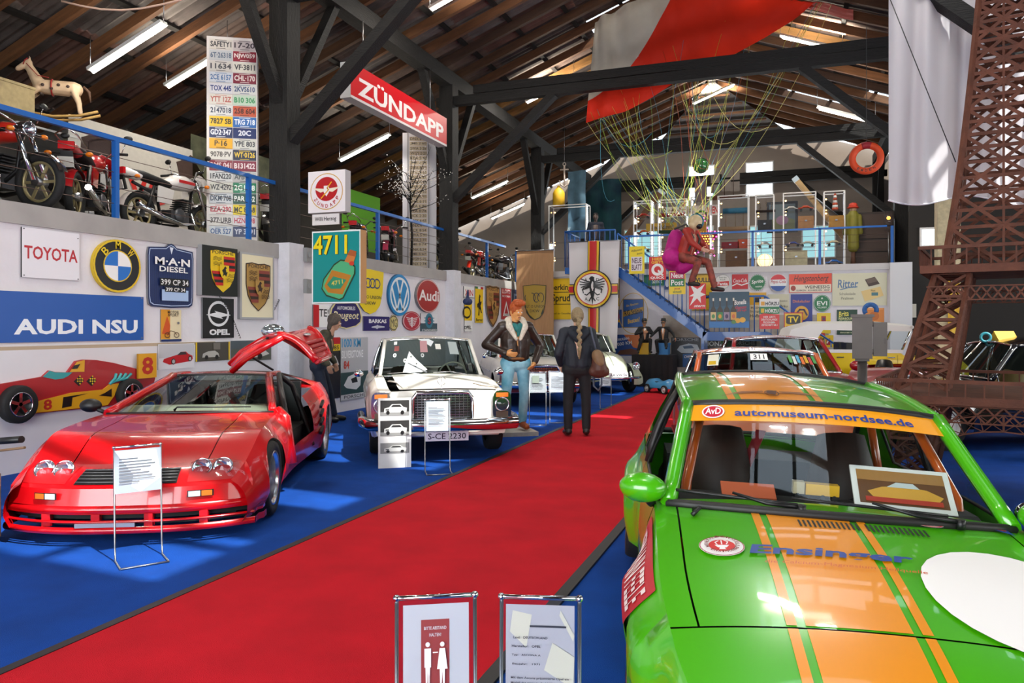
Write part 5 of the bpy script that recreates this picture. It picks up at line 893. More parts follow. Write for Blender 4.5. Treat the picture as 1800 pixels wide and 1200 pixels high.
def hand(w, d, n, s=1, curl=.5):
    """palm with four fingers and a thumb; w wrist, d hand direction, n palm normal"""
    w, d, n = V(w), V(d).normalized(), V(n).normalized(); n = (n - d * n.dot(d)).normalized(); u = d.cross(n); pr = [('c', w, w + d * .045 * s, .026 * s, .034 * s), ('c', w + d * .045 * s + u * .02 * s, w + d * .085 * s + u * .022 * s, .020 * s, .016 * s), ('c', w + d * .045 * s - u * .02 * s, w + d * .085 * s - u * .022 * s, .020 * s, .016 * s)]
    for i, L in enumerate((.07, .08, .075, .058)):
        b = w + d * .085 * s + u * (.030 - .020 * i) * s; k = b + (d * (1 - curl * .4) + n * curl * .6).normalized() * L * .5 * s; e = k + (d * (1 - curl) + n * curl).normalized() * L * .5 * s
        pr += [('c', b, k, .0098 * s, .009 * s), ('c', k, e, .009 * s, .0075 * s)]
    b = w + d * .025 * s + u * .03 * s; k = b + (d * .6 + u * .7).normalized() * .035 * s; pr += [('c', b, k, .013 * s, .011 * s), ('c', k, k + (d + u * .2 + n * curl).normalized() * .035 * s, .011 * s, .009 * s)]
    return pr
ST = dict(pel=(0, 0, .95), che=(.01, 0, 1.28), nek=(.0, 0, 1.48), hed=(.02, 0, 1.63), shL=(0, .18, 1.42), elL=(-.03, .25, 1.13), wrL=(.05, .26, .90), shR=(0, -.18, 1.42), elR=(-.03, -.25, 1.13), wrR=(.05, -.26, .90),
          hiL=(0, .095, .92), knL=(.02, .11, .50), anL=(-.02, .11, .09), hiR=(0, -.095, .92), knR=(.02, -.11, .50), anR=(-.02, -.11, .09), foL=(1, .15, 0), foR=(1, -.15, 0), hdL=(.3, 0, -1), hdR=(.3, 0, -1), face=0, tilt=0)
def person(name, label, cat, mtx, J, skin='d8a888', top='20242c', legs='1a1a1e', shoes='17140f', hair='8a6a42', vox=.012, bulk=1, face=True, collar=None, hairf=None, hands=True, topm=None, legm=None):
    j = dict(ST); j.update(J); v = {k: V(x) for k, x in j.items() if isinstance(x, tuple)}
    H = v['hed']; fz = MX.Rotation(j['face'], 3, 'Z') @ MX.Rotation(j['tilt'], 3, 'Y'); F = lambda x, y, z: H + fz @ V((x, y, z))
    pr = [('e', H + V((0, 0, .015)), (.098, .076, .118), j['face'], 'Z'), ('c', F(.03, 0, -.06), F(.055, 0, -.085), .052, .034), ('c', F(.088, 0, .0), F(.112, 0, -.028), .010, .013), ('e', F(.085, .03, -.01), (.02, .018, .02)), ('e', F(.085, -.03, -.01), (.02, .018, .02)), ('c', F(.088, -.018, -.062), F(.088, .018, -.062), .008, .008), ('c', F(.075, -.045, .028), F(.075, .045, .028), .016, .016), ('e', F(-.005, .078, -.005), (.018, .01, .03)), ('e', F(-.005, -.078, -.005), (.018, .01, .03)),
          ('c', v['nek'] - V((0, 0, .06)), F(-.01, 0, -.05), .058, .05), ('c', v['pel'], v['che'], .12, .14), ('c', v['shL'], v['shR'], .06, .06)]
    for s in 'LR':
        pr += [('c', v['sh' + s], v['el' + s], .045, .036), ('c', v['el' + s], v['wr' + s], .036, .025), ('c', v['hi' + s], v['kn' + s], .075, .05), ('c', v['kn' + s], v['an' + s], .05, .035), ('c', v['an' + s], v['an' + s] + v['fo' + s].normalized() * .14 - V((0, 0, .05)), .035, .025)]
        if hands: pr += hand(v['wr' + s], v['hd' + s], V((0, -1 if s == 'L' else 1, 0)), 1.05)
    o = blob(name, pr, mat(skin, .5), None, vox * .8, 3, mtx); tag(o, label, cat)
    B_ = bulk; sp = lambda a, b, t: v[a].lerp(v[b], t)
    tp = [('c', v['pel'] + V((0, .05, .02)), v['che'] + V((0, .07, -.02)), .125 * B_, .125 * B_), ('c', v['pel'] + V((0, -.05, .02)), v['che'] + V((0, -.07, -.02)), .125 * B_, .125 * B_), ('c', v['shL'], v['shR'], .075 * B_, .075 * B_), ('c', v['che'] + V((0, 0, .05)), v['nek'] - V((0, 0, .03)), .10 * B_, .06)]
    for s in 'LR': tp += [('c', v['sh' + s], v['el' + s], .068 * B_, .056 * B_), ('c', v['el' + s], sp('el' + s, 'wr' + s, .97), .056 * B_, .042 * B_)]
    blob('jacket', tp, topm or mat(top, .7, noise=.2, ns=8, bump=.35, bs=14), o, vox)
    lg = [('c', v['hiL'], v['hiR'], .125, .125)]
    for s in 'LR': lg += [('c', v['hi' + s], v['kn' + s], .098, .07), ('c', v['kn' + s], v['an' + s] + V((0, 0, .02)), .07, .06)]
    blob('trousers', lg, legm or mat(legs, .8, noise=.25, ns=6, bump=.4, bs=12), o, vox)
    for s in 'LR':
        f = v['fo' + s].normalized(); a = v['an' + s]; blob('shoe', [('c', a + V((0, 0, -.02)) - f * .03, a + f * .16 + V((0, 0, -.045)), .052, .042), ('c', a, a + V((0, 0, .04)), .05, .048)], mat(shoes, .4), o, vox)
    if hair: blob('hair', (hairf(F, v) if hairf else [('e', F(-.018, 0, .045), (.10, .085, .10)), ('c', F(.05, -.04, .105), F(.06, .04, .11), .03, .03)]), mat(hair, .6, noise=.35, ns=40, bump=.6, bs=50), o, vox * .8, 2)
    if face:
        for y in (.03, -.03):
            e = MB(mat('f0ece6', .3)).sph(F(.094, y, .008), .011, 10, 6).obj('eye', o); MB(mat('2a3a4a', .3)).sph(F(.102, y, .008), .0055, 8, 5).obj('iris', e)
            MB(mat(hair or '3a2a1a', .7)).tube([F(.098, y - .018, .03), F(.104, y, .034), F(.096, y + .018, .03)], .004, 5).obj('eyebrow', o)
        MB(mat('a85a50', .5)).tube([F(.092, -.022, -.062), F(.1, 0, -.06), F(.092, .022, -.062)], .005, 5).obj('mouth', o)
    return o, v, F
def place(p, yaw, s=1): return MX.Translation(p) @ MX.Rotation(yaw, 4, 'Z') @ MX.Scale(s, 4)
cam_yaw = lambda p: atan2(-p.y, -p.x)
# painted statue
p = onZ(906, 755, .06); p.z = .07
LEATH = mat('3a2c26', .35, noise=.45, ns=9, bump=.5, bs=10)
so_, v, F = person('painted_statue', 'painted statue of man in leather jacket with sheepskin collar', 'statue', place(p, cam_yaw(p) + .25, 1.09), dict(face=.45, tilt=.22, elR=(-.1, -.40, 1.17), wrR=(.13, -.17, 1.06), elL=(-.08, .38, 1.15), wrL=(.10, .25, .93), hdR=(.5, .9, -.2), hdL=(.5, -.5, -.6), knR=(.12, -.16, .52), anR=(-.12, -.14, .11), anL=(.0, .10, .09), knL=(.02, .12, .5), hiL=(0, .10, .92), pel=(0, .0, .97), fo=(1, 0, 0)),
    skin='d99a5c', hair='b8541c', shoes='9a4a20', bulk=1.16, topm=LEATH, legm=mat('4f9fc0', .6, noise=.5, ns=5, bump=.5, bs=9, col2='a8dcec'), hairf=lambda F, v: [('e', F(-.015, 0, .05), (.105, .088, .105)), ('c', F(.06, -.05, .12), F(.08, .04, .135), .035, .04), ('c', F(.0, -.03, .14), F(.06, .02, .15), .04, .04), ('c', F(.02, .075, .03), F(.02, .075, -.02), .018, .012), ('c', F(.02, -.075, .03), F(.02, -.075, -.02), .018, .012)])
SHEEP = mat('e2d8c8', .9, noise=.15, ns=30, bump=.8, bs=45)
blob('collar', [('c', (-.07, 0, 1.53), (-.02, .10, 1.51), .05, .055), ('c', (-.02, .10, 1.51), (.10, .11, 1.42), .055, .05), ('c', (.10, .11, 1.42), (.165, .03, 1.25), .05, .025), ('c', (-.07, 0, 1.53), (-.02, -.10, 1.51), .05, .055), ('c', (-.02, -.10, 1.51), (.10, -.11, 1.42), .055, .05), ('c', (.10, -.11, 1.42), (.165, -.03, 1.25), .05, .025)], SHEEP, so_, .012, 2)
blob('neckerchief', [('c', (.10, -.04, 1.44), (.13, .0, 1.38), .04, .04), ('c', (.10, .04, 1.44), (.15, .0, 1.30), .04, .02)], mat('1f7a7a', .6, noise=.4, ns=20), so_, .012, 1)
MB(mat('8a5a2c', .5)).tube([(.14 * cos(a), .165 * sin(a), .985) for a in frange(0, 2 * pi * 15 / 16, 16)], .02, 6, closed=True).obj('belt', so_)
MB(mat('5a4032', .5)).tube([(.165, 0, 1.25), (.17, .01, 1.05)], .008, 5).obj('zip', so_)
tag(MB(mat('a8a29a', .7, noise=.2)).box((0, 0, .03), (.62, .55, .06)).obj('statue_base', None, MX.Translation((p.x, p.y, 0)) @ MX.Rotation(cam_yaw(p) + .25, 4, 'Z')), 'flat grey base plate under the painted statue', 'plinth')
# visitor seen from behind
p = onZ(1015, 766, .012)
wo, v, F = person('person', 'person in dark hooded jacket with long braid, seen from behind', 'person', place(p, cam_yaw(p) + pi + .12, 1.07), dict(elL=(-.06, .27, 1.14), wrL=(.10, .22, .98), elR=(-.06, -.27, 1.14), wrR=(.10, -.22, .98), anL=(-.02, .13, .09), anR=(-.02, -.12, .09), knL=(.01, .13, .5), knR=(.01, -.12, .5), hdL=(.6, 0, -.5), hdR=(.6, 0, -.5)), skin='d8ac90', top='1c222e', legs='17171b', shoes='201c1a', hair='94805e', bulk=1.12, hairf=lambda F, v: [('e', F(-.02, 0, .03), (.108, .09, .115))] + [('e', F(-.11 - .034 * min(i, 4), .012 * (-1) ** i, .0 - .045 * i), (.034 - .001 * i, .040 - .002 * i, .034)) for i in range(10)] + [('c', F(-.245, 0, -.43), F(-.225, 0, -.56), .03, .012)])
blob('hood', [('c', (-.10, -.10, 1.42), (-.13, 0, 1.34), .055, .065), ('c', (-.10, .10, 1.42), (-.13, 0, 1.34), .055, .065), ('c', (-.06, -.09, 1.47), (-.06, .09, 1.47), .05, .05)], mat('1a202b', .8, bump=.3, bs=14), wo, .013)
bo = blob('backpack', [('c', (-.20, -.26, 1.10), (-.20, -.27, .92), .085, .115), ('c', (-.20, -.33, .90), (-.20, -.21, .90), .085, .085)], mat('5a3428', .55, noise=.4, ns=6, bump=.3, bs=12), None, .013, 4, place(p, cam_yaw(p) + pi + .12, 1.07)); tag(bo, 'brown leather backpack slung from the visitor right shoulder', 'backpack')
blob('flap', [('c', (-.22, -.24, 1.12), (-.25, -.27, 1.02), .08, .07)], mat('8a6a4a', .6, noise=.3, ns=8), bo, .013)
for a in ([(-.06, -.17, 1.50), (-.15, -.19, 1.36), (-.17, -.24, 1.16)], [(-.16, -.20, .86), (-.18, -.2, .7), (-.2, -.26, .64), (-.22, -.3, .72), (-.2, -.3, .86)]): MB(mat('4a5060', .7)).tube(a, .014, 6).obj('strap', bo)
# mannequin leaning behind the red car
p = onZ(588, 742, 0); p.x -= .12
camo_ = mat('5a5340', .8, noise=.6, ns=7, bump=.4, bs=10, col2='23261f')
mo, v, F = person('mannequin', 'long haired mannequin in camouflage jacket leaning behind the red car', 'mannequin', place(p, cam_yaw(p) + 1.35, 1.06), dict(hed=(.10, 0, 1.60), nek=(.03, 0, 1.47), tilt=.35, pel=(-.16, 0, .93), che=(-.06, 0, 1.26), shL=(-.03, .18, 1.40), shR=(-.03, -.18, 1.40), elL=(-.08, .25, 1.12), elR=(-.12, -.25, 1.12), wrL=(.06, .18, .95), wrR=(.04, -.2, .93), hiL=(-.16, .1, .9), hiR=(-.16, -.1, .9), knL=(-.02, .12, .5), knR=(-.04, -.1, .5), anL=(.06, .12, .09), anR=(.0, -.1, .09)), topm=camo_, legs='232c40', hair='5a5048', bulk=1.15, skin='b88a70', hairf=lambda F, v: [('e', F(-.02, 0, .03), (.112, .098, .115)), ('c', F(-.05, .07, -.02), F(-.04, .06, -.12), .04, .035), ('c', F(-.05, -.07, -.02), F(-.04, -.06, -.12), .04, .035)])
# parachutist dummy
PD = 16.4
p = onD(1208, 470, PD); yw = cam_yaw(p) + 1.1
po, v, F = person('parachutist_dummy', 'hanging parachutist dummy in red suit with striped helmet', 'mannequin', place(p, yw, 1.1), dict(pel=(-.05, 0, .22), che=(.05, 0, .55), nek=(.10, 0, .72), hed=(.17, 0, .84), tilt=.5, shL=(.08, .19, .68), shR=(.08, -.19, .68), elL=(.22, .25, .45), wrL=(.36, .16, .32), elR=(.22, -.25, .45), wrR=(.36, -.16, .32), hiL=(-.03, .1, .2), hiR=(-.03, -.1, .2), knL=(.36, .14, .10), anL=(.50, .14, -.40), knR=(.30, -.14, .08), anR=(.16, -.14, -.30), hdL=(1, 0, -.3), hdR=(1, 0, -.3)), skin='c89a80', topm=mat('b8382c', .5, noise=.3, ns=6, bump=.3, bs=10), legm=mat('a84a3a', .6, noise=.5, ns=7, col2='2a2624'), hair=None, bulk=1.1, shoes='2a2420')
he = blob('helmet', [('e', F(-.01, 0, .03), (.145, .125, .14)), ('c', F(.0, -.08, -.05), F(.03, .08, -.05), .07, .07)], mat('d8c298', .3), po, .014)
MB(mat('2a7a8c', .3)).tube([F(-.01 + .15 * cos(a), .02, .03 + .145 * sin(a)) for a in frange(-.3, 3.2, 14)], .02, 6).obj('helmet_stripe', he); MB(mat('14161a', .2)).sph(F(.1, 0, -.01), (.06, .085, .06), 12, 8).obj('visor', he)
pk = blob('parachute_pack', [('c', (-.24, 0, .62), (-.30, 0, .15), .15, .22), ('c', (-.25, -.15, .2), (-.25, .15, .2), .2, .2), ('c', (-.12, 0, .0), (.05, 0, .05), .14, .1)], mat('c4188a', .7, noise=.3, ns=6, bump=.5, bs=8), None, .018, 4, place(p, yw, 1.1)); tag(pk, 'magenta parachute pack on the dummy back', 'backpack')
MB(mat('d8cfc0', .7)).prism([(-.44, .19, .48), (-.40, .24, .5), (-.40, .24, .22)], (-.03, .03, 0)).obj('pack_badge', pk)
for y in (-.14, .14): MB(mat('4a4a46', .7)).tube([(-.2, y, .75), (.05, y, .82), (.2, y, .55), (.1, y, .3)], .022, 6).obj('harness_strap', pk)
HARN = place(p, yw, 1.1) @ V((-.05, 0, .82))
# two suited figures with hats on the black covered table
p0 = onZ(1110, 679, 0); p1 = onZ(1192, 676, 0); tx0, tx1 = p0.x, p1.x; ty = 20.75
tb = empty('covered_table', 'long table under a black floor length cloth', 'table', ((tx0 + tx1) / 2, ty + .35, 0))
W_ = (tx1 - tx0) / 2; out = []
for i in range(81):
    t = i / 80 * 4; s_ = int(t) % 4; f = t - int(t); c4 = [(-W_, -.4), (W_, -.4), (W_, .4), (-W_, .4)]; a = c4[s_]; b_ = c4[(s_ + 1) % 4]; out.append((lerp(a[0], b_[0], f), lerp(a[1], b_[1], f)))
MB(mat('131215', .8, bump=.3, bs=8)).grid([[(x * (1 + k * .02 * sin(i * 2.1)), y * (1 + k * .05 * sin(i * 2.1)), z) for i, (x, y) in enumerate(out)] for z, k in ((.86, 0), (.6, .5), (.3, 1), (.01, 1.3))]).poly([(x, y, .86) for x, y in out[:80]]).obj('tablecloth', tb)
MB(STEEL).bb((-W_ + .05, -.35, .80), (W_ - .05, .35, .85)).obj('tabletop', tb)
for x in (-1, 1):
    for y in (-1, 1): MB(STEEL).cyl((x * (W_ - .1), y * .3, 0), (x * (W_ - .1), y * .3, .8), .02).obj('leg', tb)
for (px, col, lab, flip, lab2) in ((1133, 'd8a818', 'figure in black suit and hat with folded hands on table', 1, 'yellow block stool under the left suited figure'), (1167, '2a78b8', 'figure in black suit and hat with arms spread on table', -1, 'blue block stool under the right suited figure')):
    q = onY(px, 600, ty + .35); s_ = .62
    J = dict(pel=(0, 0, .05), che=(.0, 0, .38), nek=(0, 0, .56), hed=(.03, 0, .70), shL=(0, .18, .50), shR=(0, -.18, .50), elL=(.02, .34, .28), elR=(.02, -.34, .28), wrL=(.22, .08, .36), wrR=(.22, -.06, .36), hiL=(0, .1, .04), hiR=(0, -.1, .04), knL=(.40, .16, .06), knR=(.38, -.2, .02), anL=(.42, .14, -.36), anR=(.36, -.3, -.36), hdL=(.5, -1, 0), hdR=(.5, 1, 0))
    if flip < 0: J.update(wrL=(.15, .46, .14), wrR=(.12, -.48, .16), elL=(.0, .36, .30), elR=(.0, -.36, .32), hdL=(.3, .3, -1), hdR=(.3, -.3, -1), hiL=(0, .1, .04), anR=(.30, -.16, -.42), anL=(.5, .2, -.2))
    zz = .86 + .50 * s_ + .05
    fo_, v, F = person('suited_figure', lab, 'figure', MX.Translation((q.x, ty + .3, zz)) @ MX.Rotation(cam_yaw(q) + .2 * flip, 4, 'Z') @ MX.Scale(s_ * 1.15, 4), J, top='141417', legs='141417', hair='1c1612', skin='b0805c', vox=.018, face=False)
    h = MB(mat('101012', .6)).lathe([(.15, .08), (.155, .085), (.095, .09), (.092, .17), (.06, .185), (.001, .18)], F(-.01, 0, 0), (0, 0, 1), 16).obj('hat', fo_)
    MB(BLACK).box(F(.1, 0, .01), (.02, .15, .035)).obj('sunglasses', fo_); MB(D('e8e4e0')).prism([v['che'] + V((.135, -.04, .12)), v['che'] + V((.135, .04, .12)), v['che'] + V((.14, 0, -.1))], (.012, 0, 0)).obj('shirt_front', fo_)
    b2 = MB(mat(col, .5)).bb((-.13, -.2, 0), (.13, .2, .26)).bb((-.15, -.22, .26), (.15, .22, zz - .86 - .045)).obj('block_stool', None, MX.Translation((q.x, ty + .4, .862)))
    tag(b2, lab2, 'stool')
# dark figure on the upper landing
p = onY(1047, 425, 22.3); p.z = ZE
go, v, F = person('mannequin', 'mannequin in dark waistcoat on the upper landing', 'mannequin', place(p, cam_yaw(p), .95), {}, top='1a2030', legs='15161c', vox=.02, face=False, skin='5a4a44', hair='1a1614')
# ---------------------------------------------------------------- banners, stairs, rails
def cloth(name, label, x0, y0, x1, y1, Y, m, items, cat='banner', fold=.008, taper=0, nf=3, X2=None):
    M4, w, h = ew(x0, y0, x1, y1, Y); f = lambda x, y: fold * sin(x / w * 2 * pi * nf + 1.3) * (.25 + .75 * (.5 - y / h)) + .02 * sin(y * 3)
    k = lambda x, y: x * (1 - taper * (.5 - y / h))
    o = MB(m).grid([[(k(x, y), y, f(x, y)) for x in frange(-w / 2, w / 2, 33)] for y in frange(-h / 2, h / 2, 17)]).grid([[(k(x, y), y, f(x, y) - .006) for x in frange(w / 2, -w / 2, 33)] for y in frange(-h / 2, h / 2, 17)]).obj(name, None, M4)
    tag(o, label, cat); decals(o, w, h, items, 0, lambda x, y, z: (k(x, y), y, f(x, y) + .008 + z * 3)); MB(STEEL).cyl((-w / 2 - .03, h / 2, 0), (w / 2 + .03, h / 2, 0), .015, n=8).obj('hanging_rod', o)
    return o
def dense(pts, n=6): return [tuple(V(a).lerp(V(b), i / n)) for a, b in zip(pts, pts[1:]) for i in range(n)] + [pts[-1]]
cloth('cloth_banner', 'beige AUTO UNION DKW cloth banner beside the left wall', 908, 440, 973, 606, 21.9, mat('b98d64', .85, noise=.15, ns=30, stretch=(1, .1, 1)), [('p', [(.5 + (x - .5) * .64, .36 + y * .38) for x, y in AU], '3a3a2c'), ('p', [(.5 + (x - .5) * .60, .367 + y * .362) for x, y in AU], 'b0923c')] + [('o', .32 + .115 * i, .50, .09, .052, .018, '2a3246') for i in range(4)] + [('t', 'AUTO UNION', .5, .592, .56, .03, '3a3a34', 0), ('t', 'DKW', .5, .64, .26, .03, '3a3a34', 0)])
def crossp(w, k): return [(.5 - w, 0), (.5 + w, 0), (.5 + w, 1), (.5 - w, 1)]
EAG = [('p', [(.47, .34), (.53, .34), (.56, .42), (.54, .52), (.52, .58), (.5, .66), (.48, .58), (.46, .52), (.44, .42)], Bk), ('p', [(.44, .345), (.47, .32), (.5, .315), (.54, .33), (.53, .37), (.47, .37)], Bk)]
for s in (-1, 1):
    for i in range(6): a = -.25 + .36 * i; EAG.append(('l', [(.5 + s * .03, .385 + .012 * i), (.5 + s * (.10 + .015 * i), .375 + .02 * i), (.5 + s * (.235 - .02 * abs(i - 1.5)), .345 + .034 * i)], .010, Bk))
    EAG += [('l', [(.5 + s * .03, .5), (.5 + s * .1, .54), (.5 + s * .14, .53)], .010, Bk), ('l', [(.5 + s * .01, .56), (.5 + s * .06, .61)], .012, Bk)]
AD = []
for wv, hv, c in ((.125, .052, Bk), (.105, .043, 'e8c01c'), (.07, .028, 'c4161e')):
    e = {Bk: (.385, .175), 'e8c01c': (.365, .165), 'c4161e': (.325, .147)}[c]
    AD += [('r', .5 - wv, y0_, .5 + wv, y1_, c) for y0_, y1_ in ((.0, .13), (.13, .26), (.26, .42), (.42, .6), (.6, .75), (.75, .9), (.9, 1))] + [('r', a_, .45 - hv, b_, .45 + hv, c) for a_, b_ in ((0, .12), (.12, .25), (.25, .5), (.5, .75), (.75, .88), (.88, 1))]
for c, rx, ry in ((Bk, .40, .18), ('e8c01c', .375, .169), ('c4161e', .335, .151), ('ece8e8', .315, .142)): AD.append(('e', .5, .45, rx, ry, c))
cloth('cloth_banner', 'white banner with red cross and black eagle', 1000, 424, 1089, 612, 21.0, mat('dcd9dc', .85), AD + [(x[0], [(.5 + (px - .5) * 1.12, .45 + (py - .47) * .78) for px, py in x[1]], *x[2:]) for x in EAG] + [('t', 'A', .38, .365, .06, .03, Bk), ('t', 'D', .62, .365, .06, .03, Bk), ('t', 'A', .38, .54, .06, .03, Bk), ('t', 'C', .62, .54, .06, .03, Bk)], fold=.014, taper=.1)
# stairs
T0, L0, L1 = onY(1085, 480, YS), onY(1238, 583, YS), onY(1344, 584, YS); T0.z = ZE - .02
sl_ = (T0.z - L0.z) / (L0.x - T0.x); L1.z = L0.z; B1 = V((L1.x + L0.z / sl_, YS, .05))
stz = empty('staircase', 'blue steel staircase with landing up to the end gallery', 'staircase', (0, 0, 0))
for yy in (YS + .06, YS + 1.0):
    for a, b_ in ((T0, L0), (L1, B1)): MB(BLUEP).bar((a.x, yy, a.z - .1), (b_.x, yy, b_.z - .1), .05, .24, up=(0, 1, 0) if False else (0, 0, 1)).obj('stringer', stz)
    MB(BLUEP).bb((L0.x - .05, yy - .025, L0.z - .24), (L1.x + .05, yy + .025, L0.z)).obj('landing_edge', stz)
TRD = mat('4a4038', .8, noise=.3)
for a, b_ in ((T0, L0), (L1, B1)):
    n = max(3, int((a.z - b_.z) / .19))
    for i in range(n): t = (i + .5) / n; MB(TRD).box((lerp(a.x, b_.x, t), YS + .53, lerp(a.z, b_.z, t) - .05), (.28, .9, .04)).obj('tread', stz)
MB(TRD).bb((L0.x, YS + .06, L0.z - .05), (L1.x, YS + 1.0, L0.z)).obj('landing_plate', stz)
for x in (L0.x - .05, L1.x - .05):
    for yy in (YS + .1, YS + .96): MB(BLUEP).bb((x - .04, yy - .04, 0), (x + .04, yy + .04, L0.z - .05)).obj('support_post', stz)
def rail(a, b_, par, n, hgt=.95, ball=.009):
    a, b_ = V(a), V(b_); u = V((0, 0, hgt)); MB(BLUEP).tube([a + u, b_ + u], .025, 8).obj('handrail', par)
    for i in range(n + 1): p = a.lerp(b_, i / n); MB(BLUEP).cyl(p, p + u, ball if i % 5 else .018, n=6).obj('baluster', par)
for yy in (YS + .03,): rail((T0.x, yy, T0.z), (L0.x, yy, L0.z), stz, 20); rail((L0.x, yy, L0.z), (L1.x, yy, L1.z), stz, 12); rail((L1.x, yy, L1.z), (B1.x, yy, B1.z), stz, 12)
lx0, lx1 = onY(998, 430, YS).x, T0.x
MB(BLUEP).bb((lx0, YS - .3, ZE - .2), (lx1 + .05, YE - .05, ZE - .02)).obj('upper_landing', stz); rail((lx0, YS - .28, ZE), (lx1, YS - .28, ZE), stz, 10, 1.0); rail((lx0, YS - .28, ZE), (lx0, YE - .1, ZE), stz, 8, 1.0)
# gallery railings
r1 = empty('gallery_railing', 'blue railing with steel wires along the left gallery', 'railing', (XL - .08, 0, ZG))
MB(BLUEP).bar((0, -5.9, 1.03), (0, 21.7, 1.03), .06, .06).obj('handrail', r1)
for px in (203, 437, 664, 856, 908): y = onX(px, 300, XL - .08).y; MB(BLUEP).bb((-.035, y - .03, 0), (.035, y + .03, 1.0)).obj('railing_post', r1)
WIRE = mat('5a4640', .5, .6)
for z in (.2, .4, .6, .8): MB(WIRE).cyl((0, -5.9, z), (0, 21.7, z), .005, n=5).obj('wire', r1)
xe0, xe1 = onY(1092, 400, YE + .1).x, 2.35
r2 = empty('gallery_railing', 'blue railing with steel wires along the end gallery', 'railing', (0, YE + .1, ZE))
MB(BLUEP).bar((xe0, 0, 1.0), (xe1, 0, 1.0), .06, .05).obj('handrail', r2)
for px in (1106, 1215, 1323, 1441, 1568): x = onY(px, 400, YE + .1).x; MB(BLUEP).bb((x - .035, -.03, 0), (x + .035, .03, 1.0)).obj('railing_post', r2)
for z in (.2, .4, .6, .8): MB(WIRE).cyl((xe0, 0, z), (xe1, 0, z), .005, n=5).obj('wire', r2)
# ---------------------------------------------------------------- number plate towers
PLT = [('SAFETY1', 'cfc8c0', '3a3a40'), ('17-20', 'c9bdbd', '4a4048'), ('6T·26318', 'b9bcc0', '5a6a80'), ('NJW059', '8c1f34', 'e8dcd8'), ('11634', 'c9c4be', '4a4a50'), ('VF·3811', 'd4d0c4', '33363c'), ('2CE 6157', 'c8ccd4', '4a70a0'), ('CHL·170', '7a1c34', 'e2d4d0'), ('TOX 445', 'd4d2d6', '2c3c7a'), ('2KVS610', 'd0d0cc', '3c5078'), ('YTT 12Z', 'd4cec4', 'b05a50'), ('B10 306', 'b8ccb8', '2f8a54'), ('2147018', 'd4d4d2', '26344e'), ('258 604', 'c0583c', '4a2a24'), ('7827 SB', 'e0b81c', '2a2a20'), ('TRG 718', '2c64a8', 'e4ecf2'), ('GD2·347', '1f2c58', 'dfe2ea'), ('20C', '1c2c60', 'dfe2ea'), ('P·16', 'dca41c', '4a3a20'), ('YPE 803', 'c9c9c0', '3c3e44'), ('9078·PV', 'd0ccc4', '55504c'), ('WT·0126', '222a40', 'e0c040'), ('RMS 041', '7c1f30', 'd8c0c0'), ('B131422', '7c2038', 'e6d8d8'), ('1FAN220', 'cfd0d0', '35373c'), ('AFB 166', 'b8b8b6', '55595c'), ('WZ·4292', 'c8c8be', '3a3c40'), ('2G1 38', '1f7a54', 'dfeae2'), ('DKM·708', 'c4c8cc', '3c4a5c'), ('PAR 842', '1d4a3c', 'e0e6e0'), ('EZA·290', 'd8d4d0', 'b03c4a'), ('MC 8368', 'dcc41c', '2a2a20'), ('377·URB', 'd0ccc8', '3a3236'), ('HZN 398', 'd0ccd0', 'b03a4c'), ('OER 527', 'c4cad0', '3c5a8c'), ('YP 3191', '1f2f5c', 'c9ccd8')]
p = onX(408, 413, -8.75); tw = empty('number_plate_tower', 'tall white board covered with two columns of American number plates', 'number plates', (p.x, p.y, ZG), cam_yaw(p) + pi / 2 - .16)
HT = 3.42; MB(mat('d8d2d0', .6)).bb((-.40, -.0, 0), (.40, .16, HT)).obj('board', tw)
for i, (s, bg, fg) in enumerate(PLT):
    r_, c_ = divmod(i, 2); w, h = .365, .168; zc = HT - .13 - r_ * .182
    o = MB(D(bg)).bb((-w / 2, -h / 2, 0), (w / 2, h / 2, .008)).obj('license_plate', tw, frame((-.175 + c_ * .375, -.002, zc), (1, 0, 0), (0, 0, 1), (0, -1, 0)))
    decals(o, w, h, [('t', s, .5, .48, .9 if len(s) > 4 else .55, .55, fg, .03), ('r', .25, .07, .75, .12, fg), ('r', .3, .88, .7, .93, fg)][:1 if i % 3 == 2 else 3], .008)
p = onX(737, 470, -8.85); t2 = empty('number_plate_tower', 'distant white column with one column of small tan number plates', 'number plates', (p.x, p.y, ZG), cam_yaw(p) + pi / 2 - .1)
HT2 = 3.5; MB(mat('c9c6cc', .6)).bb((-.42, 0, 0), (.42, .15, HT2)).obj('board', t2); MB(mat('8a8688', .6)).bb((-.30, -.02, 0), (-.27, 0, HT2)).bb((.22, -.02, 0), (.25, 0, HT2)).obj('board_strip', t2)
for i in range(28):
    o = MB(D('b9a88e' if i % 3 else 'a8957c')).bb((-.22, -.052, 0), (.22, .052, .006)).obj('license_plate', t2, frame((-.025, -.002, .08 + i * .121), (1, 0, 0), (0, 0, 1), (0, -1, 0)))
    decals(o, .44, .104, [('t', RN.choice(['DNX', 'HCK', 'SWA', 'JMB', 'WGS', 'KEA']) + ' %d·%d' % (RN.randint(2, 9), RN.randint(10, 98)), .5, .5, .9, .68, '2a2420', .01)], .006)
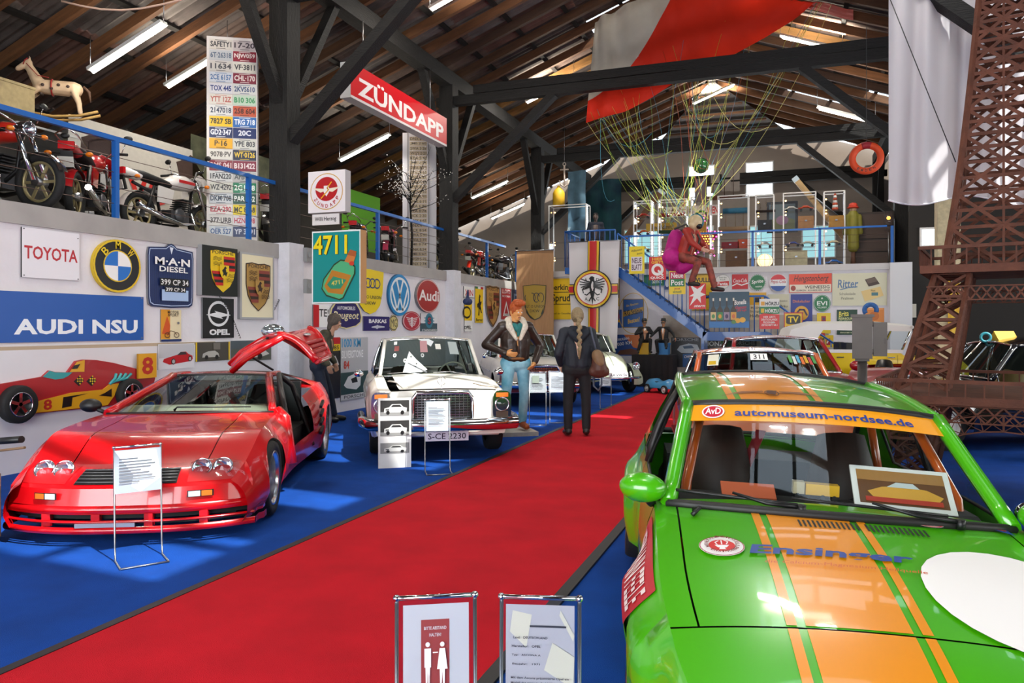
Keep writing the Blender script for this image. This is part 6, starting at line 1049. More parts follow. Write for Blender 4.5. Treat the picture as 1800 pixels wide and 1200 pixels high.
# bare blossom tree of small lamps in front of it
p = onX(723, 478, -8.55); tr = empty('blossom_tree', 'slim black artificial tree with tiny white blossoms', 'tree', (p.x, p.y, ZG))
MB(mat('14100f', .8)).tube([(0, 0, 0), (.02, 0, .8), (-.03, 0, 1.5), (-.02, 0, 2.2), (0, 0, 2.7)], [.03, .028, .02, .012, .005], 6).obj('trunk', tr)
rt = random.Random(3); bl = MB(mat('f0e8e0', .5)); tw_ = MB(mat('14100f', .8))
for i in range(26):
    a = rt.uniform(0, 2 * pi); z0 = rt.uniform(1.3, 2.2); L = rt.uniform(.5, 1.0); d = V((cos(a), sin(a), rt.uniform(.25, .9))); q = V((0, 0, z0)); e = q + d * L; MB(mat('14100f', .8)).tube([q, q.lerp(e, .5) + V((0, 0, -.04)), e], [.012, .008, .003], 5).obj('branch', tr)
    for k in range(16): c = q.lerp(e, rt.uniform(.3, 1.05)) + V((rt.uniform(-.12, .12), rt.uniform(-.12, .12), rt.uniform(-.12, .12))); bl.sph(c, .012, 5, 3)
tag(bl.obj('blossoms', tr), kind='stuff')
# ---------------------------------------------------------------- motorcycles
def motorbike(label, col, loc, yaw, screen=False, stripe=None, sc=1, rack=False, seatc='141416', chrome_f=False, detail=True):
    o = empty('motorcycle', label, 'motorcycle', loc, yaw, 'motorcycles on the left gallery'); o.scale = (sc,) * 3; P_ = paint(col); FM = mat('1c1c1e', .4, .3)
    for x in (.66, -.64):
        w = MB(RUB).tube([(x + .27 * cos(a), 0, .31 + .27 * sin(a)) for a in frange(0, 2 * pi * 27 / 28, 28)], .048, 8, closed=True).obj('wheel', o)
        MB(mat('a89a70', .35, .6)).tube([(x + .215 * cos(a), 0, .31 + .215 * sin(a)) for a in frange(0, 2 * pi * 27 / 28, 28)], .02, 6, closed=True).obj('rim', w)
        for i in range(6): a = pi * i / 3; MB(mat('a89a70', .35, .6)).bar((x, 0, .31), (x + .21 * cos(a), 0, .31 + .21 * sin(a)), .03, .018, up=(0, 1, 0)).obj('spoke', w)
        MB(STEEL).cyl((x, -.07, .31), (x, .07, .31), .055, n=12).obj('hub', w)
        MB(CHROME if chrome_f else P_).grid([[(x + .33 * cos(a), y, .31 + .33 * sin(a) - .02 * abs(y) * 10) for y in frange(-.06, .06, 5)] for a in (frange(.35, 2.3, 10) if x > 0 else frange(.9, 2.9, 10))]).obj('mudguard', o)
    for y in (-.09, .09): MB(CHROME).tube([(.66, y, .31), (.46, y, .82), (.42, y, .92)], [.028, .026, .02], 8).obj('fork_leg', o)
    for y in (-.12, .12): MB(BLACK).tube([(-.62, y, .33), (-.46, y, .72)], .026, 8).obj('shock_absorber', o)
    MB(FM).tube([(.42, 0, .85), (.36, 0, .45), (.1, 0, .28), (-.22, 0, .28), (-.3, 0, .62), (-.75, 0, .74)], .025, 8).tube([(.42, 0, .85), (-.3, 0, .72)], .025, 8).obj('frame', o)
    e = MB(mat('55565a', .4, .7)).bb((-.16, -.14, .26), (.2, .14, .42)).sph((.0, .15, .36), (.11, .04, .1)).sph((.0, -.15, .36), (.11, .04, .1)).obj('engine', o)
    for i in range(6): MB(mat('3a3b3e', .5, .6)).box((.14 + .012 * i, 0, .45 + .033 * i), (.17, .22, .014)).obj('cooling_fin', e)
    MB(P_).grid([[(x, w * cos(a), z + h * sin(a)) for a in frange(0, 2 * pi, 15)] for x, w, z, h in ((.40, .06, .86, .05), (.36, .11, .87, .10), (.2, .14, .88, .12), (.0, .13, .86, .11), (-.12, .09, .83, .07), (-.14, .03, .82, .03))]).obj('fuel_tank', o)
    if stripe:
        for q in (1, -1): MB(D(stripe)).grid([[(x, q * (.145 - .25 * abs(x - .15) ** 2), z) for x in frange(.0, .34, 6)] for z in (.855, .9)]).obj('tank_stripe', o)
    MB(mat(seatc, .6)).tube([(-.08, 0, .80), (-.3, 0, .82), (-.6, 0, .86), (-.78, 0, .88)], [.09, .12, .12, .07], 10, el=.55).obj('saddle', o)
    for q in (1, -1): MB(P_).prism([(-.08, q * .10, .72), (-.4, q * .12, .74), (-.42, q * .12, .5), (-.14, q * .10, .5)], (0, q * .025, 0)).obj('side_panel', o)
    MB(P_).grid([[(x, w * cos(a), z + h * sin(a)) for a in frange(0, 2 * pi, 11)] for x, w, z, h in ((-.66, .10, .83, .06), (-.85, .10, .85, .07), (-.95, .08, .86, .06))]).obj('tail_fairing', o)
    t = MB(mat('b01018', .2, 0, .5, emit=.15)).box((-.97, 0, .86), (.04, .17, .09)).obj('tail_light', o)
    for x, z in ((-.88, .78), (.5, .86)):
        for q in (1, -1): MB(BLACK).cyl((x, 0, z), (x, q * .2, z), .009, n=5).obj('indicator_stalk', o); MB(mat('e07808', .25, 0, .5)).sph((x, q * .22, z), (.035, .045, .03), 10, 6).obj('indicator', o)
    MB(D('d8d8d0')).box((-1.0, 0, .66), (.01, .17, .12), rot=MX.Rotation(-.3, 3, 'Y')).obj('number_plate', o); MB(BLACK).box((-.94, 0, .70), (.03, .13, .2), rot=MX.Rotation(-.3, 3, 'Y')).obj('plate_bracket', o)
    for q in (1, -1):
        MB(BLACK if q > 0 else CHROME).tube([(.25, q * .14, .42), (.3, q * .16, .25), (0, q * .18, .22), (-.4, q * .19, .28), (-.85, q * .2, .4)], [.02, .022, .03, .045, .04], 8).obj('exhaust', o)
        MB(CHROME).cyl((.32, q * .3, 1.05), (.34, q * .36, 1.24), .006, n=5).obj('mirror_stalk', o); MB(BLACK).sph((.33, q * .38, 1.26), (.02, .06, .04), 10, 6).obj('mirror', o)
        MB(RUB).cyl((.24, q * .28, 1.03), (.2, q * .40, 1.02), .019, n=8).obj('grip', o)
    MB(CHROME).tube([(.22, -.34, 1.03), (.3, -.2, 1.06), (.40, -.06, .96), (.40, .06, .96), (.3, .2, 1.06), (.22, .34, 1.03)], .012, 8).obj('handlebar', o)
    light(o, 'headlight', V((.52, 0, .90)), .085, (1, 0, 0), d=.1)
    if screen:
        MB(P_).grid([[(.58 - .5 * y * y * 4, y, z - .6 * abs(y)) for y in frange(-.24, .24, 9)] for z in (.84, .95, 1.08)]).obj('fairing', o); MB(mat('6a5a58', .05, kind='glass')).grid([[(.56 - .5 * y * y * 4 - (z - 1.08) * .6, y * (1 - (z - 1.08)), z - .5 * abs(y)) for y in frange(-.24, .24, 9)] for z in (1.08, 1.2, 1.36)]).obj('screen', o)
    if rack: MB(CHROME).tube([(-.6, -.12, .92), (-.98, -.12, .98), (-1.0, 0, 1.06), (-.98, .12, .98), (-.6, .12, .92)], .01, 6).obj('luggage_rack', o)
    MB(STEEL).tube([(-.05, .12, .28), (-.1, .3, .0)], .012, 6).obj('side_stand', o)
    return o
def bike(px, py, X, label, col, ya, **k): p = onX(px, py, X); return motorbike(label, col, (p.x, p.y, ZG), cam_yaw(p) + pi + ya, **k)
bike(-16, 357, -9.1, 'red motorcycle with black seat cut by the left frame edge', 'c8281c', -2.4, stripe='141416', sc=1.08, chrome_f=True)
bike(158, 380, -9.35, 'red motorcycle with windscreen seen from behind', 'b0141c', -.25, screen=True, rack=True, sc=1.1)
bike(302, 398, -9.25, 'white and red motorcycle with gold wheels seen from behind', 'e2dcd8', -.75, screen=True, stripe='c01c20', sc=1.05)
bike(482, 424, -9.0, 'black motorcycle with chrome rear beside first post', '18181c', -.15, rack=True)
bike(632, 452, -9.3, 'dark blue motorcycle with chrome rack behind the 4711 box', '1c2440', -.15, rack=True)
bike(685, 462, -9.3, 'pink and blue motorcycle left of the second blue post', 'b83a5a', -.1, sc=1.05)
bike(778, 476, -9.0, 'old black motorcycle just left of second black post', '1a1618', -.3)
bike(840, 488, -9.2, 'red motorcycle with wire basket right of second post', 'c42c1c', -.3, rack=True)
bike(882, 494, -9.2, 'dark motorcycle with red tank near the beige banner', '2a2026', -.6)
bike(872, 480, -10.6, 'red scooter like motorcycle parked in the back row', 'b82a20', -.2)
# ---------------------------------------------------------------- gallery furnishings on the left
def case(name, label, loc, rz, w, d, h, shelves, group=None, lights=True):
    o = empty(name, label, 'display case', loc, rz, group); FR = mat('cfcbc6', .35, .4)
    for x in (-w / 2, w / 2):
        for y in (-d / 2, d / 2): MB(FR).bb((x - .015, y - .015, 0), (x + .015, y + .015, h)).obj('corner_post', o)
    for z in (.02, h): MB(FR).bb((-w / 2, -d / 2 - .012, z - .015), (w / 2, -d / 2 + .012, z + .015)).bb((-w / 2, d / 2 - .012, z - .015), (w / 2, d / 2 + .012, z + .015)).bb((-w / 2 - .012, -d / 2, z - .015), (-w / 2 + .012, d / 2, z + .015)).bb((w / 2 - .012, -d / 2, z - .015), (w / 2 + .012, d / 2, z + .015)).obj('frame_ring', o)
    for s in shelves: MB(LGLASS).bb((-w / 2 + .02, -d / 2 + .02, s), (w / 2 - .02, d / 2 - .02, s + .008)).obj('shelf', o)
    MB(LGLASS).bb((-w / 2 + .016, -d / 2, .03), (w / 2 - .016, -d / 2 + .004, h - .02)).obj('glass_front', o)
    for x in (-w / 2, w / 2): MB(LGLASS).bb((x - .002, -d / 2 + .016, .03), (x + .002, d / 2 - .016, h - .02)).obj('glass_side', o)
    if lights:
        for i, s in enumerate(list(shelves) + [h - .1]): MB(mat('ffc070', .3, emit=14)).sph((-w / 2 + .06, d / 2 - .06, s - .05), .022, 8, 6).obj('bulb', o)
    return o
p = onX(60, 358, -10.9); case('display_case', 'lit glass display case behind the leftmost motorcycles', (p.x, p.y, ZG), pi / 2, 2.4, .5, 1.75, (.45, .9, 1.35))
p = onX(6, 170, -10.9); tag(MB(mat('a89468', .7, noise=.3)).box((0, 0, .15), (.5, .6, .42)).box((0, .0, .38), (.52, .62, .04)).obj('wooden_chest', None, None, (p.x, p.y, ZG + 1.79)), 'pale wooden chest on the case at far upper left', 'chest')
# rocking horse
p = onX(95, 215, -10.7); hz = p.z - .1; ho = empty('rocking_horse', 'dappled cream rocking horse with red bridle on top of case', 'rocking horse', (p.x, p.y, ZG + 1.80), cam_yaw(p) - 1.75)
HM = mat('d8bc98', .6, noise=.7, ns=9, col2='c9a988')
blob('horse_body', [('c', (-.28, 0, .50), (.18, 0, .50), .12, .11), ('c', (.2, 0, .54), (.34, 0, .80), .09, .06), ('c', (.34, 0, .84), (.48, 0, .74), .06, .038), ('c', (.32, .03, .9), (.32, .03, .94), .015, .01), ('c', (.32, -.03, .9), (.32, -.03, .94), .015, .01)] + [q for y in (-.07, .07) for q in (('c', (.2, y, .46), (.34, y, .30), .05, .032), ('c', (.34, y, .30), (.42, y, .14), .03, .024), ('c', (-.28, y, .46), (-.34, y, .28), .06, .034), ('c', (-.34, y, .28), (-.36, y, .12), .03, .026))], HM, ho, .014, 3)
rsp = random.Random(5)
for i in range(14): a = rsp.uniform(0, 2 * pi); x = rsp.uniform(-.32, .2); MB(mat('4a3a32', .7)).sph((x, .115 * cos(a), .50 + .115 * sin(a)), (.025, .02, .025), 8, 5).obj('dapple', ho)
for q in (-1, 1):
    MB(mat('b08a4c', .6)).tube([(-.62, q * .12, .16), (-.35, q * .12, .07), (0, q * .12, .03), (.35, q * .12, .07), (.66, q * .12, .18)], .022, 6).obj('rocker', ho)
MB(mat('9a1c1c', .6)).tube([(.02 + .12 * sin(a) * 0, .122 * cos(a), .50 + .122 * sin(a)) for a in frange(0, 2 * pi * 15 / 16, 16)], .012, 6, closed=True).obj('girth_strap', ho)
MB(mat('9a1c1c', .6)).tube([(.40, .05, .80), (.38, .06, .86), (.34, .05, .9)], .008, 5).tube([(.36, .06, .82), (.2, .1, .64), (.05, .1, .62)], .006, 5).obj('bridle', ho)
MB(mat('5a4030', .8)).tube([(-.40, 0, .56), (-.48, 0, .48), (-.50, 0, .32)], [.02, .025, .008], 6).obj('tail', ho)
# back banner with red letters and camouflage net
def lcloth(name, label, x0, y0, x1, y1, X, m, items, cat='banner'):
    M4, w, h = lw(x0, y0, x1, y1, X); f = lambda x, y: .03 * sin(x * 5) * (.5 - y / h)
    o = MB(m).grid([[(x, y, f(x, y)) for x in frange(-w / 2, w / 2, 41)] for y in frange(-h / 2, h / 2, 9)]).obj(name, None, M4); tag(o, label, cat); decals(o, w, h, items, 0, lambda x, y, z: (x, y, f(x, y) + .01 + z)); return o
lcloth('cloth_banner', 'long pale cloth banner with red letters behind the motorcycles', 120, 232, 338, 388, -11.4, mat('c9c2b8', .85, noise=.1), [('t', 'VO', .60, .63, .34, .30, 'c8281e', .03)])
lcloth('camouflage_net', 'grey green camouflage backdrop behind the number plate tower', 335, 262, 506, 425, -11.6, mat('6a6a50', .9, noise=.6, ns=3, col2='3a3f2e', bump=.6, bs=9), [], 'backdrop')
lcloth('cloth_banner', 'bright green cloth hung behind the second bay motorcycles', 600, 338, 668, 440, -11.6, mat('5aa01c', .8), [])
# ---------------------------------------------------------------- hanging and projecting signs on the posts
p = onX(545, 340, XL); yb = 10.35
def box_sign(name, label, x0, y0, x1, y1, Y, back, items, th, edge): M4, w, h = ew(x0, y0, x1, y1, Y); return sign(name, label, 'sign', M4 @ MX.Translation((0, 0, -th)), w, h, back, items, 'rect', th, edge=edge)
box_sign('light_box', 'large 4711 light box with green perfume bottle', 549, 405, 634, 533, 10.55, '0d8c8c', [('r', 0, 0, 1, .02, 'e9f0f0'), ('r', 0, .98, 1, 1, 'e9f0f0'), ('r', 0, 0, .02, 1, 'e9f0f0'), ('r', .98, 0, 1, 1, 'e9f0f0'), ('t', '4711', .39, .2, .7, .27, '2a2a10', .035), ('t', '4711', .38, .195, .7, .27, 'f0d818', .02),
    ('p', [(.20, .80), (.24, .66), (.46, .46), (.60, .40), (.78, .42), (.90, .50), (.90, .60), (.66, .93), (.58, .96), (.30, .90)], '2a3a1a'), ('p', [(.22, .79), (.26, .67), (.47, .48), (.60, .42), (.77, .44), (.88, .51), (.87, .60), (.64, .92), (.57, .94), (.31, .88)], '4fae7c'), ('p', [(.26, .76), (.42, .54), (.82, .62), (.64, .88), (.34, .85)], 'b87a28'), ('p', [(.32, .74), (.45, .63), (.72, .68), (.6, .8), (.4, .8)], '2c8c6c'), ('t', '4711', .53, .715, .24, .06, 'd8c860', .02, 0, .15), ('p', [(.68, .43), (.78, .30), (.92, .34), (.86, .47)], 'c8783c'), ('p', [(.74, .34), (.80, .27), (.93, .30), (.90, .37)], 'a8582c'), ('e', .83, .46, .05, .03, 'c83a28')], .18, 'b98a58')
box_sign('light_box', 'white square light box with round red Zündapp emblem', 542, 300, 607, 373, 10.5, 'e6e0e4', [('o', .5, .5, .44, .44, .02, 'c89a2c'), ('e', .5, .5, .42, .42, 'e6e0e4'), ('e', .5, .44, .30, .29, 'b01820'), ('p', [(.12, .40), (.42, .43), (.58, .43), (.88, .40), (.66, .52), (.58, .50), (.42, .50), (.34, .52)], 'e6dcc8'), ('p', [(.43, .36), (.57, .36), (.57, .52), (.5, .62), (.43, .52)], 'e6e0e4'), ('l', [(.64, .28), (.52, .42), (.56, .46), (.36, .66)], .03, 'e0a41c'), ('arc', 'ZUNDAPP', .5, .5, .35, .09, 212, -20, 'b01820')], .16, 'b8b4b8')
box_sign('name_board', 'small white Willi Herzog name board', 549, 376, 596, 395, 10.5, 'dcd8d8', [('t', 'Willi Herzog', .5, .5, .8, .5, '1c1c20', .015)], .03, '9a969a')
# big red ZÜNDAPP sign
a = onX(604, 155, -7.6); M4 = None
ps = [onX(598, 165, -7.75), onX(770, 246, -7.75)]
dv = (ps[1] - ps[0]); dv.z = 0; L_ = dv.length; dv.normalize(); ctr = (ps[0] + ps[1]) / 2; ctr.z = (onX(690, 157, -7.75).z + onX(690, 225, -7.75).z) / 2
hh = onX(690, 157, -7.75).z - onX(690, 225, -7.75).z
o = sign('illuminated_sign', 'long red sign with white ZÜNDAPP lettering hung from the timbers', 'sign', frame(ctr, dv, (0, 0, 1), dv.cross(V((0, 0, 1)))), L_, hh * .82, 'cc1420', [('t', 'ZÜNDAPP', .51, .52, .9, .62, 'f0ecec', .03), ('r', 0, .93, 1, 1, 'd8d4d4')], th=.22, edge='c9c6c4')
for x in (-L_ * .35, L_ * .35): MB(STEEL).cyl((x, hh / 2, .1), (x, hh / 2 + .9, .1), .008, n=5).obj('hanging_wire', o)
# switch boxes on the first plinth
for px, py in ((538, 448), (538, 503)): q = onX(px, py, XL + .25); tag(MB(mat('8a8c8c', .5)).box((0, 0, 0), (.07, .14, .24)).box((.045, 0, 0), (.03, .05, .08)).obj('switch_box', None, None, (XL + .28, q.y, q.z)), 'grey switch box %s on the first white plinth' % ('upper' if py < 480 else 'lower'), 'switch')
tag(blob('hanging_bag', [('c', (0, -.1, 0), (0, .1, 0), .09, .09), ('c', (0, 0, .05), (0, .02, .3), .05, .02)], mat('26345e', .7), None, .02, 2, MX.Translation(onX(822, 530, XL + .36))), 'small dark blue bag hanging on the second plinth', 'bag')
# wooden racing car cut-out with real wheels
C6 = lambda x, y: (x / 6, 600 + y / 6)
def wp(x, y, X=XW): q = onX(*C6(x, y), X); return V((q.x, q.y, q.z))
def slab(pts, z, t, col, name, par): m_ = MB(mat(col, .45, 0, .3)); m_.prism([wp(x, y) + V((z, 0, 0)) for x, y in pts][::-1], (t, 0, 0)); return m_.obj(name, par)
rc = empty('race_car_cutout', 'red and yellow wooden racing car cut-out number 8 on wall', 'cut-out', (0, 0, 0))
slab([(-260, 560), (-250, 510), (0, 445), (430, 370), (500, 305), (560, 320), (690, 325), (780, 205), (860, 190), (1000, 195), (1180, 225), (1430, 290), (1620, 380), (1600, 460), (1400, 640), (1200, 670), (300, 765), (-200, 770)], 0, .03, 'a81a22', 'car_body', rc)
slab([(430, 372), (500, 308), (560, 325), (740, 325), (700, 360), (640, 390), (560, 400)], .03, .006, '2f9a9c', 'cockpit', rc)
slab([(715, 320), (790, 215), (870, 195), (865, 318)], .03, .008, 'e0a41c', 'helmet_panel', rc); slab([(730, 290), (760, 250), (820, 235), (790, 285)], .038, .004, '16120e', 'visor', rc)
slab([(310, 755), (350, 635), (720, 540), (1060, 505), (1130, 450), (1230, 440), (1180, 570), (1110, 670)], .03, .012, 'e0a41c', 'side_pod', rc)
slab([(625, 700), (640, 585), (900, 545), (735, 590), (725, 680)], .042, .003, '14110e', 'pod_flash', rc); slab([(1015, 570), (1080, 540), (1150, 495), (1150, 580)], .042, .003, '14110e', 'pod_flash', rc)
for cx in (812, 945):
    slab([(cx - 55, 420), (cx, 365), (cx + 50, 410), (cx, 470)], .03, .004, '15120e', 'chequer_flag', rc)
    for i in range(4):
        for j in range(4):
            if (i + j) % 2 == 0: u0, v0 = i * 13 - 26, j * 13 - 26; slab([(cx + (u0 - v0) * .9, 418 + (u0 + v0)), (cx + (u0 - v0) * .9 + 9, 408 + (u0 + v0)), (cx + (u0 - v0) * .9 + 18, 418 + (u0 + v0)), (cx + (u0 - v0) * .9 + 9, 428 + (u0 + v0))], .034, .002, 'e0c020', 'chequer', rc)
for i in range(4): MB(mat('3fa8ac', .4)).tube([wp(1130 + 10 * i, 450 - 10 * i) + V((.04, 0, 0)), wp(1180 + 40 * i, 390) + V((.05, 0, 0)), wp(1200 + 52 * i, 340) + V((.04, 0, 0))], .018, 8).obj('exhaust_pipe', rc)
vs, fs = text_mesh('8', .03); a = wp(430, 725); b_ = wp(520, 605); MB(mat('b8281c', .5)).add([(XW + .044, lerp(a.y, b_.y, x), lerp(a.z, b_.z, y)) for x, y in vs], fs).obj('lettering', rc)
for x, y, r_ in ((145, 660, .21), (1325, 545, .19)):
    c = wp(x, y); wt = MB(RUB).lathe([(r_ * .6, .0), (r_ * .95, .0), (r_, .03), (r_, .1), (r_ * .92, .13), (r_ * .65, .12)], c, (1, 0, 0), 28).obj('wheel', rc); MB(BLACK).lathe([(r_ * .65, .12), (r_ * .6, .07), (.001, .07)], c, (1, 0, 0), 24).obj('wheel_dish', wt)
    for i in range(5): a = 2 * pi * i / 5 + .3; MB(CHROME).bar(c + V((.1, 0, 0)), c + V((.1, r_ * .6 * cos(a), r_ * .6 * sin(a))), .035, .02, up=(1, 0, 0)).obj('spoke', wt)
    MB(CHROME).tube([c + V((.12, r_ * .62 * cos(a), r_ * .62 * sin(a))) for a in frange(0, 2 * pi * 23 / 24, 24)], .008, 6, closed=True).obj('rim', wt)
SL((240, 621, 272, 664), 'number_board', 'yellow wooden board with red number 8 behind race car', 'dca01c', [('t', '8', .5, .5, .62, .72, 'b82a1c', .03)], th=.03, X=XW + .04, edge='a87818')
# ---------------------------------------------------------------- parachute and its lines
bot = [(1030, 216), (1060, 206), (1100, 196), (1145, 172), (1190, 142), (1240, 116), (1290, 96), (1345, 66), (1400, 32), (1450, -12), (1500, -70)]
topp = [(1046, 40), (1056, 20), (1075, 0), (1105, -25), (1140, -50), (1180, -75), (1230, -100), (1290, -130), (1350, -160), (1420, -180), (1500, -200)]
def can(t, s):
    u = t * 10; i = min(9, int(u)); f = u - i; a = [lerp(bot[i][k], bot[i + 1][k], f) for k in (0, 1)]; b_ = [lerp(topp[i][k], topp[i + 1][k], f) for k in (0, 1)]
    p = onD(lerp(a[0], b_[0], s), lerp(a[1], b_[1], s), 17.5 / (cos(TH) + sin(TH) * (lerp(a[0], b_[0], s) - 900) / FPX) + .55 + .5 * sin(pi * s * .6) + .1 * sin(t * 40) + .06 * sin(s * 23 + t * 9)); p.z = min(p.z, roofz(p.x) - .1 - .02 * sin(t * 30)); return p
ROOT = onD(1200, 60, 17.5)
pa = empty('parachute', 'large red and white parachute canopy hung under the roof', 'parachute', ROOT)
RDC = mat('d8301c', .7, noise=.15, ns=3, bump=.4, bs=5, kind='cloth'); WHC = mat('c4bcb0', .8, noise=.2, ns=3, bump=.5, bs=5, kind='cloth')
ed = lambda t: max(0, min(1, 1.02 - .0 - 2.6 * max(0, .46 - t) + (0 if t > .12 else (.12 - t) * 2.6)))
wsp_ = lambda t: .22 + 1.6 * t * t * 1.4 if t < .62 else 1.2
nt_, nsd = 44, 18
MB(RDC).grid([[can(t, s * min(1, wsp_(t))) - ROOT for s in frange(0, 1, nsd)] for t in frange(0, 1, nt_)]).obj('red_panel', pa)
MB(WHC).grid([[can(t, lerp(min(1, wsp_(t)), 1, s)) - ROOT for s in frange(0, 1, 10)] for t in frange(0, .66, 26)]).obj('white_panel', pa)
LC = [mat(c, .6) for c in ('b8c83c', 'c8c85a', '6a9a3c', 'b0502c', '3c8aa0', 'd8d078', '9ab03c')]
rl_ = random.Random(11)
for i in range(44):
    t = rl_.uniform(0, .92); s = rl_.choice((0, 0, 0, .1, .3)); a = can(t, s); e = HARN + V((rl_.uniform(-.6, .5), rl_.uniform(-.2, .2), rl_.uniform(-.05, .25))); k_ = 0; k = rl_.uniform(-.3, .3)
    pts = [a.lerp(e, u) + V((k * sin(pi * u) * .8 + .03 * sin(u * 9 + i), 0, -abs(k) * 1.6 * sin(pi * u))) - ROOT for u in frange(0, 1, 10)]
    MB(rl_.choice(LC)).tube(pts, .0038, 4, caps=False).obj('suspension_line', pa)
for i in range(10):
    a = can(rl_.uniform(0, .5), 0); b_ = a + V((rl_.uniform(-.4, .6), 0, -rl_.uniform(1.2, 2.6))); c = b_ + V((rl_.uniform(.3, 1), 0, rl_.uniform(.2, 1)))
    MB(rl_.choice(LC)).tube([a.lerp(b_, u) * (1 - u) + (b_.lerp(c, u)) * u - ROOT for u in frange(0, 1, 10)], .0055, 4).obj('loose_line', pa)
# white cloth sheet hanging at the right
def sheet(u, v): return onD(lerp(1562, 1830, u) + 10 * (1 - v) * (1 - u) * 0, lerp(-60, 352 + 8 * sin(u * 9), v), 9.6 + .10 * sin(u * 17) * (.4 + v) + .05 * sin(u * 41 + v * 2) + .5 * u)
R0 = sheet(.5, 0); sh = MB(mat('dcd8de', .8, noise=.06, ns=2, kind='cloth')).grid([[sheet(u, v) - R0 for u in frange(0, 1, 60)] for v in frange(1, 0, 24)]).obj('white_sheet', None, None, R0); tag(sh, 'tall white cloth sheet hanging behind the lattice tower', 'sheet')
MB(STEEL).tube([sheet(0, 0) - R0, sheet(1, 0) - R0], .02, 6).obj('hanging_pole', sh); MB(mat('d4d0d8', .8)).tube([sheet(u, 1) - R0 for u in frange(0, 1, 40)], .012, 6).obj('hem', sh)
MB(mat('1a1a1c', .6)).tube([sheet(0, .15) - V((0, .1, 0)) - R0, onD(1680, 285, 9.4) - R0], .006, 5).obj('guy_wire', sh)
# ---------------------------------------------------------------- iron lattice tower model
RUST = mat('6e3d2a', .7, .2, noise=.45, ns=7, bump=.3, bs=40)
TC = onD(1736, 574, 7.15); TC.z = 0; TC.x += .14; TC.y += .05; ta = cam_yaw(TC) + pi / 2
tw = empty('lattice_tower', 'rusty brown iron lattice tower model with two decks', 'tower', TC, ta)
LV = [(0, 1.0, .38), (.98, .83, .40), (2.12, .52, .27)]
def lev(z):
    for (a, h0, w0), (b_, h1, w1) in zip(LV, LV[1:]):
        if z <= b_: t = (z - a) / (b_ - a); return lerp(h0, h1, t), lerp(w0, w1, t)
    return LV[-1][1:]
fb = lambda m_, a, b_, w=.022: m_.bar(a, b_, w, .008, up=(0, 1, 0))
for sx in (-1, 1):
    for sy in (-1, 1):
        for z0, z1, nb in ((.0, .95, 3), (1.06, 2.10, 5)):
            lg = MB(RUST)
            cor = lambda z: [V((sx * (lev(z)[0] - i * lev(z)[1]), sy * (lev(z)[0] - j * lev(z)[1]), z)) for i, j in ((0, 0), (1, 0), (1, 1), (0, 1))]
            A = cor(z0); Bc = cor(z1)
            for a, b_ in zip(A, Bc): lg.bar(a, b_, .034, .034)
            lgo = lg.obj('leg', tw)
            for f_ in range(4):
                m_ = MB(RUST)
                for k_ in range(nb):
                    c0 = cor(lerp(z0, z1, k_ / nb)); c1 = cor(lerp(z0, z1, (k_ + 1) / nb)); a, b_, c, d = c0[f_], c0[(f_ + 1) % 4], c1[(f_ + 1) % 4], c1[f_]
                    up = (b_ - a).cross(d - a).normalized()
                    for q, r_ in ((a, c), (b_, d), (d, c)): m_.bar(q, r_, .026, .008, up=up)
                tag(m_.obj('lattice_bracing', lgo), kind='stuff')
def deck(z, h, t, rail_h, name):
    o = MB(RUST).bb((-h, -h, z), (h, h, z + t)).obj(name, tw)
    for f_ in range(4):
        R4 = MX.Rotation(pi / 2 * f_, 3, 'Z'); m_ = MB(RUST); m_.bar(R4 @ V((-h, -h, z + t + rail_h)), R4 @ V((h, -h, z + t + rail_h)), .03, .03)
        for x in frange(-h, h, 15): m_.bar(R4 @ V((x, -h, z + t)), R4 @ V((x, -h, z + t + rail_h)), .012, .012, up=(1, 0, 0))
        m_.obj('deck_railing', o)
    return o
deck(.95, .95, .07, .13, 'lower_deck'); deck(2.10, .64, .07, .16, 'upper_deck')
for f_ in range(4):           # arches and friezes between the legs
    R4 = MX.Rotation(pi / 2 * f_, 3, 'Z'); m_ = MB(RUST); n = 15
    arc = lambda r_, a: V((r_ * cos(a), -.86 - .02, .10 + r_ * .98 * sin(a) * .82))
    for r_ in (.80, .97): 
        pts = [R4 @ arc(r_, a) for a in frange(.3, pi - .3, n)]
        for a, b_ in zip(pts, pts[1:]): m_.bar(a, b_, .024, .01)
    for i, a in enumerate(frange(.3, pi - .3, n)):
        m_.bar(R4 @ arc(.80, a), R4 @ arc(.97, a), .016, .008)
        if i < n - 1: a2 = .3 + (pi - .6) * (i + 1) / (n - 1); m_.bar(R4 @ arc(.80, a), R4 @ arc(.97, a2), .012, .006); m_.bar(R4 @ arc(.97, a), R4 @ arc(.80, a2), .012, .006)
    m_.obj('arch', tw); m_ = MB(RUST)
    for zf, hf, hh_ in ((.80, .90, .14), (1.86, .58, .12)):
        n = 14; m_.bar(R4 @ V((-hf, -hf, zf)), R4 @ V((hf, -hf, zf)), .025, .012); m_.bar(R4 @ V((-hf, -hf, zf + hh_)), R4 @ V((hf, -hf, zf + hh_)), .025, .012)
        for i in range(n): x0 = -hf + 2 * hf * i / n; x1 = x0 + 2 * hf / n; m_.bar(R4 @ V((x0, -hf, zf)), R4 @ V((x1, -hf, zf + hh_)), .014, .006, up=R4 @ V((0, 1, 0))); m_.bar(R4 @ V((x1, -hf, zf)), R4 @ V((x0, -hf, zf + hh_)), .014, .006, up=R4 @ V((0, 1, 0)))
    tag(m_.obj('frieze', tw), kind='stuff')
SP = [(2.17, .46), (3.0, .345), (4.0, .245), (5.2, .15), (6.4, .08)]
zs = [2.17]
while zs[-1] < 6.2: zs.append(zs[-1] + itp(SP, zs[-1]) * .72 + .02)
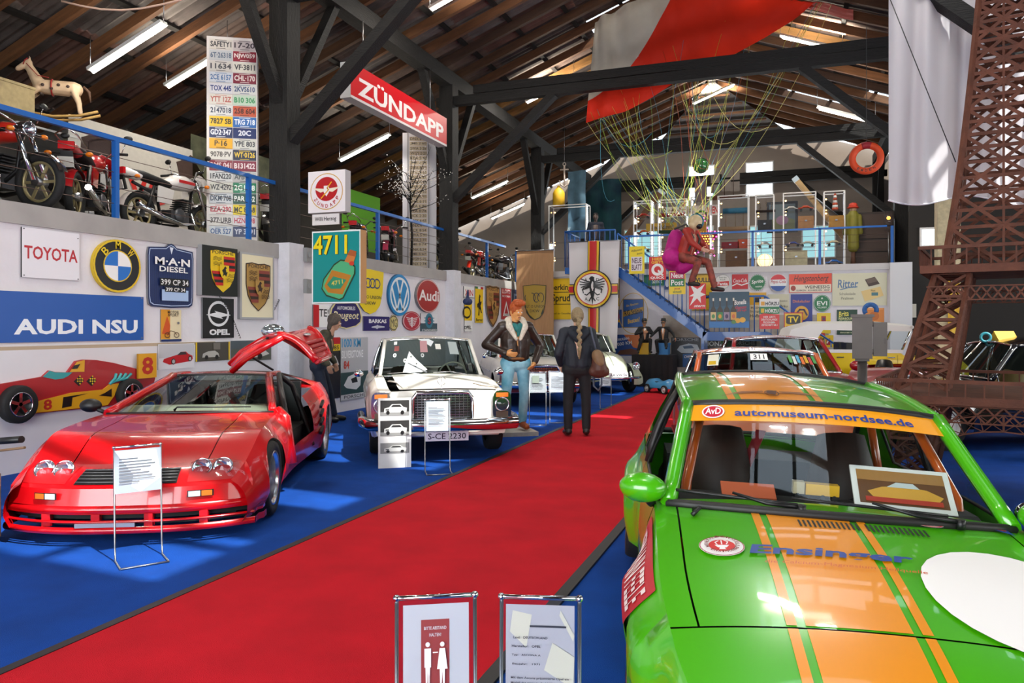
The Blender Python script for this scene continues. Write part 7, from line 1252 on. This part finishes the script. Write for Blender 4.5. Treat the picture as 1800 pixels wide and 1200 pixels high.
for f_ in range(4):
    R4 = MX.Rotation(pi / 2 * f_, 3, 'Z'); m_ = MB(RUST); c = MB(RUST)
    for z0, z1 in zip(zs, zs[1:]):
        h0, h1 = itp(SP, z0), itp(SP, z1); Q = lambda x, z, h: R4 @ V((x * h, -h, z)); zm = (z0 + z1) / 2; hm_ = (h0 + h1) / 2
        c.bar(Q(-1, z0, h0), Q(-1, z1, h1), .04, .04)
        up = R4 @ V((0, 1, .15))
        for s0, s1 in ((-1, 0), (0, 1)):
            for a, b_ in ((Q(s0, z0, h0), Q(s1, z1, h1)), (Q(s1, z0, h0), Q(s0, z1, h1)), (Q(s0, z0, h0), Q(s1, z0, h0)), (Q(s0, zm, hm_), Q(s1, zm, hm_))): m_.bar(a, b_, .03, .008, up=up)
        m_.bar(Q(0, z0, h0), Q(0, z1, h1), .02, .008, up=up)
    c.obj('corner_post', tw); tag(m_.obj('lattice_bracing', tw), kind='stuff')
# ---------------------------------------------------------------- end gallery: display cases and what stands in and round them
CY = 23.75
cs_ = []
LB = ['narrow display case at the left end of the gallery row', 'wide display case behind the parachutist dummy', 'display case left of the second railing post', 'wide display case with a blue roll on its top shelf', 'display case with a lit lamp ball', 'display case with a brown box and picture', 'tall display case with a small lighthouse inside']
for i, (x0, x1, y0) in enumerate(((1114, 1144, 354), (1157, 1206, 352), (1215, 1248, 347), (1262, 1315, 345), (1328, 1360, 343), (1377, 1434, 340), (1449, 1485, 337))):
    a, b_ = onY(x0, y0, CY - .25), onY(x1, y0, CY - .25); h = a.z - ZE
    cs_.append((case('display_case', LB[i], ((a.x + b_.x) / 2, CY, ZE), 0, b_.x - a.x, .5, h, (h * .28, h * .52, h * .76), 'display cases on the end gallery'), (a.x + b_.x) / 2, b_.x - a.x, h))
a, b_ = onY(965, 362, CY - .25), onY(1030, 362, CY - .25); case('display_case', 'display case beside the third black post', ((a.x + b_.x) / 2, CY, ZE), 0, b_.x - a.x, .5, a.z - ZE, (.5, 1.0))
def at(i, sh_, dx, dy=0): o, x, w, h = cs_[i]; return (x + dx * w, CY + dy, ZE + (h * (.28, .52, .76)[sh_] + .008 if sh_ >= 0 else .04))
def toy_car(label, p, col, s=1, rz=0):
    o = empty('model_car', label, 'model car', p, rz); o.scale = (s,) * 3
    MB(paint(col)).grid([[(x, y * .09, z if abs(y) < .9 else z * .7) for y in frange(-1, 1, 5)] for x, z in ((-.22, .04), (-.21, .1), (-.12, .11), (-.07, .16), (.06, .16), (.12, .11), (.2, .09), (.22, .04))]).obj('body', o)
    for x in (-.13, .13):
        for y in (-.085, .085): MB(BLACK).cyl((x, y - .012, .035), (x, y + .012, .035), .035, n=12).obj('wheel', o)
def ship(label, p, col, s=1, rz=0, sails=True):
    o = empty('model_ship', label, 'model ship', p, rz); o.scale = (s,) * 3
    MB(mat(col, .5)).grid([[(x, w * y, .02 + .1 * abs(y) ** 1.5 + .05 * x * x * 2) for y in frange(-1, 1, 7)] for x, w in ((-.4, .05), (-.3, .09), (0, .1), (.25, .08), (.42, .01))]).grid([[(x, w * y, .115 + .1 * x * x) for y in (-1, 1)] for x, w in ((-.4, .05), (-.3, .09), (0, .1), (.25, .08), (.42, .01))]).obj('hull', o)
    for x in (-.2, .05, .25):
        m_ = MB(mat('7a5a34', .6)).cyl((x, 0, .1), (x, 0, .6), .008, .004, 6).obj('mast', o)
        if sails:
            for z in (.2, .36): MB(mat('9a8a78', .8, kind='cloth')).grid([[(x + .04 * sin(pi * v), y * .13, z + .14 * v) for y in frange(-1, 1, 5)] for v in frange(0, 1, 5)]).obj('sail', m_)
def box_item(name, label, p, size, col, rz=0):
    o = MB(mat(col, .6, noise=.2)).bb((-size[0] / 2, -size[1] / 2, 0), (size[0] / 2, size[1] / 2, size[2])).bb((-size[0] / 2 - .006, -size[1] / 2 - .006, size[2] * .6), (size[0] / 2 + .006, size[1] / 2 + .006, size[2] * .64)).obj(name, None, MX.Translation(p) @ MX.Rotation(rz, 4, 'Z')); tag(o, label, 'box'); MB(STEEL).box((0, -size[1] / 2 - .01, size[2] * .62), (.06, .02, .04)).obj('clasp', o)
toy_car('red model car on the upper shelf of the leftmost case', at(0, 2, 0), 'c83028', 1.0); toy_car('orange model car on the middle shelf of the leftmost case', at(0, 1, 0), 'd8622c', 1.0); toy_car('yellow model car on the lowest shelf of the leftmost case', at(0, 0, 0), 'c8a030')
ship('model ship with red hull on the top shelf behind the dummy', at(1, 2, -.1), 'a8302c', 1.0); ship('model ship with green hull left of the dummy helmet', at(1, 1, -.1), '3a5a3c', 1.0); toy_car('dark model car low in the case behind the dummy', at(1, 0, .1), '3a3436', 1.2)
box_item('gold_box', 'golden box in the case right of the dummy', at(2, 1, 0), (.3, .25, .32), 'c88a2c'); toy_car('green model car on the top shelf right of the helmet', at(2, 2, 0), '3c8c2c', .9)
o = MB(mat('2c6a80', .7)).cyl((-.35, 0, .09), (.35, 0, .09), .09, n=16).obj('cloth_roll', None, None, at(3, 2, .05)); tag(o, 'teal blue roll on the top shelf of the wide case', 'roll')
ship('long model ship with pale hull in the wide case', at(3, 1, 0), 'b89a70', 1.1, 0, False); box_item('red_case', 'dark red case on the lower shelf of the wide case', at(3, 0, -.1), (.5, .3, .2), '8a1c24'); box_item('orange_crate', 'orange crate at right in the wide case', at(3, 0, .33), (.3, .3, .26), 'c8502c'); box_item('brown_cabinet', 'brown cabinet at the bottom of the wide case', at(3, -1, .1), (.6, .4, .5), '6a4424')
o = MB(mat('ffd8a0', .4, emit=1.6)).sph((0, 0, .2), (.22, .2, .2), 20, 14).obj('lamp_ball', None, None, at(4, -1, 0)); tag(o, 'glowing round lamp ball at the bottom of the case', 'lamp')
for k_ in range(8): MB(mat('6a5030', .5)).tube([V((.222 * sin(a) * cos(k_ * pi / 4), .202 * sin(a) * sin(k_ * pi / 4), .2 + .202 * cos(a))) for a in frange(.1, 3.0, 10)], .005, 4).obj('cage_wire', o)
box_item('radio_set', 'dark radio set on the middle shelf above the lamp ball', at(4, 1, 0), (.4, .3, .3), '2a2826'); toy_car('silver model car on the case shelf above the lamp', at(4, 0, 0), 'a8a8a4', 1.1); ship('small dark model ship on the top shelf above the radio', at(4, 2, 0), '3a2a22', .7)
box_item('brown_box', 'plain brown box on the middle shelf of the picture case', at(5, 1, .2), (.42, .3, .36), 'a87444'); toy_car('orange model boat car on the top shelf beside lamp', at(5, 2, .2), 'd84a1c', 1.0); toy_car('white model car on the top shelf of the picture case', at(5, 2, -.25), 'd0ccc0', 1.0); toy_car('blue model car on the low shelf of the picture case', at(5, 0, -.2), '2c3a80', 1.0); toy_car('pale model car on the low shelf at right', at(5, 0, .25), 'c8c4b0', 1.0); box_item('cream_cabinet', 'cream cabinet at the bottom of the picture case', at(5, -1, -.1), (.6, .4, .45), 'c4b48c')
lh = empty('model_lighthouse', 'small red and white striped lighthouse model', 'lighthouse', at(6, 2, .05))
for i in range(6): MB(mat('c8502c' if i % 2 == 0 else 'e6ded0', .5)).cyl((0, 0, .07 * i), (0, 0, .07 * i + .07), .09 - .008 * i, .082 - .008 * i, 14).obj('tower_band', lh)
MB(mat('c8502c', .5)).cyl((0, 0, .42), (0, 0, .5), .05, .0, 12).obj('lantern_roof', lh)
box_item('amber_cask', 'amber cask on the middle shelf under the lighthouse', at(6, 1, .1), (.4, .3, .34), 'b07a24'); toy_car('cream model car low in the lighthouse case', at(6, 0, 0), 'd8c8a0', 1.0); toy_car('blue model car at the bottom of the lighthouse case', at(6, -1, 0), '1c6cc0', 1.1)
# star sign with bulbs
q = onY(1237, 420, 24.4); stg = empty('star_sign', 'star shaped sign with glowing yellow and pink bulbs', 'sign', (q.x, 24.4, q.z))
pt = [(.55 * (1 if i % 2 == 0 else .45) * sin(i * pi / 5), .65 * (1 if i % 2 == 0 else .45) * cos(i * pi / 5)) for i in range(10)]
MB(mat('5a1c4a', .6)).prism([(x, 0, z) for x, z in pt], (0, .06, 0)).obj('star_board', stg); MB(STEEL).cyl((0, .05, -.2), (0, .05, ZE - q.z), .02).obj('stand_pole', stg)
for i in range(10):
    for k_ in range(4): a, b_ = pt[i], pt[(i + 1) % 10]; MB(mat('ff4ab0', .4, emit=5)).sph((lerp(a[0], b_[0], k_ / 4), -.02, lerp(a[1], b_[1], k_ / 4)), .022, 6, 4).obj('pink_bulb', stg)
for i in range(-3, 4):
    for j in range(-3, 3):
        if abs(i) + abs(j) < 5: MB(mat('ffc83c', .4, emit=6)).sph((i * .08 + .04 * (j % 2), -.02, j * .08), .022, 6, 4).obj('yellow_bulb', stg)
SE((1168, 362, 1264, 380), 'shop_sign', 'long cream shop sign with red end letters over the cases', 'd8cdb8', [('r', .7, 0, 1, 1, 'e0dcd4'), ('t', 'SOUVENIR', .3, .5, .45, .5, '8a4a2c'), ('t', 'WEN', .88, .5, .2, .7, 'c02420', .03)], Y=24.6, edge='6a5a4a')
o = SE((1136, 392, 1190, 406), 'shop_sign', 'yellow oval sign over the lower gallery window', 'c8a01c', [('t', 'Tecalemit', .5, .5, .7, .5, '3a2a10', .01, .2)], Y=25.4)
# things round the cases
q = onY(1393, 372, 24.6); sign('framed_picture', 'dark framed harbour picture behind the display cases', 'picture', frame((onY(1375, 380, 25).x, 25, q.z - .1), (1, 0, 0), (0, 0, 1), (0, -1, 0)), .9, .95, '20242c', [('r', .08, .08, .92, .92, '5a6a70'), ('p', [(.1, .9), (.1, .6), (.5, .45), (.9, .6), (.9, .9)], '6a7050'), ('e', .5, .6, .2, .15, '8a6a84')], th=.04)
def px_beam(label, x0, y0, x1, y1, Y, w, col): a, b_ = onY(x0, y0, Y), onY(x1, y1, Y); tag(MB(mat(col, .7, noise=.3, ns=6)).bar(a, b_, w, w, up=(0, 1, 0)).bar(a, a.lerp(b_, .06), w * 1.05, w * 1.05, mat('b8c8d0', .6), up=(0, 1, 0)).obj('wooden_spar', None), label, 'spar')
px_beam('pale wooden spar leaning across the right display cases', 1396, 312, 1490, 425, 24.2, .16, 'b89868')
px_beam('dark brown boat spar leaning at left of the display cases', 1165, 335, 1100, 420, 24.6, .2, '6a4a2c')
wm = empty('model_sailing_ship', 'large dark model sailing ship above the display cases', 'model ship', onY(1272, 345, 24.3), 0); wm.scale = (1.1,) * 3
MB(mat('5a3a2c', .6)).grid([[(x, w * y, -.1 + .1 * abs(y) ** 1.5 + .1 * x * x) for y in frange(-1, 1, 7)] for x, w in ((-.5, .06), (-.3, .12), (0, .13), (.3, .1), (.5, .01))]).obj('hull', wm)
for x, h in ((-.28, .7), (.02, .95), (.26, .8)):
    m_ = MB(mat('4a3424', .6)).cyl((x, 0, -.05), (x, 0, h), .012, .006, 6).obj('mast', wm)
    for k_ in range(2): MB(mat('7a7068', .8, kind='cloth')).grid([[(x + .12 * y + .05, .04 * sin(pi * v), h * (.15 + .4 * k_) + h * .34 * v) for y in frange(-1, 1, 5)] for v in frange(0, 1, 5)]).obj('sail', m_)
q = onY(1232, 345, 24.3); 
hb = empty('glass_float', 'green glass net float hanging from a rope before window', 'glass float', onY(1232, 291, 21.0)); MB(mat('3f8a4a', .08, 0, 1, noise=.4, ns=14)).sph((0, 0, 0), .20, 22, 14).obj('glass_ball', hb)
for k_ in range(5): MB(mat('3a3a28', .8)).tube([V((.205 * sin(a) * cos(k_ * pi / 5), .205 * sin(a) * sin(k_ * pi / 5), .205 * cos(a))) for a in frange(0, 2 * pi, 20)], .006, 4).obj('net_cord', hb)
MB(mat('6a7a3c', .8)).cyl((0, 0, .2), (0, 0, 4.2), .008, n=5).obj('rope', hb); MB(mat('8a7a78', .8, kind='cloth')).bb((-.16, -.005, -.95), (.16, .005, -.35)).obj('pennant', hb); MB(mat('6a5a50', .6)).cyl((0, 0, -.2), (0, 0, -1.3), .005, n=4).obj('cord', hb)
# life ring
q = onD(1523, 278, 15.2); lr = MX.Translation(q) @ MX.Rotation(cam_yaw(q) + pi / 2, 4, 'Z'); L_o = MB(mat('dc4a1c', .6, bump=.2, bs=20)).tube([(.255 * cos(a), 0, .255 * sin(a)) for a in frange(0, 2 * pi * 35 / 36, 36)], .068, 10, closed=True).obj('life_ring', None, lr); tag(L_o, 'orange life ring lettered EMDEN hanging from the roof', 'life ring')
MB(mat('9a1c28', .6)).tube([(.255 * cos(a), 0, .255 * sin(a)) for a in frange(1.25, 1.9, 8)], .071, 10).obj('red_band', L_o); MB(mat('3a3a3a', .6)).cyl((0, 0, .3), (.0, 0, 2.6), .006, n=5).obj('rope', L_o)
decals(L_o, .64, .64, [('arc', 'EMDEN', .5, .5, .40, .075, 235, -17, '2a1a18')], 0, lambda x, y, z: (x, -.073 - z, y))
# yellow barrel case, blue cloth and hanging figures by the third post
q = onY(982, 358, CY); yb_ = MB(mat('c89c1c', .5)).lathe([(.001, 0), (.2, 0), (.2, .42), (.16, .5), (.06, .6), (.04, .66), (.001, .66)], (0, 0, 0), (0, 0, 1), 8).obj('yellow_lantern', None, None, (q.x, CY, onY(985, 361, CY - .25).z + .02)); tag(yb_, 'yellow octagonal lantern on top of the left display case', 'lantern')
def hang(name, label, x0, y0, x1, y1, Y, m, cat): M4, w, h = ew(x0, y0, x1, y1, Y); o = MB(m).grid([[(x, y, .06 * sin(x * 9) + .03 * sin(y * 4)) for x in frange(-w / 2, w / 2, 21)] for y in frange(-h / 2, h / 2, 9)]).obj(name, None, M4); return tag(o, label, cat)
hang('blue_cloth', 'grey blue cloth hanging beside the third post', 998, 300, 1030, 420, 24.4, mat('4a6a7c', .8, noise=.4, ns=3), 'cloth'); hang('teal_curtain', 'dark teal and green curtain at the gallery corner', 1030, 315, 1092, 425, 26.0, mat('14484a', .85, noise=.5, ns=2, col2='0c2a3c'), 'curtain')
q = onY(992, 310, 24.0); an = MB(mat('b8a89c', .6)).tube([(0, 0, .35), (0, 0, -.3)], .03, 6).tube([(-.14, 0, .22), (.14, 0, .22)], .025, 6).tube([(-.16, 0, -.12), (-.12, 0, -.26), (0, 0, -.34), (.12, 0, -.26), (.16, 0, -.12)], .03, 6).tube([(.05 * cos(a), 0, .40 + .05 * sin(a)) for a in frange(0, 6, 12)], .012, 6, closed=True).obj('anchor', None, None, q); tag(an, 'pale hanging ornamental anchor near the third post', 'anchor'); MB(STEEL).cyl((0, 0, .44), (0, 0, 1.8), .006, n=5).obj('rope', an)
# dark chest of drawers and coat at the right end of the gallery
q = onY(1540, 420, 24.0); dc = MB(mat('2e211b', .6, noise=.4, ns=6)).bb((-.62, -.25, 0), (.45, .25, 1.55)).obj('dark_cabinet', None, None, (q.x, 24.2, ZE)); tag(dc, 'dark wooden cabinet beside the right gallery post', 'cabinet')
for k_ in range(4): MB(mat('3c2c24', .6)).bb((-.58, -.275, .08 + .36 * k_), (.41, -.25, .40 + .36 * k_)).obj('drawer', dc)
q = onY(1500, 400, 23.6); cm = blob('oilskin_coat', [('c', (0, 0, .55), (0, 0, 1.45), .16, .15), ('c', (-.15, 0, 1.4), (-.22, 0, .95), .08, .06), ('c', (.15, 0, 1.4), (.2, 0, .95), .08, .06)], mat('7a7420', .6, noise=.3, ns=4), None, .02, 3, MX.Translation((q.x, 23.7, ZE))); tag(cm, 'olive yellow oilskin coat figure beside the last case', 'coat')
blob('red_hat', [('e', (0, 0, 1.72), (.12, .12, .09)), ('e', (0, 0, 1.66), (.17, .17, .03))], mat('b8341c', .6), cm, .016, 2); blob('dummy_head', [('e', (0, 0, 1.62), (.09, .09, .12))], mat('b89878', .6), cm, .016, 2); MB(mat('5a3a28', .7)).cyl((0, 0, 0), (0, 0, .6), .07, .05).obj('stand_pole', cm)
ra = empty('glass_cylinder', 'glass cylinder of amber lights at the right post', 'lamp', onY(1562, 383, 23.5)); MB(LGLASS).cyl((0, 0, -.35), (0, 0, .2), .12, n=14).obj('cylinder', ra); MB(mat('ffb040', .4, emit=3)).sph((0, 0, 0), .05, 8, 6).obj('bulb', ra); MB(STEEL).cyl((0, 0, -.4), (0, 0, ZE - ra.location.z), .02).obj('stand', ra)
# ---------------------------------------------------------------- info stands
def stand(label, base, yaw, w=.26, h=.76, paper=(.21, .297), items=(), tilt=.25, drop=0, pcol='e6e6e8'):
    o = empty('info_stand', label, 'info stand', base, yaw); SM = mat('8e9094', .3, .9); ux = tilt * .3
    for y in (-w / 2, w / 2): MB(SM).tube([(.22, y, .008), (0, y, .008), (-.02, y, .1), (-.06, y, h)], .0065, 7).obj('leg', o)
    MB(SM).cyl((.22, -w / 2, .008), (.22, w / 2, .008), .0065, n=7).obj('foot_bar', o); MB(CHROME).cyl((-.06, -w / 2 - .01, h), (-.06, w / 2 + .01, h), .008, n=8).obj('top_bar', o)
    for y in (-w / 2, w / 2): MB(CHROME).sph((-.06, y, h), .012, 8, 6).obj('bar_knob', o)
    fr = frame((-.045, 0, h - .02 - paper[1] / 2), (0, 1, 0), V((-.05, 0, 1)).normalized(), V((1, 0, .05)).normalized())
    s_ = MB(D(pcol)).bb((-paper[0] / 2, -paper[1] / 2, 0), (paper[0] / 2, paper[1] / 2, .002)).obj('paper_sheet', o, fr); decals(s_, *paper, items, .002)
    MB(mat('f8fafc', .06, kind='glass')).bb((-paper[0] / 2 - .02, -paper[1] / 2 - .015, .006), (paper[0] / 2 + .02, paper[1] / 2 + .02, .008)).obj('plastic_sleeve', o, fr)
    return o
lines = lambda n, y0=.2, c='6a6c72': [('r', .1, y0 + i * .6 / n, .1 + (.8 if i % 4 else .5) * (.8 + .2 * ((i * 7) % 5) / 5), y0 + i * .6 / n + .25 / n, c) for i in range(n)]
pq = onZ(220, 990, 0); stand('wire info stand with crumpled sheet before the red sports car', (pq.x, pq.y + .12, 0), cam_yaw(pq) + .15, .30, .78, (.30, .30), [('p', [(0, .0), (.9, .05), (1, .7), (.55, 1), (.35, .85), (.4, .6)], 'f4f6f8')] + lines(9), pcol='b4b8c0')
pq = onZ(766, 830, 0); stand('wire info stand with paper before the white wreck', (pq.x, pq.y + .05, 0), cam_yaw(pq) + .1, .28, .80, (.25, .33), lines(14), pcol='dfe4ea')
pq = onZ(945, 745, 0); stand('left wire info stand before the rally saloon', (pq.x, pq.y, 0), cam_yaw(pq), .28, .86, (.26, .32), lines(10) + [('r', .15, .12, .6, .5, '9aa89c')], pcol='d4d8d8')
pq = onZ(982, 741, 0); stand('right wire info stand before the rally saloon', (pq.x, pq.y, 0), cam_yaw(pq), .30, .86, (.32, .34), lines(12), pcol='dcdfe2')
pq = onZ(1052, 722, 0); stand('small wire info stand before the pale green car', (pq.x, pq.y + .6, 0), cam_yaw(pq), .22, .6, (.2, .14), lines(4), pcol='dcdfe2')
b1 = onD(768, 1060, 2.36); stand('foreground stand with red BITTE ABSTAND HALTEN sheet', (b1.x, b1.y, 0), cam_yaw(b1) + .05, .245, b1.z, (.205, .29), [('r', .27, .16, .70, .92, 'a8443c'), ('t', 'BITTE ABSTAND', .485, .25, .34, .035, 'f0e4e0'), ('t', 'HALTEN!', .485, .32, .18, .035, 'f0e4e0'), ('e', .37, .42, .034, .026, 'f0e8e6'), ('p', [(.32, .46), (.42, .46), (.42, .66), (.405, .66), (.40, .84), (.375, .84), (.37, .68), (.365, .84), (.34, .84), (.335, .66), (.32, .66)], 'f0e8e6'), ('e', .59, .42, .034, .026, 'f0e8e6'), ('p', [(.55, .46), (.63, .46), (.67, .68), (.63, .68), (.625, .84), (.60, .84), (.59, .7), (.58, .84), (.555, .84), (.55, .68), (.51, .68)], 'f0e8e6'), ('l', [(.45, .5), (.52, .5)], .012, 'f0e8e6')], pcol='d4d0d2')
b1 = onD(948, 1062, 2.36); TP = 'd9d2bc'
stand('foreground stand with typed sheet and yellowed tape', (b1.x, b1.y, 0), cam_yaw(b1) - .05, .245, b1.z, (.215, .30), [('p', [(.1, .06), (.38, .1), (.3, .44), (.06, .28)], TP), ('p', [(.8, .05), (1, .3), (.98, .36), (.78, .1)], TP), ('p', [(.68, .38), (1, .52), (.98, .84), (.56, .66)], TP), ('r', .35, .205, .88, .225, '2a2a30'), ('t', 'Hersteller:   OPEL', .3, .42, .42, .025, '2a2a30'), ('t', 'Land:   DEUTSCHLAND', .36, .33, .5, .025, '2a2a30'), ('t', 'Typ:   ASCONA A', .3, .51, .42, .025, '2a2a30'), ('t', 'Baujahr:   1971', .3, .6, .4, .025, '2a2a30'), ('t', 'Mit dem Ascona präsentierte Opel ein', .5, .74, .84, .03, '2a2a30'), ('t', 'Modell das genau in die Nische zwischen', .5, .79, .84, .03, '2a2a30'), ('t', 'Kadett und Rekord passte. Dieses Auto', .5, .84, .84, .03, '2a2a30'), ('t', 'wurde bereits in den 70iger Jahren für den', .5, .89, .84, .03, '2a2a30'), ('t', 'Rennsport optimiert.', .3, .94, .45, .03, '2a2a30')], pcol='b8b4b8')
# white board with three black and white photographs
pq = onZ(694, 822, 0); pbd = empty('photo_board', 'narrow white board with three black and white car photographs', 'photo board', (pq.x, pq.y, 0), cam_yaw(pq) + pi / 2 + .1)
bw_ = .375; bh_ = .80; s_ = MB(mat('e4e2de', .6)).bb((-bw_ / 2, 0, 0), (bw_ / 2, .02, bh_)).obj('board', pbd); MB(mat('c8c4bc', .6)).bar((0, .02, .6), (0, .25, .01), .04, .02).obj('back_strut', pbd)
for k_, (y0, y1) in enumerate(((.03, .25), (.32, .54), (.64, .79))):
    h_ = (y1 - y0) * bh_; o = MB(D('30302f' if k_ < 2 else '8a8a88')).bb((-.165, -h_ / 2, 0), (.165, h_ / 2, .002)).obj('photograph', s_, frame((0, -.001, bh_ * (1 - (y0 + y1) / 2)), (1, 0, 0), (0, 0, 1), (0, -1, 0)))
    decals(o, .33, h_, [('r', 0, .75, 1, 1, '8c8c8a'), ('p', [(.12, .8), (.14, .52), (.3, .45), (.4, .25), (.7, .25), (.8, .45), (.92, .5), (.9, .8)], 'c9c9c6'), ('p', [(.36, .44), (.43, .3), (.67, .3), (.74, .44)], '2a2a2a'), ('e', .26, .8, .06, .13, '141414'), ('e', .76, .8, .06, .13, '141414'), ('r', .18, .56, .3, .64, '555555')], .002)
# grey meter cabinet on a post with a blue plush ring
q = onD(1520, 600, 8.75); mc = empty('meter_cabinet', 'grey steel meter cabinet on a round post', 'cabinet', (q.x, q.y, 0), cam_yaw(q) + pi / 2)
GC = mat('6c645f', .55, noise=.15, ns=5); zt_, zb2 = EYE + (574 - 557) * 8.75 / FPX, EYE - (630 - 574) * 8.75 / FPX
MB(GC).bb((-.13, -.08, zb2), (.08, .12, zt_)).obj('cabinet_body', mc); MB(GC).bb((.085, -.06, zb2 + .03), (.23, .1, zt_ - .06)).obj('side_cabinet', mc); MB(GC).bb((-.145, -.095, zt_), (.10, .13, zt_ + .03)).obj('cabinet_lid', mc); MB(mat('5a524e', .5)).bb((.195, -.075, zt_ - .3), (.215, -.06, zt_ - .24)).obj('lock', mc)
MB(GC).bb((-.10, -.05, zb2 - .03), (.05, .09, zb2)).obj('collar', mc); MB(mat('4a4442', .5)).cyl((-.025, .02, 0), (-.025, .02, zb2 - .02), .052, n=16).obj('post', mc)
for z in (zt_ - .08, zb2 + .08): MB(mat('5a524e', .5)).cyl((.083, -.07, z - .03), (.083, -.07, z + .03), .01, n=6).obj('hinge', mc)
tag(MB(mat('3a68a8', .9, noise=.4, ns=25, bump=.8, bs=40)).tube([(.062 * cos(a), 0, .05 + .062 * sin(a)) for a in frange(-.4, pi + .7, 16)], .026, 8).obj('plush_ring', None, mc.matrix_basis @ MX.Translation((.06, .02, zt_ + .03))), 'blue fluffy plush ring on the meter cabinet', 'plush ring')
# right aisle details: yellow post sign, yellow warning board on black car roof
post = onY(1676, 520, 17.25); SE((1666, 470, 1686, 600), 'pillar_sign', 'tall yellow sign on the right pillar with round emblem', 'dca820', [('e', .5, .18, .3, .06, '2a2a2a'), ('e', .5, .18, .22, .045, 'd8d8d8'), ('r', .3, .3, .7, .95, 'e8c040')], Y=17.28)
kt = BKC.M @ V((-1.3, 0, 1.42)); ws_ = MB(mat('c89a14', .6)).prism([(-.12, -.14, 0), (.12, -.14, 0), (0, -.14, .14)], (0, .28, 0)).obj('warning_board', None, MX.Translation(kt) @ MX.Rotation(atan2(-.36, -.93) + pi / 2, 4, 'Z')); tag(ws_, 'yellow folded warning board on the black car roof', 'warning board')
q = kt + V((-.24, -.1, -.02)); tag(MB(mat('2f8a9a', .4)).tube([q * 0 + V((.06 * cos(a), 0, .07 + .06 * sin(a))) for a in frange(0, 6, 16)], .02, 6, closed=True).obj('tape_roll', None, None, q), 'teal tape roll on the black car roof', 'tape roll')
q = onY(1606, 545, 22.2); wp_ = MB(D('cfc8b8')).box((0, 0, 0), (.3, .02, .36)).obj('notice_board', None, None, (q.x, 22.86, q.z)); tag(wp_, 'small pale notice board in the dark right aisle', 'notice'); decals(wp_, .3, .36, [], .0)
# left frame edge: chair with patterned cloth and a dark handlebar
q = onZ(2, 978, 0); ch = empty('armchair', 'dark patterned armchair cut by the left frame edge', 'chair', (q.x - .50, q.y - .05, 0), cam_yaw(q))
PT = mat('4a1c18', .9, noise=.6, ns=14, col2='1a1412')
MB(PT).tube([(0, -.27, .30), (0, .27, .30)], .06, 8).bb((-.3, -.3, .12), (.25, .31, .34)).obj('seat', ch); MB(PT).bb((-.38, -.3, .2), (-.26, .31, .62)).obj('backrest', ch)
for y in (-.3, .3): MB(PT).bb((-.3, y - .035, .12), (.27, y + .035, .48)).obj('armrest', ch)
for x in (-.28, .22):
    for y in (-.26, .28): MB(mat('1c1410', .5)).cyl((x, y, 0), (x, y, .13), .025).obj('leg', ch)
for i in range(10): MB(mat('a89a8c', .9)).cyl((.262, -.28 + .06 * i, .16), (.262, -.28 + .06 * i, .02), .008, n=5).obj('fringe', ch)
a, b_ = onD(-30, 777, 6.6), onD(38, 772, 6.4); hbx = empty('push_handle', 'dark round handle reaching in at left frame edge', 'handle', a); MB(BLACK).tube([V((0, 0, 0)), b_ - a], .03, 10).obj('grip', hbx); MB(mat('8a6a4c', .6)).cyl(V((0, 0, -.09)), (b_ - a) * 1.08 + V((0, 0, -.07)), .012, n=6).obj('lower_rod', hbx); MB(STEEL).cyl((0, 0, 0), (-.05, 0, -a.z), .02).obj('upright', hbx)
# pale cable slung under the roof at upper left, cables of the light boxes
cb = [onD(108 + 35 * i, 2 + 16 * sin(i * .55), 9.5) for i in range(8)]; tag(MB(mat('d8b49c', .6)).tube(cb, .012, 6).obj('slung_cable', None), 'pale pink cable slung across the upper left roof', 'cable')
for x0, y0, x1, y1, lb in ((385, 520, 425, 595, 'black coiled cable hanging from the PORSCHE light box'), (500, 492, 476, 560, 'black coiled cable right of the framed crest')): tag(MB(BLACK).tube([onX(lerp(x0, x1, t) + 3 * sin(t * 4), lerp(y0, y1, t), XL + .04) + V((0, .012 * sin(t * 120), .012 * cos(t * 120))) for t in frange(0, 1, 90)], .006, 4).obj('coiled_cable', None), lb, 'cable')
